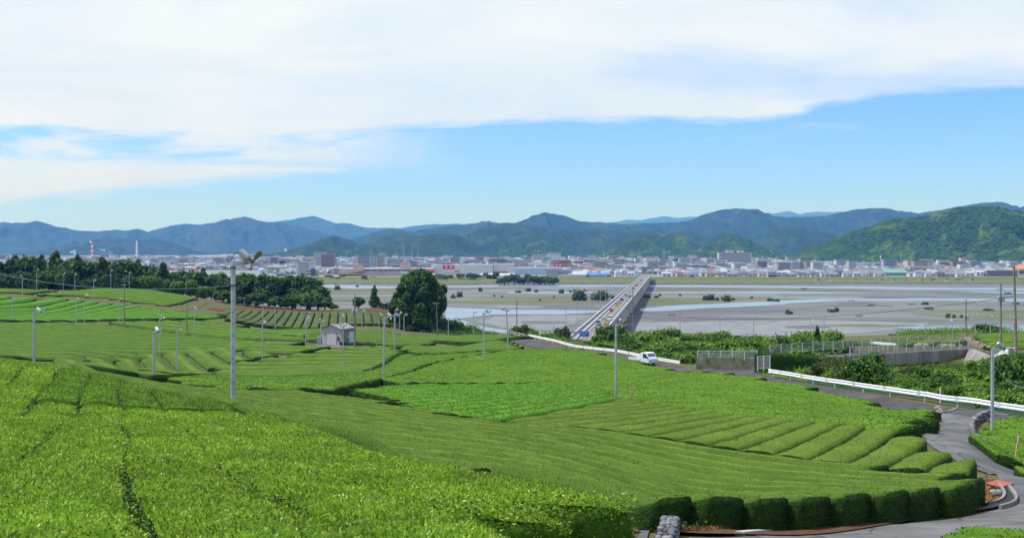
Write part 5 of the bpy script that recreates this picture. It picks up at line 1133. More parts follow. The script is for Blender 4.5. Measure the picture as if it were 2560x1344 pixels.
fence(PT(1925, 882, 160), PT(2268, 859, 182), 1.15, 'far chain link fence running behind the clipped dark hedge', 15)
fence(PT(2268, 858, 181), PT(2400, 858, 190), 1.0, 'chain link fence above the rubble wall', 6)
fence(PT(1744, 895, 129), PT(1893, 896, 121), .85, 'chain link fence on the mossy concrete wall right of the guardrail end', 6)
fence(PT(1894, 922, 112), PT(1925, 921, 110), 1.3, 'short chain link fence beside the left end of the right guardrail', 3)
def deck_bridge():
    root = empty('footbridge', PT(2300, 880, 156), 0, 'stained concrete footbridge with fences over the cutting on the right', 'bridge'); o0 = np.array(PT(2300, 880, 156))
    A, B = np.array(PT(2040, 894, 147)), np.array(PT(2421, 871, 160)); up = 0.0
    At, Bt = A - o0, B - o0; t1, t2 = 1.75, 1.62
    mb = MB(); mb.prism([At, Bt, Bt - (0, 0, t2), At - (0, 0, t1)], (.05, .35, 0)); mb.build('parapet_wall', M['old_concrete'], root)
    mb = MB(); mb.prism([At + (.06, .36, -.55), Bt + (.06, .36, -.55), Bt + (.06, .36, -1.15), At + (.06, .36, -1.15)], (.5, 7.5, 0)); mb.build('deck', M['asphalt'], root)
    mb = MB(); c = np.array(PT(2378, 904, 160)) - o0; mb.prism([c + (-1.9, .5, .55), c + (1.5, .5, .55), c + (1.0, .5, -.9), c + (-1.2, .5, -.9)], (.4, 5.5, 0)); mb.build('abutment', M['concrete'], root)
    for f in np.linspace(.5, .97, 7):
        c = At + (Bt - At) * f; mb = MB(); mb.box((c[0], c[1] - .03, c[2] - .8), (.09, .05, 1.6)); mb.build('joint_strip', M['concrete'], root)
deck_bridge()
def prism_wall(name, pts, d, m, label, cat):
    mb = MB(); mb.prism(pts, d); return tag(mb.build(name, m), label, cat)
prism_wall('retaining_wall', [PT(1740, 893, 129), PT(1893, 894, 121), PT(1893, 922, 121), PT(1740, 922, 129)], (.06, .3, 0), M['mossy'], 'mossy concrete retaining wall between the guardrail end and the side road', 'wall')
prism_wall('embankment_wall', [PT(2420, 872, 161), PT(2480, 900, 128), PT(2470, 935, 126), PT(2400, 932, 152)], (1.2, .6, 0), M['old_concrete'], 'sloping stone faced bank beside the end of the footbridge', 'wall')
sheet('road', np.array([PT(2415, 868, 168)[:2], PT(2560, 878, 150)[:2], PT(2560, 890, 136)[:2], PT(2420, 884, 152)[:2]]), GZ, M['asphalt'], step=2, dz=.12)
mb = MB(); A = np.array(PT(1990, 958, 88.5)); B = np.array(PT(2620, 1052, 72))
P = red_part(100, 66) + np.array([.5, .6]); z = H(P[:, 0], P[:, 1]) + CZ
V = np.stack([np.c_[P, z], np.c_[P, z + .62]], 1).reshape(-1, 3); i = np.arange(len(P) - 1) * 2
mb.add(V, np.stack([i, i + 2, i + 3, i + 1], -1)); mb.add(V + (0.01, .02, 0), np.stack([i + 1, i + 3, i + 2, i], -1)); tag(mb.build('green_net_fence', M['green_net']), 'low green net fence along the right guardrail', 'fence')
# ------------------------------------------------------------------ trees and shrubs
M['bark'] = mat('bark', (.09, .065, .045), .95, .1, var=.3, scale=3)
M['crown_dark'] = leaf_mat('crown_dark', (.028, .072, .013), (.115, .21, .034), .6, .3, .2, .12, (.2, 1.0))
M['crown_mid'] = leaf_mat('crown_mid', (.036, .10, .010), (.13, .25, .026), .55, .3, .25, .18, (.2, 1.0))
M['crown_lime'] = leaf_mat('crown_lime', (.065, .17, .010), (.235, .38, .03), .5, .25, .3, .25, (.2, 1.0))
M['crown_warm'] = leaf_mat('crown_warm', (.04, .085, .012), (.16, .17, .03), .55, .3, .25, .2, (.25, 1.0))
M['crown_grey'] = leaf_mat('crown_grey', (.06, .10, .03), (.17, .23, .07), .6, .3, .2, .15, (.2, 1.0))
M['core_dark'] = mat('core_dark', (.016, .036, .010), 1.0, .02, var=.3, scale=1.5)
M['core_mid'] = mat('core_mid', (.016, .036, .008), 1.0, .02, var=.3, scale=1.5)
def clump(mb, blobs, n, size, core=.72, up=.25, mi=0, ci=1, droop=0.0):
    V, Fc = ico(); vol = np.array([b[3] ** 2 for b in blobs]); cnt = np.maximum(6, (n * vol / vol.sum()).astype(int))
    for b, c in zip(blobs, cnt):
        o = np.array(b[:3]); r = b[3]; sq = b[4] if len(b) > 4 else 1.0
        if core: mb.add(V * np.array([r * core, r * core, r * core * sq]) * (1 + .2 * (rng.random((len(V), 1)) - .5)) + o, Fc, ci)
        d = rng.normal(size=(c, 3)); d[:, 2] += .25; d /= np.linalg.norm(d, axis=1)[:, None]
        rad = r * (.74 + .34 * rng.random(c) ** 1.3); P = o + d * rad[:, None] * np.array([1, 1, sq])
        Nn = d.copy(); Nn[:, 2] += up; Nn += rng.normal(size=(c, 3)) * .55; Nn /= np.linalg.norm(Nn, axis=1)[:, None]
        q = rng.normal(size=(c, 3)); t = np.cross(Nn, q); t /= np.linalg.norm(t, axis=1)[:, None]; s = np.cross(Nn, t)
        L = size * rng.uniform(.6, 1.35, c)[:, None]; Wd = L * rng.uniform(.5, .8, c)[:, None]
        Q = np.stack([P - t * L * .5, P + s * Wd * .5 + Nn * L * .1, P + t * L * .5, P - s * Wd * .5 + Nn * L * .1], 1).reshape(-1, 3)
        mb.add(Q, np.arange(c)[:, None] * 4 + np.arange(4)[None], mi)
def blobs_broad(k=22, seed=0, flat=1.0):
    g = np.random.default_rng(seed); out = []
    for i in range(k):
        a = g.uniform(0, 6.283); z = g.uniform(-.55, .85); rr = math.sqrt(max(0, 1 - z * z)) * g.uniform(.45, .78); r = g.uniform(.24, .42)
        out.append((rr * math.cos(a), rr * math.sin(a), z * .72 * flat, r))
    out.append((0, 0, 0, .55)); return out
def blobs_dome(k=60, seed=0):
    g = np.random.default_rng(seed); out = []
    for i in range(k):
        z = g.uniform(-.9, 1.0); a = g.uniform(0, 6.283); e = (1 - max(0, (z + .2) / 1.2) ** 1.9) ** .5 if z > -.2 else .97
        rr = e * g.uniform(.66, .86); out.append((rr * math.cos(a), rr * math.sin(a), z * .92, g.uniform(.14, .25)))
    out += [(0, 0, -.5, .68), (0, 0, .1, .6)]; return out
def blobs_cone(k=26, seed=0):
    g = np.random.default_rng(seed); out = []
    for i in range(k):
        z = g.uniform(-.95, .95); a = g.uniform(0, 6.283); rr = (1 - (z + 1) / 2) ** .7 * g.uniform(.35, .62); r = .16 + .2 * (1 - (z + 1) / 2)
        out.append((rr * math.cos(a), rr * math.sin(a), z, r))
    return out
TREES = {}
def tree_proto(key, name, blobs, n, size, cm, core, h0=.25, trunk=.05):
    """unit tree: total height 1, crown radius about .5; origin at the foot"""
    root = empty(name, (0, 0, 0)); mb = MB(); mb.tube([(0, 0, -.06), (.01, 0, .2), (-.01, .01, .5), (0, 0, .75)], [trunk, trunk * .8, trunk * .55, trunk * .2], 8)
    g = np.random.default_rng(len(TREES))
    for q in range(6):
        a = g.uniform(0, 6.28); z = g.uniform(.3, .6); mb.tube([(0, 0, z), (.14 * math.cos(a), .14 * math.sin(a), z + .1), (.27 * math.cos(a), .27 * math.sin(a), z + .2)], [trunk * .45, trunk * .3, trunk * .12], 5)
    mb.build('trunk', M['bark'], root)
    sc = (1 - h0) / 2; mb = MB(); clump(mb, [(b[0] * .48, b[1] * .48, h0 + sc + b[2] * sc, b[3] * .5) for b in blobs], n, size * .5, mi=0, ci=1)
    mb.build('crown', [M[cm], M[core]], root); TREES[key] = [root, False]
def tree(key, x, y, w, h, label, cat='tree', group=None, sink=0.0, z=None, name=None):
    root, used = TREES[key]; g = (float(x), float(y), (CZ + float(H(x, y)) if z is None else z) - sink)
    if used: o = dup(root, g)
    else: o = root; o.location = g; TREES[key][1] = True
    o.rotation_euler = (0, 0, rng.uniform(0, 6.28)); o.scale = (w, w, h); tag(o, label, cat, group); return o
tree_proto('b1', 'broadleaf_tree', blobs_broad(22, 1), 1500, .17, 'crown_dark', 'core_dark', .04)
tree_proto('b2', 'broadleaf_tree', blobs_broad(26, 2), 1600, .16, 'crown_dark', 'core_dark', .03)
tree_proto('b3', 'broadleaf_tree', blobs_broad(20, 3), 1500, .17, 'crown_mid', 'core_mid', .04)
tree_proto('b4', 'broadleaf_tree', blobs_broad(24, 4), 1500, .17, 'crown_lime', 'core_mid', .2)
tree_proto('c1', 'conifer_tree', blobs_cone(30, 5), 1500, .16, 'crown_dark', 'core_dark', .08)
tree_proto('c2', 'conifer_tree', blobs_cone(34, 6), 1500, .15, 'crown_dark', 'core_dark', .12)
tree_proto('g1', 'riverside_tree', blobs_broad(18, 7), 1100, .19, 'crown_grey', 'core_mid', .05)
# the wood on the left
TOP = np.array([(-80, 640), (0, 641), (60, 638), (110, 640), (140, 629), (165, 642), (190, 637), (222, 652), (262, 642), (300, 647), (345, 650), (385, 658), (412, 657), (440, 676), (480, 670), (520, 672), (560, 690), (600, 682), (650, 679), (695, 690), (730, 680), (765, 684), (790, 706), (815, 728), (840, 752)])
WOOD = [(-60, 'b1'), (-30, 'c1'), (5, 'b2'), (38, 'c2'), (70, 'b1'), (104, 'c1'), (140, 'c2'), (168, 'b2'), (193, 'c1'), (222, 'b1'), (255, 'c2'), (287, 'b2'), (316, 'b1'), (345, 'c1'), (378, 'b2'), (408, 'c2'), (440, 'b1'), (474, 'b2'), (508, 'c1'), (540, 'b1'), (572, 'b2'), (605, 'b1'), (640, 'b2'), (672, 'b1'), (702, 'b3'), (735, 'b2'), (768, 'b1'), (795, 'b3')]
for i, (px, k) in enumerate(WOOD):
    D = 428 + (i * 37 % 23) if px < 560 else 414 + (i * 29 % 17); x = (px - CX) / F * D; top = np.interp(px, TOP[:, 0], TOP[:, 1]); g = float(H(x, D)); h = -(top - HY) / F * D - g + .6
    tree(k, x, D, (h * .85 if k[0] == 'c' else h * 1.05), h * (.97 if k[0] == 'c' else 1.0), '%s tall %s of the left wood, counted from the left' % (ordinal(i), 'dark tree' if k[0] == 'b' else 'dark pointed conifer'), 'tree', 'trees of the wood on the left', sink=.4)
for i, px in enumerate(range(-70, 560, 26)):      # a second rank in front closes the wood to the ground
    D = 416 + (i * 13 % 7); x = (px - CX) / F * D; top = np.interp(px, TOP[:, 0], TOP[:, 1]) + 26 + (i * 17 % 19); g = float(H(x, D)); h = max(3.5, -(top - HY) / F * D - g)
    tree(('b2', 'b1', 'c2', 'b3')[i % 4], x, D, h * .95, h, '%s lower dark tree in the front rank of the left wood, from the left' % ordinal(i), 'tree', 'front rank of the wood', sink=.5)
for px, top, w, lab in [(368, 686, 44, 'light green spreading tree at the edge of the wood above the lime hedges'), (390, 690, 36, 'yellow green tree between two poles at the edge of the wood'), (445, 700, 46, 'pale green low tree left of the nearest pole at the edge of the wood'), (478, 696, 40, 'yellow green low tree just left of the nearest pole'), (505, 712, 44, 'grey green low tree right beside the nearest pole'), (150, 678, 26, 'single pale green treetop in front of the dark wood')]:
    D = 405; x = (px - CX) / F * D; g = float(H(x, D)); h = -(top - HY) / F * D - g; tree('b4', x, D, w / F * D, h, lab, 'tree', None, sink=.3)
for px, top, w, k, lab in [(560, 720, 60, 'b3', 'dense low tree between the nearest pole and the wood end'), (590, 735, 50, 'b2', 'rounded dark bush tree at the foot of the wood end'), (640, 728, 70, 'b1', 'broad dark tree low at the foot of the wood end'), (690, 735, 50, 'b3', 'mid green rounded tree at the foot of the wood end'), (730, 728, 60, 'b2', 'dark rounded tree above the top of the grey green slope'), (775, 726, 70, 'b3', 'mid green tree leaning out at the right end of the wood'), (812, 738, 50, 'b3', 'bright edged bushy tree at the very end of the wood'), (832, 756, 36, 'b4', 'light green bush where the wood drops to the river'),
    (897, 736, 34, 'b3', 'small green tree left of the pointed one by the river'), (936, 712, 44, 'c1', 'pointed tree standing alone in front of the river left of the dome tree'), (960, 752, 34, 'b2', 'low dark tree between the pointed tree and the dome tree')]:
    D = 398 if px < 850 else 404; x = (px - CX) / F * D; g = float(H(x, D)); h = max(2.5, -(top - HY) / F * D - g); tree(k, x, D, w / F * D, h, lab, 'tree', None, sink=.4)
# the great dome tree
def dome():
    D = 338; x = (1052 - CX) / F * D; g = float(H(x, D)); h = -(678 - HY) / F * D - g; w = 160 / F * D
    root = empty('dome_tree', (x, D, CZ + g - .3), 0, 'great dark dome shaped tree standing alone in front of the river', 'tree')
    mb = MB(); mb.tube([(0, 0, -.4), (.1, 0, h * .3), (0, .1, h * .8)], [.5, .4, .1], 10); mb.build('trunk', M['bark'], root)
    mb = MB(); clump(mb, [(b[0] * w * .5, b[1] * w * .5, h * .5 + b[2] * h * .5, b[3] * w * .5, 1.0) for b in blobs_dome(95, 3)], 15000, .62, core=.82, up=.1); mb.build('crown', [M['crown_dark'], M['core_dark']], root)
    mb = MB(); clump(mb, [(-w * .18, -w * .28, h * .80, .55, .8)], 60, .4, core=0); M['leaf_red'] = leaf_mat('leaf_red', (.12, .05, .015), (.22, .09, .03), .6); mb.build('red_leaf_patch', M['leaf_red'], root)
dome()
# shrubs: unit bush of radius 1 sitting on the ground
def bush_proto(key, name, seed, n, size, cm, core='core_mid', flat=.8, k=16):
    g = np.random.default_rng(seed); bl = []
    for i in range(k):
        a = g.uniform(0, 6.283); rr = g.uniform(.1, .72); bl.append((rr * math.cos(a), rr * math.sin(a), g.uniform(.12, .95) * flat * (1 - .45 * rr), g.uniform(.22, .40)))
    bl.append((0, 0, .35 * flat, .55, .9)); bl = [(b[0], b[1], b[2] * 1.1, *b[3:]) for b in bl]; mb = MB(); clump(mb, bl, n, size); 
    for q in range(7):
        a = g.uniform(0, 6.283); mb.tube([(0, 0, -.05), (.2 * math.cos(a), .2 * math.sin(a), .3), (.45 * math.cos(a), .45 * math.sin(a), .62)], [.03, .022, .01], 5, mi=2)
    for q in range(26):      # loose shoots break the outline
        a = g.uniform(0, 6.283); rr = g.uniform(.2, .8); z0 = g.uniform(.5, 1.0) * flat; tip = np.array([rr * math.cos(a) * 1.15, rr * math.sin(a) * 1.15, z0 + g.uniform(.12, .34)])
        b0 = np.array([rr * math.cos(a) * .8, rr * math.sin(a) * .8, z0 - .1]); P = b0 + (tip - b0) * np.linspace(.2, 1, 7)[:, None]; LV, LF = leaves(P, np.tile([0, 0, 1.0], (7, 1)), size * .9, size * .5, up=.3, spread=1.2); mb.add(LV, LF, 0)
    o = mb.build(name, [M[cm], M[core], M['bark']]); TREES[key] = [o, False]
bush_proto('s1', 'shrub', 11, 1700, .17, 'crown_mid'); bush_proto('s2', 'shrub', 12, 1700, .17, 'crown_lime'); bush_proto('s3', 'shrub', 13, 1700, .16, 'crown_dark', 'core_dark'); bush_proto('s4', 'shrub', 14, 1700, .17, 'crown_warm'); bush_proto('s5', 'shrub', 15, 900, .22, 'crown_grey')
bush_proto('s6', 'shrub', 16, 2600, .12, 'crown_mid'); bush_proto('s7', 'shrub', 17, 2600, .12, 'crown_warm'); bush_proto('s8', 'shrub', 18, 2600, .12, 'crown_lime')
def bush(key, px, top, wpx, label, D=None, base=None, group=None):
    p = at(px, base) if D is None else np.array([(px - CX) / F * D, D]); D = p[1]; g = float(H(p[0], D)); h = max(.5, -(top - HY) / F * D - g); w = wpx / F * D / 2 / .95
    return tree(key, p[0], D, w, h / 1.0, label, 'shrub', group, sink=.1)
B = [('s3', 1530, 808, 74, 178), ('s1', 1496, 836, 50, 172), ('s1', 1560, 832, 60, 168), ('s3', 1478, 850, 40, 178), ('s2', 1520, 850, 60, 166), ('s2', 1470, 872, 40, 168), ('s1', 1596, 848, 70, 165), ('s2', 1640, 858, 80, 160), ('s1', 1690, 862, 80, 150), ('s2', 1660, 846, 70, 178), ('s1', 1730, 858, 80, 160), ('s2', 1768, 848, 80, 172), ('s1', 1800, 838, 80, 180), ('s2', 1840, 842, 80, 176), ('s1', 1880, 850, 80, 170), ('s2', 1850, 862, 70, 158), ('s1', 1790, 866, 70, 152),
     ('s2', 1920, 846, 80, 176), ('s1', 1955, 838, 70, 180), ('s2', 1990, 834, 70, 182), ('s1', 2018, 846, 60, 178), ('s2', 2070, 848, 70, 180), ('s1', 2110, 850, 60, 182), ('s1', 1940, 864, 70, 168), ('s2', 2000, 864, 80, 170), ('s1', 2060, 866, 70, 172), ('s2', 1710, 878, 60, 140), ('s1', 1650, 882, 60, 150), ('s2', 1600, 876, 60, 158), ('s4', 1560, 866, 50, 162), ('s1', 1880, 866, 60, 160), ('s2', 1830, 880, 50, 146), ('s3', 1980, 852, 60, 190)]
cnt_ = {}
for i, (k, px, top, w, D) in enumerate(sorted(B, key=lambda q: q[1])):
    cnt_[k] = cnt_.get(k, -1) + 1
    bush(k, px, top, w * 1.15, {'s1': '%s mid green shrub of the thicket beyond the road, from the bridge side' % ordinal(cnt_[k]), 's2': '%s light green shrub of the thicket beyond the road, from the bridge side' % ordinal(cnt_[k]), 's3': '%s dark green shrub of the thicket, from the bridge head rightwards' % ordinal(cnt_[k]), 's4': 'olive brown shrub in the thicket near the truck'}[k], D=D, group='shrubs of the thicket beyond the road')
tree('c2', (2043 - CX) / F * 184, 184, 28 / F * 184 * 1.3, -(816 - HY) / F * 184 - float(H((2043 - CX) / F * 184, 184)), 'upright pointed green shrub standing out of the thicket', 'shrub')
for k, px, top, w, D, lab in [('s1', 1180, 812, 60, 352, 'low shrub on the river slope right of the dome tree'), ('s2', 1150, 806, 60, 350, 'light shrub against the right foot of the dome tree'), ('s3', 1135, 796, 50, 348, 'dark shrub under the right side of the dome tree'), ('s2', 1215, 828, 60, 345, 'pale low shrub at the river edge left of the pipe railing'),
    ('s4', 1290, 816, 34, 250, 'thin olive bamboo clump at the foot of the dark river pole'), ('s4', 1312, 812, 34, 248, 'tall olive clump right of the dark river pole'), ('s8', 1332, 815, 34, 246, 'yellow green clump above the guardrail end'), ('s2', 1352, 828, 70, 238, 'rounded light green shrub behind the left part of the guardrail'), ('s4', 1395, 822, 36, 262, 'yellow olive clump left of the bridge lamp'), ('s4', 1412, 818, 34, 262, 'tall yellow olive clump beside the bridge lamp'), ('s2', 1402, 842, 30, 250, 'small pale shrub below the bridge lamp'),
    ('s6', 1370, 850, 40, 214, 'vine covered shrub overhanging the guardrail'), ('s6', 1392, 856, 36, 209, 'creeping shrub spilling over the middle of the guardrail'), ('s7', 1440, 866, 40, 200, 'reddish leaved low shrub behind the guardrail'), ('s6', 1420, 862, 34, 203, 'green creeper clump hanging on the guardrail'), ('s1', 1345, 842, 40, 224, 'low shrub behind the left end of the guardrail'),
    ('s7', 2075, 886, 110, 106, 'olive leafy shrub left of the rounded one above the right guardrail'), ('s6', 2180, 884, 120, 97, 'large rounded glossy green shrub in front of the footbridge wall'), ('s7', 2115, 900, 90, 102, 'reddish tipped shrub between the clipped hedge and the round shrub'), ('s7', 2275, 906, 80, 98, 'reddish olive shrub in front of the footbridge'), ('s6', 2325, 910, 90, 97, 'mid green shrub in front of the footbridge abutment'), ('s8', 2375, 924, 80, 95, 'light green bushy shrub below the footbridge abutment'),
    ('s8', 2420, 936, 90, 93, 'light green shrub in the hollow left of the right fan pole'), ('s6', 2540, 884, 110, 86, 'tall green shrub at the right edge behind the guardrail'), ('s6', 2580, 890, 120, 83, 'dark leafy shrub cut by the right edge of the picture'), ('s8', 2460, 950, 80, 88, 'low light green shrub behind the right fan pole'), ('s8', 2350, 944, 100, 94, 'spreading light green shrub above the right guardrail'), ('s6', 2240, 930, 90, 95, 'low dark shrub behind the middle of the right guardrail'), ('s8', 2300, 956, 80, 92, 'small pale shrub close behind the right guardrail'), ('s8', 2500, 930, 90, 91, 'feathery pale shrub between the fan pole and the right edge'),
    ('s6', 2150, 930, 90, 97, 'low leafy shrub under the large rounded one'), ('s7', 2020, 922, 60, 107, 'small shrub at the foot of the clipped hedge end'), ('s8', 2440, 962, 90, 86, 'grassy shrub just above the guardrail left of the fan pole'), ('s8', 2540, 960, 110, 82, 'grassy pale shrub above the guardrail at the right edge'),
    ('s1', 2236, 835, 36, 305, 'small dark shrub at the river end of the far right terrace'), ('s1', 2280, 830, 60, 310, 'low shrub along the river side of the far right terrace'), ('s2', 2310, 826, 70, 312, 'light shrub along the river side of the far right terrace'), ('s1', 2350, 824, 70, 312, 'dark shrub behind the white headed poles of the far terrace'), ('s2', 2395, 822, 70, 312, 'green shrub behind the thick pole of the far terrace'), ('s3', 2468, 808, 66, 300, 'round dark green bush between two thin poles on the right slope'), ('s1', 2430, 824, 60, 310, 'low shrub left of the round bush on the right slope')]:
    bush(k, px, top, w * 1.1, lab, D=D)
# the tall clipped hedge on the right
def clipped():
    a, b = np.array(PT(1908, 925, 113)), np.array(PT(2122, 912, 118)); P = dense([a[:2], b[:2]], .4); root = None
    mats = [M['tea_dark'], M['tea_dark'], M['crown_mid'], M['crown_mid']]
    o = hedge_row('clipped_hedge', P + np.array([0, 1.0]), 2.0, 2.1, mats, jit=.12, ld=150, ls=.15, seed=77); tag(o, 'tall dark clipped hedge on the right beside the short chain link fence', 'hedge')
clipped()
# creeper and weeds: nobody could count it
def weeds(name, poly, n, size, m, label=None, hgt=.5, lift=0.0, world=None):
    pw = ats(poly) if world is None else world; lo, hi = pw.min(0), pw.max(0); P = rng.uniform(lo, hi, (n * 6, 2)); P = P[pip(P[:, 0], P[:, 1], pw)][:n]
    z = H(P[:, 0], P[:, 1]) + CZ; z = z + rng.random(len(P)) ** 1.6 * hgt * (.35 + fbm(P[:, 0] * .35, P[:, 1] * .35, 5, 3)) + lift
    LV, LF = leaves(np.c_[P, z], np.tile([0, 0, 1.0], (len(P), 1)), size, size * .42, up=.45, spread=1.3); mb = MB(); mb.add(LV, LF); o = mb.build(name, m); tag(o, kind='stuff'); return o
weeds('weeds', [(1890, 934), (1960, 942), (2245, 984), (2400, 1006), (2560, 1036), (2700, 1060), (2700, 960), (2480, 930), (2300, 930), (2100, 925), (1930, 925)], 11000, .3, M['crown_lime'], hgt=.4)
weeds('weeds', [(1300, 842), (1400, 858), (1540, 884), (1640, 900), (1735, 913), (1740, 904), (1640, 880), (1540, 868), (1400, 848), (1320, 836)], 9000, .3, M['crown_mid'], hgt=.3)
weeds('weeds', [(1700, 905), (1500, 868), (1560, 850), (1760, 856), (2000, 862), (2110, 868), (2000, 890), (1900, 885), (1745, 893)], 15000, .4, M['crown_mid'], hgt=.5)
weeds('weeds', [(2125, 915), (2300, 920), (2420, 912), (2480, 920), (2400, 950), (2200, 945)], 6000, .3, M['crown_mid'], hgt=.3)
weeds('weeds', [(560, 766), (760, 768), (840, 772), (960, 780), (960, 774), (840, 764), (700, 758), (560, 758)], 6000, .6, M['crown_mid'], hgt=1.6)
weeds('weeds', [(960, 782), (1120, 838), (1240, 838), (1200, 826), (1040, 800)], 7000, .6, M['crown_mid'], hgt=1.4)
weeds('weeds', [(2250, 846), (2560, 834), (2560, 828), (2300, 832), (2240, 838)], 7000, .6, M['crown_lime'], hgt=1.5)
weeds('weeds', [(1240, 842), (1300, 846), (1400, 860), (1420, 850), (1330, 834), (1260, 834)], 5000, .35, M['crown_lime'], hgt=.8)
# creeper over the guardrail
# shrubs scattered on the gravel of the river bed
RIV = [(668 * 1.0 + 176, 724, 18, 12), (1018 - 125, 717, 8, 5), (1149, 742, 18, 14), (1202, 728, 12, 10), (1133, 745, 14, 10), (1320, 728, 14, 9), (1340, 730, 10, 7), (1403, 733, 14, 11), (1426, 731, 9, 6), (1450, 751, 40, 28), (1497, 750, 46, 24), (1436, 750, 20, 16), (1530, 746, 14, 10), (1617, 744, 20, 8), (1640, 744, 14, 6), (1650, 739, 7, 6), (1700, 740, 7, 6), (1762, 750, 14, 12), (1778, 750, 20, 16), (1793, 751, 10, 9), (1808, 750, 12, 10), (1818, 753, 20, 17), (1833, 750, 10, 7), (1879, 746, 7, 6), (1925, 752, 16, 8), (1940, 753, 20, 6), (1968, 784, 10, 12), (1975, 785, 14, 8), (2074, 779, 14, 8), (2090, 779, 14, 11), (2082, 780, 18, 8), (2312, 761, 18, 7), (2370, 794, 12, 12), (2385, 794, 10, 9), (2406, 794, 12, 8), (2325, 773, 26, 5), (2470, 776, 28, 6), (2540, 760, 18, 5), (1295, 731, 16, 6), (1235, 741, 6, 5), (1255, 743, 6, 5), (2180, 764, 20, 3), (2520, 734, 22, 4), (1385, 744, 5, 5), (1350, 752, 6, 5), (1760, 743, 5, 5), (2010, 722, 18, 3)]
for i, (px, py, w, h) in enumerate(RIV):
    p = atplane(px, py, RB); D = p[1]; tree('s5' if i % 4 else 's2', p[0], D, w / F * D / 1.9, h / F * D, '%s grey green shrub on the river gravel %s, from the left' % (ordinal(sum(1 for q in RIV if q[0] < px and (q[0] < 1600) == (px < 1600))), 'left of the bridge' if px < 1600 else 'right of the bridge'), 'shrub', 'shrubs on the river gravel', z=CZ + RB)
for px, py, w, h, lab in [(2103 - 700, 726, 0, 0, '')]: pass
DRIFT = [(1680, 787, 16, 'heap of dark driftwood beside the water right of the bridge'), (2128, 752, 14, 'dark driftwood at the edge of the middle channel'), (2500, 723, 16, 'black driftwood heap near the far bank on the right'), (2280, 761, 22, 'thin line of driftwood on the gravel left of the crossarm pole'), (2150, 790, 20, 'driftwood strewn on the gravel right of two small shrubs')]
for px, py, w, lab in DRIFT:
    p = atplane(px, py, RB); mb = MB(); s = w / F * p[1]
    for q in range(14):
        c = np.array([rng.uniform(-.5, .5) * s, rng.uniform(-1.2, 1.2), .2]); d = np.array([rng.uniform(-1, 1), rng.uniform(-.6, .6), rng.uniform(-.1, .35)]) * s * .22; mb.tube([c - d, c, c + d], [.16, .22, .10], 6)
    o = mb.build('driftwood', M['bark']); o.location = (p[0], p[1], CZ + RB + .1); tag(o, lab, 'driftwood')
# grove on the far bank
GRV = [(1262, 690, 30), (1285, 682, 34), (1308, 690, 36), (1335, 686, 38), (1362, 688, 40), (1384, 690, 34), (1250, 694, 24), (1300, 698, 30), (1350, 698, 30), (1098, 684, 36), (1122, 686, 30), (1150, 682, 26), (1175, 680, 24), (1187, 682, 26), (1200, 686, 24), (1225, 684, 26), (1240, 676, 18), (912, 688, 18), (935, 690, 14), (830, 690, 14), (845, 692, 16), (1065, 688, 26), (1108, 688, 30), (1215, 680, 16), (1232, 688, 26), (1270, 686, 28), (1320, 682, 24), (1375, 694, 26)]
for i, (px, top, w) in enumerate(GRV):
    base = 711 if 1240 < px < 1395 else 702; D = 1288 + (i * 31 % 22) if base == 711 else 1420 + (i * 31 % 40); z = float(H(0, D)); h = -(top - HY) / F * D - z; x = (px - CX) / F * D
    tree('g1' if i % 3 else 'b3', x, D, w / F * D * 1.05, h, '%s tree of the %s on the far river bank, from the left' % (ordinal(sum(1 for q in GRV if q[0] < px and (1240 < q[0] < 1395) == (base == 711))), 'rounded grove' if base == 711 else 'tree row'), 'tree', 'grove on the far bank' if base == 711 else 'tree row on the far bank', sink=.3)
weeds('weeds', [(2130, 912), (2300, 918), (2480, 916), (2560, 925), (2700, 950), (2700, 900), (2560, 895), (2440, 900), (2300, 908)], 9000, .3, M['crown_mid'], hgt=.3)
weeds('weeds', [(1560, 1262), (1590, 1284), (1480, 1240), (1340, 1196), (1200, 1158), (1060, 1124), (1060, 1116), (1200, 1148), (1340, 1186), (1480, 1228)], 2500, .12, M['leaf_side'], hgt=.3)

# more shrubs close the slope behind the right guardrail and the thicket by the road
def fill(poly, n, hr, kinds, text, group, seed):
    g = np.random.default_rng(seed); pw = ats(poly); lo, hi = pw.min(0), pw.max(0); out = []
    while len(out) < n:
        q = g.uniform(lo, hi)
        if pip(np.array([q[0]]), np.array([q[1]]), pw)[0] and all(np.hypot(*(q - o)) > 1.5 for o in out): out.append(q)
    out.sort(key=lambda q: q[0] / q[1])
    for i, q in enumerate(out): h = g.uniform(*hr); tree(kinds[i % len(kinds)], q[0], q[1], h * g.uniform(.85, 1.25), h, text % ordinal(i), 'shrub', group, sink=.12)
fill([(1960, 940), (2100, 962), (2245, 984), (2400, 1006), (2560, 1030), (2640, 1042), (2640, 985), (2480, 955), (2300, 945), (2120, 938)], 46, (.8, 1.7), ('s8', 's6', 's8', 's2', 's7'), '%s small leafy shrub behind the right guardrail, counted from the left', 'small shrubs behind the right guardrail', 3)
fill([(1480, 868), (1560, 850), (1760, 852), (2000, 856), (2110, 864), (2000, 884), (1900, 882), (1745, 888), (1700, 902), (1580, 880)], 60, (1.6, 3.4), ('s2', 's1', 's2', 's2', 's1'), '%s leafy shrub filling the thicket above the truck road, from the left', 'shrubs filling the thicket', 4)
fill([(2445, 930), (2560, 925), (2640, 935), (2640, 985), (2480, 955)], 12, (.9, 1.6), ('s8', 's6', 's2'), '%s light shrub in the hollow below the footbridge, from the left', 'shrubs in the hollow below the footbridge', 5)
weeds('weeds', [(1330, 868), (1500, 888), (1640, 912), (1760, 938), (1900, 958), (2100, 985), (2300, 1012), (2300, 1018), (2100, 992), (1900, 966), (1760, 946), (1640, 920), (1500, 894), (1330, 874)], 3500, .16, M['crown_lime'], hgt=.2)

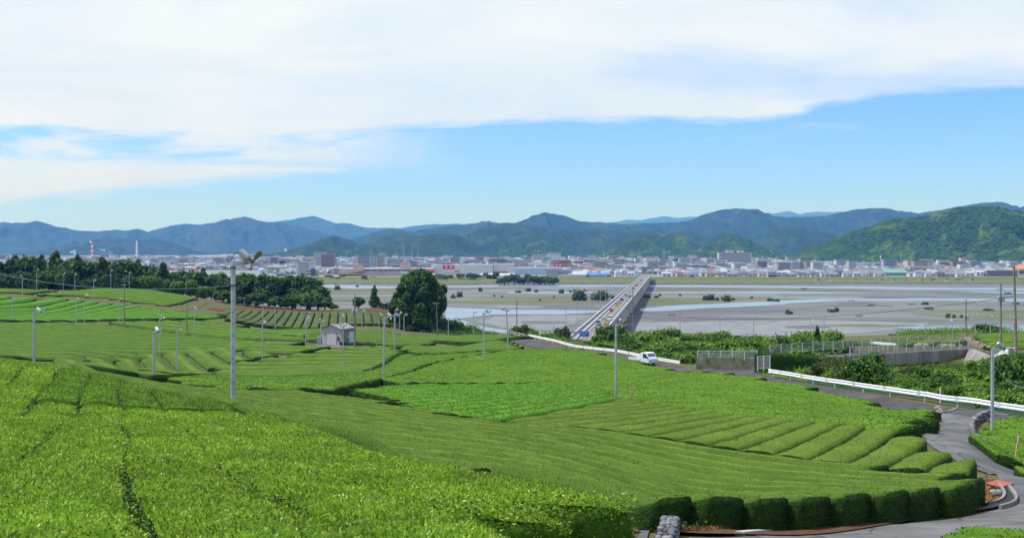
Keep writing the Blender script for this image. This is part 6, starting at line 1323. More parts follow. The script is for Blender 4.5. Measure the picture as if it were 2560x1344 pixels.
M['dead_leaf'] = leaf_mat('dead_leaf', (.10, .045, .02), (.30, .16, .07), .8, .3, .1, 0)
weeds('leaf_litter', [(1690, 1340), (1900, 1324), (2120, 1310), (2440, 1276), (2440, 1262), (2120, 1290), (1880, 1306), (1700, 1326)], 5200, .075, M['dead_leaf'], hgt=.05, lift=.1)
weeds('leaf_litter', [(2460, 1198), (2490, 1208), (2512, 1232), (2516, 1250), (2478, 1264), (2452, 1260)], 1200, .06, M['dead_leaf'], hgt=.04, lift=.11)
weeds('weeds', [(1700, 1330), (1900, 1314), (2120, 1298), (2440, 1266), (2440, 1272), (2120, 1306), (1900, 1322), (1700, 1336)], 420, .12, M['crown_mid'], hgt=.2, lift=.1)
weeds('weeds', [(2392, 1026), (2345, 1038), (2316, 1056), (2290, 1078), (2300, 1080), (2322, 1058), (2350, 1040), (2396, 1028)], 260, .12, M['crown_lime'], hgt=.15, lift=.05)
weeds('weeds', [(2432, 1090), (2446, 1110), (2560, 1166), (2640, 1206), (2640, 1200), (2560, 1160), (2450, 1106), (2438, 1090)], 500, .10, M['crown_lime'], hgt=.18, lift=.05)

e_ = EDGE[(EDGE[:, 1] > -1e9) & (EDGE[:, 0] > 12) & (EDGE[:, 0] < 72)]; e_ = np.stack([e_[:, 1], e_[:, 0]], -1)
weeds('weeds', None, 4500, .16, M['leaf_side'], hgt=.18, world=np.vstack([e_ + (.15, .05), (e_ + (2.0, .7))[::-1]]))
# ------------------------------------------------------------------ the long bridge
M['bridge_side'] = mat('bridge_side', (.38, .39, .40), .85, .2, var=.15, scale=.3)
M['bridge_rail'] = mat('bridge_rail', (.33, .37, .40), .7, .3, var=.1, scale=.5)
M['pier_conc'] = mat('pier_conc', (.66, .61, .55), .9, .15, col2=(.55, .51, .47), scale=.25, stretch=(1, 1, .3))
M['footway'] = mat('footway', (.33, .27, .26), .9, .15, var=.12, scale=.4)
M['deck_asphalt'] = mat('deck_asphalt', (.165, .16, .155), .9, .15, var=.15, scale=.3)
M['line_orange'] = mat('line_orange', (.72, .32, .08), .8, .2)
M['line_white'] = mat('line_white', (.75, .75, .74), .8, .2)
BZ = CZ - 31.0
B0 = np.array([20.1 - .1453 * 83, 300.0]); B1 = np.array([170.5, 1418.0]); bd = (B1 - B0) / np.linalg.norm(B1 - B0); bn = np.array([bd[1], -bd[0]]); BL = np.linalg.norm(B1 - B0); BRZ = math.atan2(bd[1], bd[0])
def bpt(s, l, z=0.0): q = B0 + bd * s + bn * l; return np.array([q[0], q[1], BZ + z])
def bridge():
    o0 = bpt(0, 5, 0); root = empty('road_bridge', o0, 0, 'long straight concrete road bridge crossing the wide gravel river', 'bridge')
    def strip(l0, l1, z0, z1, nm, m, s0=0.0, s1=BL):
        mb = MB(); a = [bpt(s0, l0, z0), bpt(s0, l1, z0), bpt(s0, l1, z1), bpt(s0, l0, z1)]; mb.prism([q - o0 for q in a], tuple(bd * (s1 - s0)) + (0,)); return mb.build(nm, m, root)
    strip(0, 10.6, -.45, 0, 'deck', M['bridge_side'])
    strip(2.95, 10.25, .004, .03, 'roadway', M['deck_asphalt']); strip(.32, 2.55, .004, .12, 'footway', M['footway'])
    strip(0, .3, .004, 1.05, 'parapet', M['bridge_rail']); strip(10.3, 10.6, .004, 1.0, 'parapet', M['bridge_rail']); strip(2.6, 2.9, .004, .85, 'median_barrier', M['bridge_rail'])
    strip(-.06, .36, 1.054, 1.15, 'handrail', M['galv_pale']); strip(10.24, 10.66, 1.004, 1.1, 'handrail', M['galv_pale'])
    strip(3.35, 3.55, .034, .04, 'edge_line', M['line_white']); strip(9.75, 9.95, .034, .04, 'edge_line', M['line_white']); strip(6.55, 6.75, .034, .042, 'centre_line', M['line_orange'])
    for l in (2.2, 8.4): strip(l - .5, l + .5, -2.6, -.454, 'girder', M['pier_conc'], 60)
    k = 0
    for s in np.arange(118, BL - 40, 44.0):
        mb = MB(); a = [bpt(s, 1.2, -2.604), bpt(s, 9.4, -2.604), bpt(s, 9.4, -11.5), bpt(s, 1.2, -11.5)]; mb.prism([q - o0 for q in a], tuple(bd * 2.4) + (0,))
        a = [bpt(s - .3, .4, -2.64), bpt(s - .3, 10.2, -2.64), bpt(s - .3, 9.6, -4.0), bpt(s - .3, 1.0, -4.0)]; mb.prism([q - o0 for q in a], tuple(bd * 3.0) + (0,)); mb.build('pier', M['pier_conc'], root)
    mb = MB(); a = [bpt(-60, -3, -.46), bpt(-60, 13.6, -.46), bpt(-60, 17, -6), bpt(-60, -6, -6)]; mb.prism([q - o0 for q in a], tuple(bd * 125) + (0,)); mb.build('approach_bank', M['soil'], root)
    mb = MB(); a = [bpt(60, .2, -.46), bpt(60, 10.4, -.46), bpt(60, 10.4, -11), bpt(60, .2, -11)]; mb.prism([q - o0 for q in a], tuple(bd * 8) + (0,)); mb.build('abutment', M['pier_conc'], root)
bridge()
# lamps along the left side of the bridge
def lamp_proto():
    root = empty('street_lamp', (0, 0, 0)); mb = MB(); mb.tube([(0, 0, -.6), (0, 0, 4), (0, 0, 12.6)], [.13, .11, .07], 8); mb.build('pole', M['galv'], root)
    mb = MB(); mb.tube([(-.8, 0, 11.5), (0, 0, 11.55), (1.4, 0, 11.45), (2.6, 0, 11.4)], .05, 6); mb.tube([(0, 0, 10.9), (1.3, 0, 10.95), (2.4, 0, 11.35)], .035, 6); mb.build('arm', M['galv'], root)
    mb = MB(); mb.prism([(2.2, -.16, 11.32), (3.2, -.16, 11.36), (3.1, -.16, 11.5), (2.3, -.16, 11.5)], (0, .32, 0)); mb.build('lamp_head', M['galv_pale'], root); return root
lp = lamp_proto()
for k in range(22):
    D = 372 + 45 * k; s = (D - B0[1]) / bd[1]; q = bpt(s, -.25, .0); o = lp if k == 0 else dup(lp, q); o.location = q; o.rotation_euler = (0, 0, R(-8) if k else 0)
    tag(o, '%s tall street lamp along the long bridge, counted from its near end' % ordinal(k) if k else 'nearest tall street lamp at the near end of the long bridge, arm to the right', 'street lamp', 'street lamps on the bridge' if k else None)
def curved_lamp():
    g = PT(1384, 862, 262); root = empty('street_lamp', g, 0, 'street lamp with a curved arm left of the bridge approach', 'street lamp'); k = 262 / F
    mb = MB(); mb.tube([(0, 0, -1), (0, 0, 45 * k), (2 * k, 0, 55 * k), (7 * k, 0, 61 * k), (13 * k, 0, 63.5 * k), (22 * k, 0, 64 * k)], [.11, .1, .09, .08, .07, .06], 8); mb.build('pole', M['galv'], root)
    mb = MB(); mb.prism([(20 * k, -.2, 63 * k), (28 * k, -.2, 63 * k), (27 * k, -.2, 65 * k), (21 * k, -.2, 65 * k)], (0, .4, 0)); mb.build('lamp_head', M['white_cap'], root)
curved_lamp()
M['sign_blue'] = mat('sign_blue', (.01, .13, .62), .4, .4); M['sign_white'] = mat('sign_white', (.80, .82, .84), .5, .3); M['sign_red'] = mat('sign_red', (.66, .02, .035), .5, .3); M['sign_grey'] = mat('sign_grey', (.36, .40, .45), .6, .3); M['sign_ink'] = mat('sign_ink', (.12, .16, .19), .6, .3)
def blue_sign():
    D = 372; k = D / F; g = np.array(PT(1460, 862, D)); root = empty('direction_sign', g, 0, 'blue direction sign with white arrow at the near end of the bridge', 'road sign')
    mb = MB(); mb.tube([(9 * k, .1, -1), (9 * k, .1, 33 * k)], .1, 8); mb.build('post', M['galv'], root)
    x0, x1, z0, z1 = -12 * k, 13 * k, 21 * k, 35 * k; mb = MB(); mb.box(((x0 + x1) / 2, 0, (z0 + z1) / 2), (x1 - x0, .06, z1 - z0)); pn = mb.build('panel', M['sign_blue'], root)
    mb = MB(); y = -.036
    def bar(ax, az, w, h): mb.box((ax * k, y, az * k), (w * k, .012, h * k))
    ax = -8.8; bar(ax, 28, .8, 10); mb.prism([((ax - 1.4) * k, y + .006, 31.5 * k), ((ax + 1.4) * k, y + .006, 31.5 * k), (ax * k, y + .006, 34.2 * k)], (0, -.012, 0)); mb.prism([((ax - 1.2) * k, y + .006, 24.5 * k), (ax * k, y + .006, 22.2 * k), ((ax + 1.2) * k, y + .006, 24.5 * k)], (0, -.012, 0))
    for cx in (-4.6, -.4, 3.8, 8):        # three or four characters, too far off to be read
        for dz in (28.6, 30, 31.4): bar(cx, dz, 2.4, .45)
        bar(cx - .9, 30, .4, 3.4); bar(cx + .7, 29.6, .4, 3.0)
    bar(-.4, 26.4, 10.5, .7)
    mb.build('marking', M['sign_white'], pn)
    mb = MB(); fr = .25 * k
    for (cx, cz, w, h) in ((.5, 34.7, 24.6, .4), (.5, 21.3, 24.6, .4), (-11.7, 28, .4, 13.4), (12.7, 28, .4, 13.4)): mb.box((cx * k, -.034, cz * k), (w * k, .01, h * k))
    mb.build('border', M['sign_white'], pn)
    D = 360; k = D / F; g = np.array(PT(1432, 858, D)); root = empty('name_sign', g, 0, 'small grey name board on thin posts left of the bridge end', 'sign'); mb = MB()
    for q in (-5.5, 5.5): mb.tube([(q * k, .06, -1.5), (q * k, .06, 28 * k)], .05, 6)
    mb.build('post', M['galv'], root); mb = MB(); mb.box((0, 0, 27.5 * k), (14 * k, .05, 4.4 * k)); pn = mb.build('panel', M['sign_grey'], root); mb = MB()
    for q in range(6): mb.box(((-5 + q * 2) * k, -.03, 27.5 * k), (1.3 * k, .012, 2.0 * k))
    mb.build('lettering', M['sign_ink'], pn)
    g = np.array(PT(1434, 852, 355)); root = empty('solar_post', g, 0, 'thin white post with a tilted dark panel left of the bridge end', 'post'); k = 355 / F
    mb = MB(); mb.tube([(0, 0, -1), (0, 0, 42 * k)], .06, 6); mb.build('post', M['white_paint'], root); mb = MB(); mb.box((-4.6 * k, 0, 37.5 * k), (6 * k, .6, .06), M=Matrix.Rotation(R(-32), 4, 'Y')); mb.build('panel', M['dark_metal'], root)
blue_sign()
# ------------------------------------------------------------------ cars
CARM = {}
def carmat(c):
    if c not in CARM: CARM[c] = mat('car_' + c, {'white': (.75, .76, .77), 'silver': (.42, .43, .46), 'black': (.02, .02, .025), 'red': (.42, .06, .06), 'yellow': (.75, .48, .02), 'grey': (.22, .23, .25), 'dark_red': (.20, .05, .05), 'blue': (.06, .12, .3), 'lilac': (.40, .38, .50)}[c], .3, .5)
    return CARM[c]
def car(loc, rz, color, van, label, group=None):
    root = empty('van' if van else 'car', loc, rz, label, 'van' if van else 'car', group); Wd = 1.68; L = 4.3; h = 1.9 if van else 1.48; hl = L / 2
    mb = MB(); mb.prism([(-hl, -Wd / 2, .28), (hl, -Wd / 2, .28), (hl, -Wd / 2, .62), (hl - .12, -Wd / 2, .82), (hl - 1.15 if not van else hl - .5, -Wd / 2, .95), (-hl + .1, -Wd / 2, .98), (-hl, -Wd / 2, .8)], (0, Wd, 0)); mb.build('body', carmat(color), root)
    f = hl - 1.15 if not van else hl - .45
    mb = MB(); mb.prism([(-hl + .15, -Wd * .47, .955), (f, -Wd * .47, .955), (f - .75 if not van else f - .5, -Wd * .42, h - .06), (-hl + .45 if not van else -hl + .2, -Wd * .42, h - .06)], (0, Wd * .94, 0)); mb.build('window', M['glass'], root)
    mb = MB(); mb.prism([(f - .72 if not van else f - .48, -Wd * .43, h - .058), (-hl + .43 if not van else -hl + .18, -Wd * .43, h - .058), (-hl + .55 if not van else -hl + .25, -Wd * .4, h), (f - .85 if not van else f - .6, -Wd * .4, h)], (0, Wd * .86, 0)); mb.build('roof', carmat(color), root)
    for x in (-hl + .75, hl - .8):
        for s in (-1, 1): mb = MB(); mb.tube([(x, s * (Wd / 2 - .16), .31), (x, s * (Wd / 2 + .01), .31)], .31, 12); mb.build('wheel', M['rubber'], root)
    for s in (-1, 1):
        mb = MB(); mb.box((hl - .03, s * Wd * .36, .66), (.1, .34, .16)); mb.build('headlight', M['galv_pale'], root); mb = MB(); mb.box((-hl + .02, s * Wd * .40, .78), (.1, .22, .2)); mb.build('tail_light', M['sign_red'], root)
    return root
CB = [(1493, 811, 0, 'silver', 1, 'grey van nearest on the left lane of the bridge, half behind the bush'), (1511, 797, 0, 'white', 0, 'white car on the left lane beside the white van'), (1530, 778, 0, 'red', 0, 'pale red car alone on the left lane of the bridge'), (1542, 764, 0, 'yellow', 1, 'yellow van on the left lane of the bridge'), (1549, 757, 0, 'silver', 0, 'silver car just ahead of the yellow van'), (1554, 751, 0, 'black', 0, 'black car ahead of the silver one on the left lane'), (1565, 741, 0, 'lilac', 1, 'pale violet van in the middle of the left lane'), (1575, 729, 0, 'white', 0, 'white car halfway along the bridge on the left lane'), (1582, 722, 0, 'dark_red', 0, 'dark red car behind the brown pole top on the bridge'), (1588, 715, 0, 'red', 0, 'red car far along the left lane'), (1593, 711, 0, 'grey', 0, 'dark grey car right ahead of the far red one'), (1598, 705, 0, 'white', 0, 'white car far along the left lane before the bend of light'), (1601, 702, 0, 'black', 0, 'tiny black car far along the left lane'),
      (1528, 799, 1, 'white', 1, 'large white van coming towards us on the right lane'), (1568, 750, 1, 'silver', 0, 'silver car on the right lane beside the brown pole'), (1574, 743, 1, 'black', 0, 'black car on the right lane close behind the silver one'), (1593, 721, 1, 'white', 0, 'white car alone on the right lane halfway over'), (1611, 698, 1, 'white', 0, 'small white car at the far end of the right lane'), (1617, 691, 1, 'white', 0, 'farthest white car where the bridge meets the town'), (1512, 808, 1, 'yellow', 0, 'pale yellow roofed car half hidden by the bush at the bridge head')]
for px, py, lane, c, v, lb in CB:
    D = 31 * F / (py - HY); s = (D - B0[1]) / bd[1]; q = bpt(s, 5.1 if lane == 0 else 8.2, .045); car(q, BRZ if lane == 0 else BRZ + math.pi, c, v, lb)
pc = [car((0, 0, 0), 0, c, v, 'x') for c, v in (('white', 0), ('silver', 0), ('white', 1), ('black', 0), ('blue', 0))]; first = set()
for i in range(44):
    PCI = i // 5
    px = 2040 + (i * 97 % 420) + rng.uniform(-4, 4); py = 699.5 + rng.uniform(-.6, .9) if i % 5 else 703 + rng.uniform(-1, 1); D = 38.4 * F / (py - HY); x = (px - CX) / F * D; z = CZ + float(H(x, D)); k = i % 5
    o = pc[k] if k not in first else dup(pc[k], (x, D, z)); first.add(k); o.location = (x, D, z); o.rotation_euler = (0, 0, R(90) + rng.uniform(-.3, .3) + (R(90) if i % 3 == 0 else 0))
    tag(o, '%s %s parked on the far bank terrace' % (ordinal(PCI), ('white car', 'silver car', 'white van', 'black car', 'blue car')[k]), 'car', '%s parked on the far bank' % ('white cars', 'silver cars', 'white vans', 'black cars', 'blue cars')[k])
# ------------------------------------------------------------------ the town
def ramp_mat(name, cols, rough=.8, spec=.2):
    m = bpy.data.materials.new(name); m.use_nodes = True; nt = m.node_tree; N = nt.nodes; L = nt.links; b = N['Principled BSDF']; b.inputs['Roughness'].default_value = rough; b.inputs['Specular IOR Level'].default_value = spec
    g = N.new('ShaderNodeNewGeometry'); r = N.new('ShaderNodeValToRGB'); r.color_ramp.interpolation = 'CONSTANT'; e = r.color_ramp.elements
    while len(e) < len(cols): e.new(.5)
    for i, c in enumerate(cols): e[i].position = i / len(cols); e[i].color = (*c, 1)
    L.new(g.outputs['Random Per Island'], r.inputs['Fac']); L.new(r.outputs[0], b.inputs['Base Color']); return m
WALLC = {'white': (.58, .59, .58), 'cream': (.46, .42, .35), 'grey': (.36, .37, .39), 'brown': (.30, .22, .17), 'pale': (.50, .53, .57), 'pink': (.46, .38, .36), 'dark': (.10, .11, .14)}
ROOFC = {'grey': (.20, .215, .235), 'dark': (.075, .085, .105), 'brown': (.22, .145, .11), 'blue': (.07, .20, .45), 'orange': (.50, .22, .12), 'pale': (.42, .45, .49), 'green': (.16, .32, .25), 'silver': (.34, .37, .41)}
for k, c in WALLC.items(): M['w_' + k] = mat('wall_' + k, c, .85, .15, var=.08, scale=.15)
for k, c in ROOFC.items(): M['r_' + k] = mat('roof_' + k, c, .7, .25, var=.12, scale=.3)
M['win'] = mat('window_glass', (.06, .075, .095), .2, .5)
M['town_wall'] = ramp_mat('town_wall', [WALLC[k] for k in ('white', 'cream', 'white', 'grey', 'pale', 'white', 'pink', 'brown', 'pale', 'white', 'cream', 'grey')])
M['town_roof'] = ramp_mat('town_roof', [ROOFC[k] for k in ('grey', 'dark', 'silver', 'grey', 'brown', 'silver', 'grey', 'dark', 'grey', 'silver', 'brown', 'grey', 'grey', 'silver', 'dark', 'grey', 'dark', 'grey', 'brown', 'silver', 'grey', 'dark', 'pale', 'grey', 'blue', 'orange', 'green', 'grey', 'brown', 'silver')])
def gable(mb, w, d, h, hr, ov=.4, mi=0, hip=.0, M_=None):
    x, y = w / 2 + ov, d / 2 + ov; r = x * (1 - hip)
    P = np.array([(-x, -y, h - .1), (x, -y, h - .1), (x, y, h - .1), (-x, y, h - .1), (-r, 0, h + hr), (r, 0, h + hr)])
    if M_ is not None: P = P @ M_[0].T + M_[1]
    mb.add(P, [(0, 1, 5, 4), (2, 3, 4, 5)], mi); b = mb.n - 6; mb.Fc.setdefault(3, []).append((np.array([(1, 2, 5), (3, 0, 4)]) + b, mi)); mb.Fc[4].append((np.array([(3, 2, 1, 0)]) + b, mi))
def rotz(a): c, s = math.cos(a), math.sin(a); return np.array([[c, -s, 0], [s, c, 0], [0, 0, 1]])
# individual houses: the rows that show largest, along the far embankment
HP = {}
def house_proto(wk, rk, var):
    root = empty('house', (0, 0, 0)); w, d, h, hr = [(10.5, 8, 4.8, 2.7), (9, 9, 5.0, 2.5), (13, 8.5, 3.2, 2.7), (10, 7.5, 5.2, 2.0)][var]
    mb = MB(); mb.box((0, 0, h / 2), (w, d, h)); wl = mb.build('wall', M['w_' + wk], root)
    mb = MB(); gable(mb, w, d, h, hr, .5, 0, .0 if var == 3 else .35); mb.build('roof', M['r_' + rk], root)
    for zz in ([1.5, 4.2] if h > 5 else [1.6]):
        for xx in (-.28, .28):
            mb = MB(); mb.box((xx * w, -d / 2 - .03, zz), (w * .26, .08, 1.3)); mb.build('window', M['win'], root)
    return [root, False]
BUSY = []      # (px0, px1, Dmin, Dmax) kept free for the large buildings
BUSY += [(700, 1420, 1480, 1660), (2205, 2275, 1480, 1620), (1600, 1650, 1400, 1750), (2455, 2600, 1500, 1580)]
combos = [('white', 'grey', 0), ('cream', 'grey', 1), ('white', 'dark', 2), ('pale', 'silver', 3), ('cream', 'brown', 0), ('white', 'blue', 1), ('grey', 'grey', 2), ('white', 'pale', 3), ('pink', 'brown', 1), ('brown', 'dark', 0), ('white', 'orange', 1), ('pale', 'green', 2)]
wts = [18, 14, 14, 10, 8, 3, 12, 9, 6, 5, 3, 2]; bag = [c for c, w in zip(combos, wts) for _ in range(w)]
nh = 0; HC = {}
for row, D in enumerate([1512, 1532, 1554, 1578, 1604, 1632]):
    px = 726 + row * 5 if row > 1 else 1430
    while px < 2610 and nh < 298:
        Dj = D + rng.uniform(-5, 5); skip = any(a < px < b and c < Dj < d for a, b, c, d in BUSY)
        step = rng.uniform(11.5, 18) * F / Dj
        if not skip and rng.random() < .93:
            c = bag[int(rng.integers(len(bag)))]
            if c not in HP: HP[c] = house_proto(*c)
            x = (px - CX) / F * Dj; z = CZ + CITY; root, used = HP[c]; o = root if not used else dup(root, (x, Dj, z)); HP[c][1] = True
            o.location = (x, Dj, z); o.rotation_euler = (0, 0, rng.choice([0, 0, 0, R(90), R(8), R(-8)]) + rng.uniform(-.08, .08)); o.scale = (rng.uniform(.85, 1.15),) * 2 + (rng.uniform(.9, 1.15),)
            side = 'left of the bridge' if px < 1610 else 'right of the bridge'; rk = {'grey': 'tiled', 'dark': 'dark', 'silver': 'silver', 'brown': 'brown', 'blue': 'blue', 'pale': 'pale', 'orange': 'orange', 'green': 'green'}[c[1]]; rw = ('front row', 'second row', 'back rows')[min(row, 2)]
            hk = (c[0], rk, rw, side); HC[hk] = HC.get(hk, -1) + 1
            tag(o, '%s %s house, %s roof, %s, %s, from left' % (ordinal(HC[hk]), {'pale': 'pale blue', 'pink': 'pinkish'}.get(c[0], c[0]), rk, rw, side), 'house', '%s %s houses %s %s' % (c[0], rk, rw, side)); nh += 1
        px += step
def town():
    mb = MB(); g = np.random.default_rng(5); n = 0
    for i in range(27000):
        if i < 18000: D = 36.5 * F / (g.uniform(641.5, 685.5) - HY)
        else: D = math.sqrt(g.uniform(1600 ** 2, 4600 ** 2))
        px = g.uniform(-60, 2620)
        lim = np.interp(px, [0, 700, 1200, 1500, 1900, 2000, 2050, 2300, 2600], [5600, 5200, 4600, 4500, 4600, 5200, 3600, 3000, 2750])
        if D > lim or D < 1655 or any(a < px < b and c < D < d for a, b, c, d in BUSY2): continue
        if px < 690 and D < 2000: continue
        x = (px - CX) / F * D; big = g.random() < .03
        w, d, h = (g.uniform(18, 42), g.uniform(12, 22), g.uniform(5, 11)) if big else (g.uniform(8, 12.5), g.uniform(7.5, 10), g.choice([2.9, 3.2, 4.6, 5.0]))
        if g.random() < .012: w, d, h = g.uniform(14, 30), 12, g.uniform(11, 20)
        Rm = rotz(g.choice([0, 0, 0, R(90), R(12), R(-15)]) + g.uniform(-.1, .1)); T = np.array([x, D, CZ + CITY])
        P = np.array([(a * w / 2, b * d / 2, c) for c in (0, h) for a, b in ((-1, -1), (1, -1), (1, 1), (-1, 1))]) @ Rm.T + T
        mb.add(P, [(0, 1, 5, 4), (1, 2, 6, 5), (2, 3, 7, 6), (3, 0, 4, 7)], 0)
        if big or h > 10:
            P2 = np.array([(a * (w / 2 + .2), b * (d / 2 + .2), c) for c in (h - .3, h + .5) for a, b in ((-1, -1), (1, -1), (1, 1), (-1, 1))]) @ Rm.T + T; mb.add(P2, [(4, 5, 6, 7), (0, 1, 5, 4), (1, 2, 6, 5), (2, 3, 7, 6), (3, 0, 4, 7)], 1)
        else: gable(mb, w, d, h, g.uniform(2.3, 3.4), .7, 1, g.choice([0, .3, .45]), (Rm, T))
        if D < 2600:
            for zz in np.arange(1.5, h - .8, 2.8):
                wq = np.array([(-w * .36, -d / 2 - .05, zz - .6), (w * .36, -d / 2 - .05, zz - .6), (w * .36, -d / 2 - .05, zz + .6), (-w * .36, -d / 2 - .05, zz + .6)]) @ Rm.T + T; mb.add(wq, [(0, 1, 2, 3)], 2)
        n += 1
    o = mb.build('distant_houses', [M['town_wall'], M['town_roof'], M['win']]); tag(o, kind='stuff'); print('TOWN', n, nh)
BUSY2 = [(1275, 1325, 1600, 1990), (775, 845, 1900, 2620), (890, 1010, 1700, 2500), (1795, 1885, 2600, 3450), (640, 690, 1655, 1900), (1410, 1440, 1655, 1760)]
town()
def bldg(px0, px1, ytop, D, depth, wk, label, storeys=0, roof='pale', ybase=None, rz=0.0, pent=None, name='building', win='win', gab=0, cat='building', vgap=.62, winw=.92):
    x0, x1 = (px0 - CX) / F * D, (px1 - CX) / F * D; w = x1 - x0; h = -(ytop - HY) / F * D - CITY; root = empty(name, ((x0 + x1) / 2, D, CZ + CITY), rz, label, cat)
    mb = MB(); mb.box((0, depth / 2, h / 2), (w, depth, h)); mb.build('wall', M['w_' + wk] if 'w_' + wk in M else M[wk], root)
    mb = MB()
    if gab: gable(mb, w, depth, h, gab, .6); 
    else: mb.box((0, depth / 2, h + .3), (w + .5, depth + .5, .6))
    o = mb.build('roof', M['r_' + roof] if 'r_' + roof in M else M[roof], root)
    if gab: o.location = (0, depth / 2, 0)
    for i in range(storeys):
        zz = h * (i + .55) / storeys; mb = MB(); mb.box((0, -.05, zz), (w * winw, .14, h / storeys * (1 - vgap)));
        mb.build('window_band', M[win], root)
    for (q0, q1, zt) in (pent or []):
        a, b = (q0 - CX) / F * D - (x0 + x1) / 2, (q1 - CX) / F * D - (x0 + x1) / 2; ht = -(zt - HY) / F * D - CITY; mb = MB(); mb.box(((a + b) / 2, depth * .5, (h + ht) / 2 + .3), (b - a, depth * .5, ht - h)); mb.build('penthouse', M['w_' + wk] if 'w_' + wk in M else M[wk], root)
    return root, h
bldg(785, 812, 631, 2600, 18, 'white', 'tall white apartment tower left of the brown one', 11, 'pale', vgap=.55)
bldg(803, 836, 634.5, 2380, 16, 'brown', 'broad brown apartment block beside the white tower', 11, 'pale', vgap=.6)
bldg(895, 924, 640, 2300, 18, 'grey', 'grey office block behind the left orange sails', 9, 'dark'); bldg(925, 941, 643, 2360, 14, 'pale', 'pale blue block right of the grey office block', 8, 'pale')
bldg(945, 960, 634.5, 2420, 16, 'cream', 'beige tower with a narrow top between pale blocks', 10, 'cream' if 0 else 'pale', pent=[(949, 956, 631.5)]); bldg(936, 945, 640, 2440, 12, 'brown', 'narrow brown block against the beige tower', 9)
bldg(968, 1010, 647, 2450, 16, 'pale', 'long blue grey block between the two groups of orange sails', 6, 'grey')
bldg(612, 622, 649, 2300, 14, 'cream', 'small cream block just right of the fan blades', 5); bldg(624, 640, 648, 2320, 16, 'white', 'white apartment block with a grid of windows right of the fan', 6); bldg(645, 672, 650, 2400, 14, 'cream', 'tan apartment block left of the brownish one', 5); bldg(675, 692, 643, 2380, 16, 'brown', 'tall brownish apartment block left of the white tower group', 8)
bldg(1280, 1300, 649, 1930, 14, 'white', 'left white apartment block of the stepped pair', 8, 'pale', pent=[(1286, 1292, 645)]); bldg(1299, 1322, 650.5, 1900, 14, 'white', 'right white apartment block of the stepped pair', 8, 'pale', pent=[(1303, 1309, 647)])
bldg(1797, 1880, 631.5, 3400, 30, 'cream', 'wide beige hospital block with two roof boxes before the centre hills', 4, 'pale', pent=[(1818, 1836, 626), (1846, 1862, 626)])
bldg(1331, 1368, 636.5, 3300, 24, 'white', 'white school building at the foot of the low hill', 3); bldg(1368, 1402, 634, 3280, 26, 'pale', 'grey roofed hall beside the white school', 0, 'dark', gab=5); bldg(1352, 1424, 649, 2450, 16, 'white', 'long white school block above the red sign', 3)
bldg(777, 786, 672, 1545, 10, 'dark', 'narrow dark blue building on the far bank left of the mall', 3, 'dark'); bldg(786, 796, 676, 1548, 9, 'cream', 'narrow cream building beside the dark blue one', 3); bldg(811, 814, 670, 1540, 3, 'white', 'slim white pylon sign left of the mall', 0)
bldg(764, 782, 674, 1580, 14, 'cream', 'cream building with a green roof behind the dark blue one', 2, 'green')
# river side town right of the bridge
bldg(2214, 2268, 681, 1560, 26, 'r_green', 'big green roofed warehouse right of the bridge', 0, 'green', gab=5); bldg(2466, 2545, 676, 1530, 12, 'brown', 'long brown balconied apartment block at the right', 3, 'pale', vgap=.5); bldg(2546, 2600, 668, 1570, 20, 'orange_pale', 'building with a salmon orange roof at the right edge', 1, 'orange', gab=4) if False else None
bldg(2546, 2600, 672, 1570, 20, 'pink', 'building with a salmon orange roof at the right edge', 1, 'orange', gab=5)
bldg(2330, 2356, 650, 3050, 18, 'white', 'white stepped building at the foot of the right hill', 3, 'pale', pent=[(2338, 2348, 647)]); bldg(1936, 1960, 655, 2600, 20, 'yellow', 'yellow roofed store in the middle of the right town', 0, 'yellow'); bldg(1938, 1975, 661, 2500, 20, 'white', 'white flat store below the yellow one', 1, 'pale')
bldg(2345, 2385, 676, 1600, 14, 'white', 'white two storey block with pale roof in the right town', 2, 'pale'); bldg(1845, 1900, 663, 2300, 14, 'white', 'long white low block in the right town', 2, 'pale')
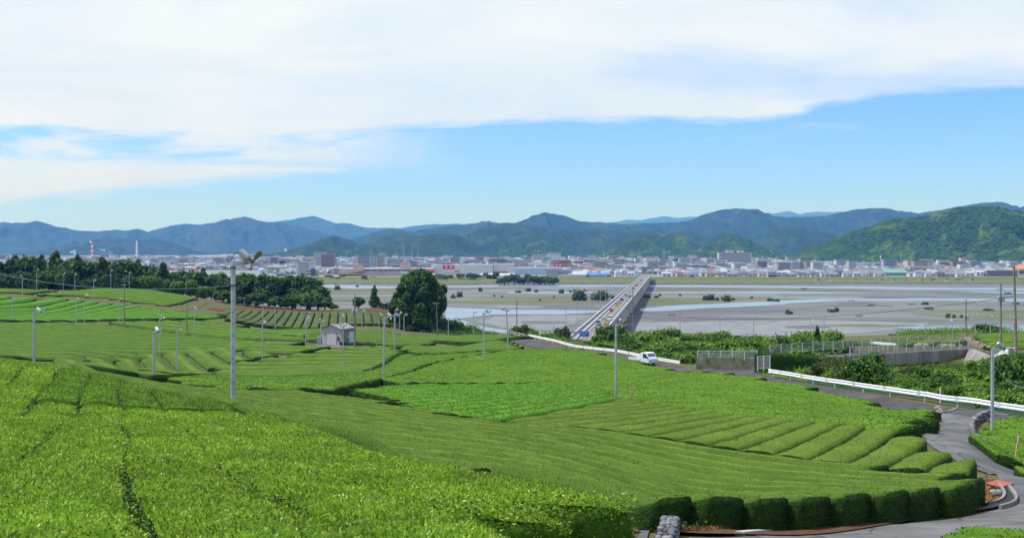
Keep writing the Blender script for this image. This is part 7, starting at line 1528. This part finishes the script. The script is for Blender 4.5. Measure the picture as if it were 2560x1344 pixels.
# shops left of the bridge
M['mall_wall'] = mat('mall_wall', (.44, .38, .36), .85, .15, var=.1, scale=.1); M['mall_tan'] = mat('mall_tan', (.58, .38, .19), .85, .15, var=.1, scale=.1); M['factory'] = mat('factory', (.62, .62, .58), .7, .2, var=.06, scale=.2); M['pale_blue'] = mat('pale_blue', (.42, .52, .64), .7, .2, var=.08, scale=.1); M['sail_orange'] = mat('sail_orange', (.85, .36, .03), .6, .2)
def mall():
    D = 1560; k = D / F
    root, h = bldg(846, 1082, 672, D, 60, 'mall_wall', 'long low shopping mall with parking deck behind the dome tree', 0, 'pale')
    cx = ((846 + 1082) / 2); X = lambda px: (px - cx) * k
    for a, b in [(910, 928), (930, 942), (946, 958), (960, 970), (972, 988), (990, 1002), (1004, 1024)]:
        mb = MB(); mb.box((X((a + b) / 2), -.1, h * .80), ((b - a) * k, .3, 1.5)); mb.build('window_band', M['dark_metal'], root)
    mb = MB(); mb.prism([(X(848), -6, h * .35), (X(908), -6, h * .92), (X(908), -6, h * .70), (X(848), -6, h * .12)], (0, 5.8, 0)); mb.box((X(880), -3, h * .3), (52 * k, 5.6, 1.6)); mb.build('ramp', M['mall_tan'], root)
    mb = MB(); mb.box((X(1010), -.15, h * .48), (16 * k, .3, 3.0)); pn = mb.build('sign_panel', M['sign_white'], root); mb = MB()
    for q in range(4): mb.box((X(1005 + q * 3.4), -.34, h * .48), (1.6 * k, .1, 1.6))
    mb.build('lettering', M['sign_ink'], pn)
    mb = MB(); mb.box((X(1058), -1.2, h * .52), (54 * k, 2.0, 9.5 * k)); pn = mb.build('red_band', M['sign_red'], root); mb = MB()
    for q, wd in ((1041, 1.6), (1051, 3), (1055.5, 2), (1060, 3)): mb.box((X(q), -2.3, h * .52), (wd * k, .2, 4.2 * k))
    mb.build('lettering', M['sign_white'], pn)
    mb = MB(); mb.box((X(950), 1, h + 1.0), (2 * k, 2, 1.2)); mb.build('roof_box', M['w_white'], root)
    for px, lb in ((884, 'left group of three orange sail shapes on the mall roof'), (1002, 'right group of three orange sail shapes on the mall roof')):
        g = np.array([(px - CX) / F * D, D + 6, CZ + CITY + h + (3.6 if px < 900 else 5.6)]); r2 = empty('roof_sails', g, 0, lb, 'sculpture')
        mb = MB(); mb.box((10 * k, 3, -2.4), (27 * k, 5, 4.8 if px < 900 else 7)); mb.build('plinth', M['mall_wall'], r2)
        for q in range(3):
            x = (q * 8) * k; mb = MB(); pts = [(x - 1.0 * k, 0, 0), (x + 4.2 * k, 0, 0), (x + 3.6 * k, 0, 3.5 * k), (x + 3.2 * k + q * .25 * k, 0, 9.5 * k), (x + 1.8 * k, 0, 5.5 * k)]; mb.prism(pts, (0, .8, 0)); mb.build('sail', M['sail_orange'], r2)
mall()
def sign_e(px0, px1, yt, yb, D, root, o0, th=.3):
    """two white looped letters on red, a white strip with small grey characters below"""
    k = D / F; w = (px1 - px0) * k; X = (px0 - CX) / F * D - o0[0]; zt = CZ - (yt - HY) / F * D - o0[2]; zb = CZ - (yb - HY) / F * D - o0[2]; y = -1.0
    mb = MB(); mb.box((X + w / 2, y, (zt + zb) / 2), (w, .6, zt - zb)); pn = mb.build('sign_panel', M['sign_red'], root); H_ = zt - zb
    mb = MB()
    for q in (.30, .72):
        c = np.array([X + w * q, y - .36, (zt + zb) / 2]); r = H_ * .30
        a = np.linspace(R(200), R(-150), 18); mb.tube([c + np.array([.55 * r * math.cos(t) + .2 * r, 0, r * .75 * math.sin(t) + r * .25]) for t in a], r * .17, 6)
        mb.tube([c + np.array([-.95 * r, 0, .9 * r]), c + np.array([-.75 * r, 0, .1 * r]), c + np.array([-.3 * r, 0, -.75 * r]), c + np.array([.3 * r, 0, -1.05 * r]), c + np.array([.95 * r, 0, -.75 * r])], r * .19, 6)
    mb.build('logo', M['sign_white'], pn); return X, w, zb
def shops():
    root, h = bldg(1078, 1152, 663, 1590, 40, 'factory', 'white store building carrying the big red sign', 0, 'pale'); o0 = root.location; k = 1590 / F
    X, w, zb = sign_e(1107, 1136, 662.5, 673, 1588, root, o0); mb = MB(); mb.box((X + w / 2, -1.0, zb - 2.2 * k - .1), (w, .6, 4.4 * k)); pn = mb.build('sign_strip', M['sign_white'], root); mb = MB()
    for q in (.18, .24, .32, .62, .70, .80): mb.box((X + w * q, -1.34, zb - 2.2 * k), (w * .05, .1, 1.6 * k))
    mb.build('lettering', M['sign_ink'], pn); mb = MB(); mb.box((27 * k, -.2, h * .42), (15 * k, .4, 5.5 * k)); mb.build('loading_bay', M['w_grey'], root)
    root, h = bldg(1152, 1233, 662, 1575, 45, 'factory', 'long white ribbed factory hall right of the red sign', 0, 'pale_blue'); k = 1575 / F
    for q in range(-38, 40, 8): mb = MB(); mb.box((q * k, -.06, h * .5), (.25, .12, h * .96)); mb.build('panel_joint', M['w_grey'], root)
    root, h = bldg(1234, 1286, 660, 1580, 45, 'factory', 'white factory hall with a pale blue front right of the ribbed hall', 0, 'pale'); mb = MB(); k = 1580 / F; mb.box((-8 * k, -.3, h * .30), (34 * k, .5, 2.4 * k)); mb.build('loading_bay', M['dark_metal'], root)
    root, h = bldg(1282, 1405, 670, 1640, 50, 'pale_blue', 'long pale blue store below the small red sign', 0, 'pale')
    g = np.array([(1396 - CX) / F * 1640, 1640, CZ + CITY + h]); r2 = empty('roof_sign', g, 0, 'small red sign board with two white letters on the pale blue store', 'sign'); sign_e(1385, 1407, 657.5, 667, 1640, r2, g)
    mb = MB(); k = 1640 / F
    for q in (-8, 0, 8): mb.tube([(q * k, 0, -.5), (q * k, 0, 4.5 * k)], .15, 6)
    mb.build('sign_post', M['galv'], r2)
    bldg(1365, 1396, 679, 1520, 16, 'grey', 'dark roofed warehouse below the pale blue store', 0, 'dark', gab=3.5); bldg(1394, 1432, 679.5, 1532, 16, 'grey', 'second dark roofed warehouse right of the first', 0, 'dark', gab=3.2)
    bldg(1398, 1432, 688.5, 1496, 12, 'white', 'low white flat shed at the edge of the far bank', 0, 'pale'); bldg(1433, 1466, 686, 1494, 16, 'pale', 'pale gabled hall on the far bank left of the bridge', 0, 'pale', gab=4.5)
    bldg(1467, 1494, 688, 1500, 12, 'pale', 'shed with a dark blue roof on the far bank', 1, 'blue', gab=3.5); bldg(1494, 1517, 687, 1502, 12, 'white', 'white shed with a light blue roof beside the dark blue one', 1, 'blue', gab=3)
    for px, w, lb in ((1218, 34, 'white arched greenhouse tunnel below the factory'), (1268, 38, 'second white arched greenhouse tunnel further right'), (1076, 22, 'white rounded tent roof below the red band')):
        D = 1512; k = D / F; mb = MB(); a = np.linspace(0, math.pi, 12); L = w * k; mb.prism([(-L / 2, 4 * math.cos(t), 4.6 * math.sin(t)) for t in a], (L, 0, 0)); o = mb.build('greenhouse', M['w_white']); o.location = ((px - CX) / F * D, D, CZ + CITY); tag(o, lb, 'greenhouse')
shops()
# industry on the left
M['chim_red'] = mat('chim_red', (.62, .14, .05), .8, .2); M['chim_white'] = mat('chim_white', (.74, .75, .76), .8, .2)
def chimney(px, top, wpx, D, bands, label):
    k = D / F; h = -(top - HY) / F * D - CITY; r = wpx * k / 2; root = empty('chimney', ((px - CX) / F * D, D, CZ + CITY), 0, label, 'chimney'); n = len(bands); zs = np.linspace(0, h, n + 1)
    for i, b in enumerate(bands): mb = MB(); mb.tube([(0, 0, zs[i]), (0, 0, zs[i + 1])], [r * (1.25 - .3 * i / n), r * (1.25 - .3 * (i + 1) / n)], 14); mb.build('shaft_band', M[b], root)
    mb = MB(); mb.tube([(0, 0, h), (0, 0, h + 1.5)], [r * .95, r * .8], 14); mb.build('rim', M['w_grey'], root)
chimney(230.5, 607, 5.2, 4500, ['chim_red', 'chim_white', 'chim_red', 'chim_white', 'chim_red', 'chim_white', 'chim_red'], 'tall red and white banded chimney of the paper mill on the left')
chimney(342, 602, 4.2, 4300, ['chim_white'] * 5, 'slender white tower rising above the wood on the left')
M['steam'] = mat('steam', (.82, .83, .85), 1.0, .0)
def steam(px, py, D, pts, label):
    k = D / F; mb = MB(); V, Fc = ico()
    for (dx, dy, r) in pts:
        for q in range(3): mb.add(V * (1 + .3 * (rng.random((len(V), 1)) - .5)) * r * k * rng.uniform(.6, 1) + np.array([dx + rng.uniform(-.5, .5) * r, 0, -dy + rng.uniform(-.5, .5) * r]) * k, Fc)
    o = mb.build('steam_plume', M['steam'], smooth=True); o.location = PT(px, py, D); tag(o, label, 'steam')
steam(230, 606, 4500, [(0, 0, 1.2), (-1.5, -1, 1.4), (-3.5, -1.8, 1.4), (-6, -2, 1.0)], 'wisp of steam leaving the red and white chimney')
steam(258, 626, 4500, [(4, -1, 1.2), (1, -1.2, 1.5), (-3, -2, 1.3), (-8, -4, 1.0), (-13, -5.5, .7)], 'white steam over the grey mill block')
steam(184, 636, 4400, [(2, -8, 2.4), (-4, -6, 2.2), (4, -3, 2.0), (-8, -5, 1.6), (6, 2, 2.0), (0, -2, 2.0), (9, 5, 1.8)], 'thick white steam cloud left of the chimneys above the wood')
bldg(252, 272, 628, 4500, 40, 'grey', 'tall grey mill block under steam on the left', 5, 'grey'); bldg(292, 299, 630, 4480, 10, 'brown', 'narrow brown lattice tower right of the mill block', 6, 'grey')
# pylons
def pylon(px, top, D, label, base=None):
    h = -(top - HY) / F * D - (CITY if base is None else base); root = empty('power_pylon', ((px - CX) / F * D, D, CZ + (CITY if base is None else base)), 0, label, 'pylon'); mb = MB(); b = h * .075; r = max(.14, D / F * .12)
    for sx, sy in ((-1, -1), (1, -1), (1, 1), (-1, 1)): mb.tube([(sx * b, sy * b, 0), (sx * b * .25, sy * b * .25, h * .8), (0, 0, h)], r, 4)
    z = 0
    while z < h * .8:
        f = 1 - .75 * z / (h * .8); z2 = z + h * .11; f2 = 1 - .75 * z2 / (h * .8); mb.tube([(-b * f, -b * f, z), (b * f2, -b * f2, z2)], r * .6, 4); mb.tube([(b * f, -b * f, z), (-b * f2, -b * f2, z2)], r * .6, 4); z = z2
    mb.build('mast', M['galv'], root)
    for q in (.72, .82, .92): mb = MB(); mb.tube([(-h * .11, 0, h * q), (0, 0, h * (q + .02)), (h * .11, 0, h * q)], r * .8, 4); mb.build('crossarm', M['galv'], root)
for px, top, D, lb in [(1009, 607, 3900, 'tallest lattice pylon in front of the central hills'), (928, 628, 3600, 'thin pylon behind the pale blue block'), (965, 629, 3500, 'thin pylon right of the beige tower'), (988, 628, 3600, 'slim pylon between the beige tower and the tallest pylon'), (1030, 628, 3700, 'slim pylon right of the tallest pylon'), (1045, 630, 3700, 'second slim pylon right of the tallest pylon'), (866, 632, 3500, 'small pylon left of the grey office block'), (1580, 622, 4100, 'pylon at the foot of the bright green centre hill'), (1510, 626, 4100, 'pylon left of the bright green centre hill'), (1660, 622, 4100, 'pylon right of the bright green centre hill'), (1346, 622, 4200, 'pylon above the white school'), (2252, 628, 2750, 'pylon at the foot of the right hill')]: pylon(px, top, D, lb)
def tank():
    D = 4700; k = D / F; mb = MB(); mb.tube([(0, 0, -4 * k), (0, 0, -1 * k)], [1.0 * k, 2.2 * k], 12); mb.tube([(0, 0, -1.2 * k), (0, 0, -.4 * k), (0, 0, 1.2 * k), (0, 0, 2.2 * k)], [2.6 * k, 4 * k, 4 * k, 1.5 * k], 14); o = mb.build('water_tower', M['chim_white']); o.location = PT(714, 625, D); tag(o, 'white rounded water tower on the dark hill foot above the town', 'water tower')
    D = 2700; k = D / F; mb = MB(); mb.tube([(0, 0, -8 * k), (0, 0, -1 * k)], [.8 * k, .6 * k], 8); a = R(35); ax = np.array([-math.sin(a), 0, math.cos(a)]); c = np.array([0, 0, 1.5 * k]); mb.tube([c - ax * 1.2 * k, c - ax * .6 * k, c + ax * .2 * k], [.6 * k, 2.2 * k, 3.0 * k], 14); o = mb.build('dish_antenna', M['chim_white']); o.location = PT(2201, 643, D); tag(o, 'white dish antenna above the roofs at the foot of the right hill', 'antenna')
    for px, lb in ((655, 'left pale blue tank dome behind the wood'), (674, 'right pale blue tank dome behind the wood')):
        D = 1750; k = D / F; mb = MB(); mb.tube([(0, 0, 0), (0, 0, 9 * k), (0, 0, 12 * k), (0, 0, 13 * k)], [9 * k, 9 * k, 6.5 * k, 2 * k], 16); o = mb.build('storage_tank', M['pale_blue']); o.location = ((px - CX) / F * D, D, CZ + CITY); tag(o, lb, 'tank')
tank()
# clumps of trees between the houses
TC = [(1165, 652, 20, 2500), (1188, 655, 18, 2450), (1215, 652, 24, 2450), (1260, 646, 14, 3000), (1580, 648, 22, 2700), (1600, 651, 14, 2650), (1690, 645, 20, 2900), (1705, 648, 16, 2850), (1790, 650, 8, 2600), (2002, 656, 22, 2200), (2028, 652, 20, 2250), (2100, 680, 14, 1640), (2290, 683, 18, 1560), (1440, 672, 20, 1750), (1462, 676, 16, 1700), (1730, 686, 12, 1500), (1932, 686, 26, 1500), (740, 662, 14, 2200), (705, 650, 14, 2500), (640, 655, 12, 2500), (1470, 688, 12, 1490), (910, 660, 10, 2100), (2075, 672, 16, 1800), (2295, 660, 12, 2400), (2420, 664, 14, 2100), (1840, 676, 12, 1700), (700, 684, 20, 1560), (820, 686, 24, 1510), (855, 688, 18, 1505)]
for i, (px, py, w, D) in enumerate(TC):
    h = -(py - HY) / F * D - CITY; tree(('b1', 'b3', 'b2')[i % 3], (px - CX) / F * D, D, w / F * D * 1.1, h, '%s dark tree clump among the town houses, counted from the left' % ordinal(sum(1 for q in TC if q[0] < px)), 'tree', 'trees among the town houses', z=CZ + CITY, sink=.5)
